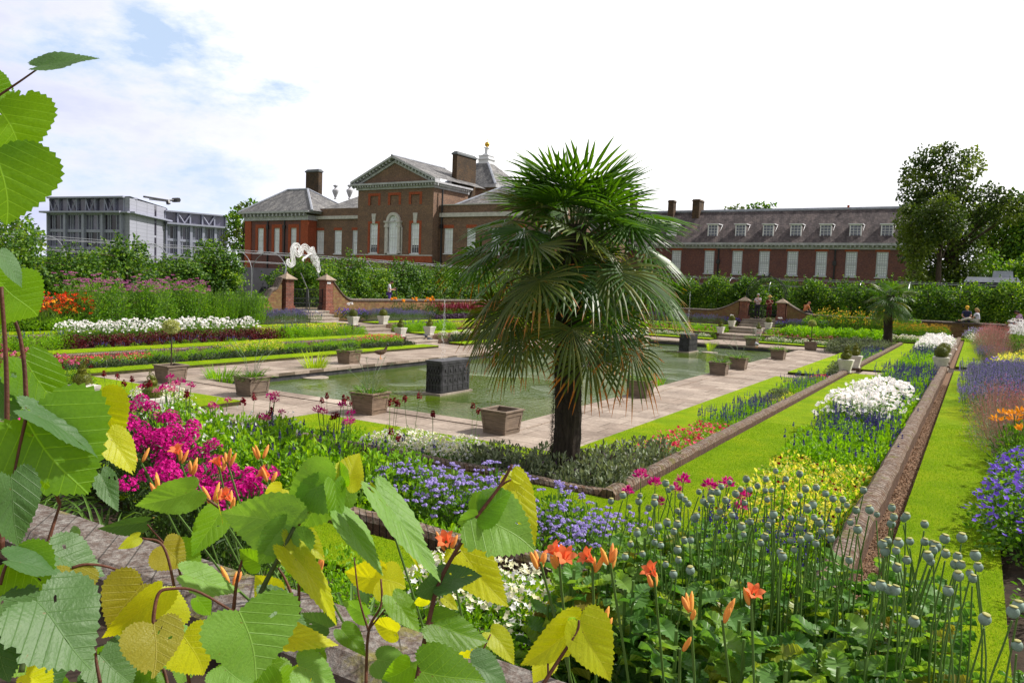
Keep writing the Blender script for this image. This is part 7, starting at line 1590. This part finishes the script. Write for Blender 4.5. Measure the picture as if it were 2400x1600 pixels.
# ================= orange daylilies
def lilyflower(mb,c,axis,s,mat=0):
    axis=axis/np.linalg.norm(axis); r_=np.cross(axis,A_(0,0,1)+A_(.1,.2,0)); r_/=np.linalg.norm(r_); q=np.cross(axis,r_)
    for i in range(6):
        a=i*PI/3+.2; o=r_*math.cos(a)+q*math.sin(a); V=[];w_=[.12,.3,.42,.4,.22,.02]; 
        for j,t in enumerate((0,.25,.5,.72,.9,1.05)):
            rad=s*(.10+.30*t**1.5+.33*max(0,t-.5)); ax=axis*s*(t*.95-.75*max(0,t-.62)**1.3*1.3); m_=c+o*rad+ax; sd=np.cross(o,axis)
            V+=[m_-sd*w_[j]*s*.5*(1 if i%2 else .75),m_+o*(-.03*s)-axis*.02*s,m_+sd*w_[j]*s*.5*(1 if i%2 else .75)]
        mb.add(V,[(j*3+k,j*3+k+1,j*3+k+4,j*3+k+3) for j in range(5) for k in(0,1)],mat)
def bud(mb,c,axis,l,r,mat):
    axis=axis/np.linalg.norm(axis); P=[c+axis*l*t for t in (0,.2,.5,.8,1)]; mb.tube(P,[r*.5,r*.9,r,r*.7,r*.15],6,mat)
DL=[((420,1052),'f',4.0),((515,1078),'f',4.0),((631,1100),'f',3.5),((539,1155),'f',3.4),((1050,1256),'f',3.0),((1312,1284),'F',2.75),((1390,1297),'f',2.9),((1536,1331),'f',3.0),((1763,1382),'f',3.1),((914,1190),'b',3.2),
 ((327,1050),'b',4.0),((447,1077),'b',3.8),((532,1057),'b',3.9),((612,1052),'b',3.8),((375,1122),'b',3.6),((497,1145),'b',3.4),((738,1306),'b',3.2),((1432,1288),'b',2.9),((1621,1402),'b',2.9),((1695,1420),'b',2.9),((1596,1485),'s',2.8),((1408,1436),'b',2.7),((700,1240),'b',3.6),((1268,1285),'b',2.8),((545,1340),'b',3.2)]
for i,((px,py),kind,d) in enumerate(DL):
    c=at(px,py,d=d); gz=-.45; gx,gy=c[0]+random.uniform(-.12,.12),max(c[1]+random.uniform(-.1,.25),2.72); lab={'f':'open orange daylily on a tall stalk','F':'double open orange daylily with buds','b':'daylily stalk with closed orange buds','s':'single orange daylily bud'}[kind]
    where='before the magenta phlox' if px<700 else ('at mid wall' if px<1150 else 'at the right wall end')
    order=sorted([q for q in DL if (q[0][0]<700)==(px<700) and (700<=q[0][0]<1150)==(700<=px<1150) and q[1]==kind],key=lambda q:q[0][0]); k=[q[0] for q in order].index((px,py)); ords=['leftmost','second from left','third from left','fourth from left','fifth from left','sixth from left','seventh from left','eighth from left','ninth from left']
    t=empty('daylily',(gx,gy,gz),f'{lab} {where}, {ords[k]}','daylily','orange daylilies along the foreground wall'); b=A_(gx,gy,gz); cl=c-b
    mb=MB(); up_=A_(random.uniform(-.3,.3),random.uniform(-.3,.1),1.); top=cl-A_(0,0,.05); mb.tube(cr([A_(0,0,0),top*.5+A_(.01,.01,0),top],4),[.0065]*4+[.005]*5,6); mb.build('stalk',M['f_stem'],t)
    if kind in 'fF':
        for e in range(2 if kind=='F' else 1):
            mb=MB(); ax=A_(random.uniform(-.6,.6)+R[0][0]*.3*(e*2-1),random.uniform(-.9,-.2),.75); lilyflower(mb,cl+A_(.03*e,-.02*e,-.03),ax,.068,0); bud(mb,cl-A_(0,0,.05),ax+A_(0,0,.5),.05,.008,1); mb.build('flower',[M['p_lily'],M['f_stem']],t,smooth=True)
    nb={'f':2,'F':4,'b':4,'s':1}[kind]
    for e in range(nb):
        mb=MB(); a=random.uniform(0,6.3); ax=A_(math.cos(a)*.45,math.sin(a)*.45,1); s0=cl+A_(math.cos(a)*.012,math.sin(a)*.012,-.06+random.uniform(-.02,.02)); bud(mb,s0,ax,random.uniform(.045,.085),.0095,0); mb.build('bud',M['p_lilyb'],t,smooth=True)
    mb=MB(); straps(mb,12,.6,.022,0,droop=.6,r=.06); mb.build('leaf_blades',M['f_strap'],t)
# strappy daylily foliage along the wall
for xx in np.arange(-6.6,.3,.24):
    mb=None
    if 'dl' not in SP:
        out=[]
        for q in range(4): mb=MB(); straps(mb,44,.62,.02,0,droop=.7,r=.12); straps(mb,7,.5,.018,1,droop=.8,r=.12); out.append(mb.mesh('daylily_foliage',[M['f_strap'],M['f_amb']]))
        SP['dl']=out
    o=inst('daylily_foliage',random.choice(SP['dl']),None,(xx,2.85+random.uniform(-.05,.35),-.47),random.uniform(0,6),random.uniform(.85,1.15)); tag(o,'arching strap leaved daylily clump just beyond the foreground wall','daylily foliage','daylily leaves along the foreground wall')
# ================= poppies
pt=[mm for mm in range(4)]
def podmesh():
    mb=MB(); n=12; prof=[(.004,-.021),(.011,-.0185),(.018,-.010),(.0205,0),(.0185,.010),(.012,.016),(.007,.0175)]; mb.lathe(prof,n=n)
    mb.lathe([(.007,.0172),(.0135,.0178),(.0138,.0198),(.005,.0205)],n=16,mat=1,jit=.04); return mb.mesh('seed_head',[M['pod'],M['podtop']],smooth=True)
M['pod']=plain('glaucous_poppy_pod',(.21,.29,.24),.6,.35,25,bs=.1); M['podtop']=plain('poppy_crown',(.36,.34,.12),.8,.3,40,bs=0)
pod=podmesh()
def lobed():
    p=[(0,0,0)];k=15
    for i in range(k+1):
        u=i/k; w_=.42*math.sin(PI*min(1,u*.93+.07))**.8*(1.0 if i%2 else .74); p.append((u,w_,.05*math.sin(u*9)))
    for i in range(k,-1,-1):
        u=i/k; w_=.42*math.sin(PI*min(1,u*.93+.07))**.8*(1.0 if i%2 else .74); p.append((u,-w_,.05*math.cos(u*8)))
    for i in range(k+1): p.append((i/k,0,-.06+.0*i-.12*(i/k)**2))
    f=[]; m0=2*k+3
    for i in range(k): f+=[(1+i,2+i,m0+i+1,m0+i)]; a=2*k+2-i; f+=[(m0+i,m0+i+1,a-1,a)]
    return T_(p,f)
LOB=lobed()
plants=[]
for v in range(4):
    mb=MB(); n=22; z=rng.random(n)**1.2; a=rng.uniform(0,2*PI,n); P=np.c_[np.zeros((n,2)),z*.62]; D=np.c_[np.cos(a),np.sin(a),.5-z*.1]; mb.place(LOB,P,D,np.c_[rng.normal(size=(n,2))*.3,np.ones(n)],(.26-.14*z),(.20-.10*z),0); mb.tube([(0,0,0),(0,0,.65)],.007,5,1); plants.append(mb.mesh('foliage',[M['f_poppy'],M['f_stem']]))
heads_=[(1475,1188),(1497,1175),(1460,1160),(1432,1174),(1500,1161),(1520,1190),(1534,1178),(1560,1132),(1575,1142),(1567,1148),(1535,1166),(1595,1162),(1638,1152),(1605,1170),(1588,1197),(1613,1180),(1648,1174),(1666,1169),(1668,1153),(1681,1153),(1700,1172),(1749,1122),(1775,1138),(1736,1146),(1724,1157),(1745,1178),(1757,1147),(1795,1122),(1818,1103),(1842,1122),(1874,1110),(1794,1149),(1808,1148),(1835,1141),(1798,1170),(1863,1180),(1888,1145),(1875,1161),(1913,1142),(1770,1195),(1808,1220),(1813,1205),(1758,1222),(1800,1230),(1892,1192),(1905,1182),(1881,1217),(1908,1212),(1873,1236),(1920,1224),(1935,1156),(1952,1168),(1975,1170),(1985,1183),(1964,1195),(2024,1148),(2006,1195),(2038,1194),(2055,1205),(1993,1224),(1925,1245),(1944,1242),(1832,1252),(1853,1266),(1877,1265),(1896,1258),(1912,1273),(1828,1293),(1834,1304),(1861,1288),(1783,1272),(1793,1258),(1743,1252),(1738,1233),(1716,1207),(1679,1212),(1632,1209),(1626,1214),(1587,1228),(1563,1224),(1543,1233),(1525,1242),(1493,1242),(1534,1270),(1549,1277),(1493,1249),(1579,1245),(1619,1265),(1604,1266),(1588,1288),(1590,1312),(1506,1298),(1478,1275),(1465,1304),(1708,1256),(2090,1189),(2095,1211),(2089,1227),(2124,1209),(2118,1215),(2167,1228),(2167,1269),(2133,1268),(2081,1266),(2068,1275),(2100,1290),(2074,1292),(2125,1312),(2102,1330),(2175,1303),(2185,1273),(2188,1288),(2194,1280),(2181,1315),(2214,1262),(2216,1297),(2244,1304),(2238,1322),(2252,1323),(2246,1349),(2254,1259),(2286,1301),(2293,1328),(2273,1343),(2280,1355),(2222,1384),(2084,1381),(2098,1382),(2046,1375),(2065,1371),(2106,1272),(2374,1433),(2387,1420),(2142,1456),(2308,1450),(2384,1512),(1990,1312),(1618,1336),(1578,1345),(1560,1322),(1655,1180),(1687,1198),(1690,1140),(1710,1130),(1853,1213),(1948,1261),(2010,1240)]
yb_=lambda px,py: 3.05+1.35*max(0,min(1,(1420-py)/300.))
for i,(px,py) in enumerate(heads_):
    d=1788*.037/ (27 if py>1250 else 25)*1.25; y_=yb_(px,py)+random.uniform(-.12,.12); c=at(px,py,y=y_)
    if c[2]>.62: pass
    sx=random.uniform(-.05,.05); b=A_(c[0]+sx,c[1]+random.uniform(-.05,.1),-.5)
    t=empty('poppy',tuple(b),'poppy seed head on a thin stalk in the big patch at lower right','poppy','poppy seed heads at lower right'); h=c-b
    mb=MB(); mb.tube(cr([A_(0,0,0),h*.6+A_(random.uniform(-.07,.07),random.uniform(-.07,.07),0),h-A_(0,0,.03)],4),[.0042]*5+[.0034]*4,5); mb.build('stalk',M['f_stem'],t)
    inst('seed_head',pod,t,tuple(h),0,random.uniform(.7,1.05),rot=(random.uniform(-.2,.2),random.uniform(-.2,.2),random.uniform(0,6)))
for i in range(170):
    x=random.uniform(-1.9,.62); y=random.uniform(2.85,5.0)
    if x<-1.2-.0 and y<3.2: continue
    if -.95<x<-.45 and y>4.7: continue
    if x>.0 and y>4.2: continue
    o=inst('poppy_plant',random.choice(plants),None,(x,y,-.5),random.uniform(0,6),random.uniform(.85,1.15)*(.75 if x>.0 else 1)*(1.05 if y<4. else .95)); tag(o,'leafy green poppy plant in the patch at lower right','poppy plant','poppy foliage at lower right')
# pink cleome heads among the poppies
for px,py in ((1513,1124),(1457,1158),(1539,1140),(1593,1134),(1590,1160),(1551,1182),(1655,1145),(1706,1142),(1756,1172),(1728,1197)):
    c=at(px,py,y=5.35); o=put('single_spider_flower',c[0],c[1],L2+.02,(c[2]-L2)); tag(o,'pink spider flower standing at the back of the poppies','cleome','pink spider flowers behind the poppies')
# ---- nothing below the ground at the near path
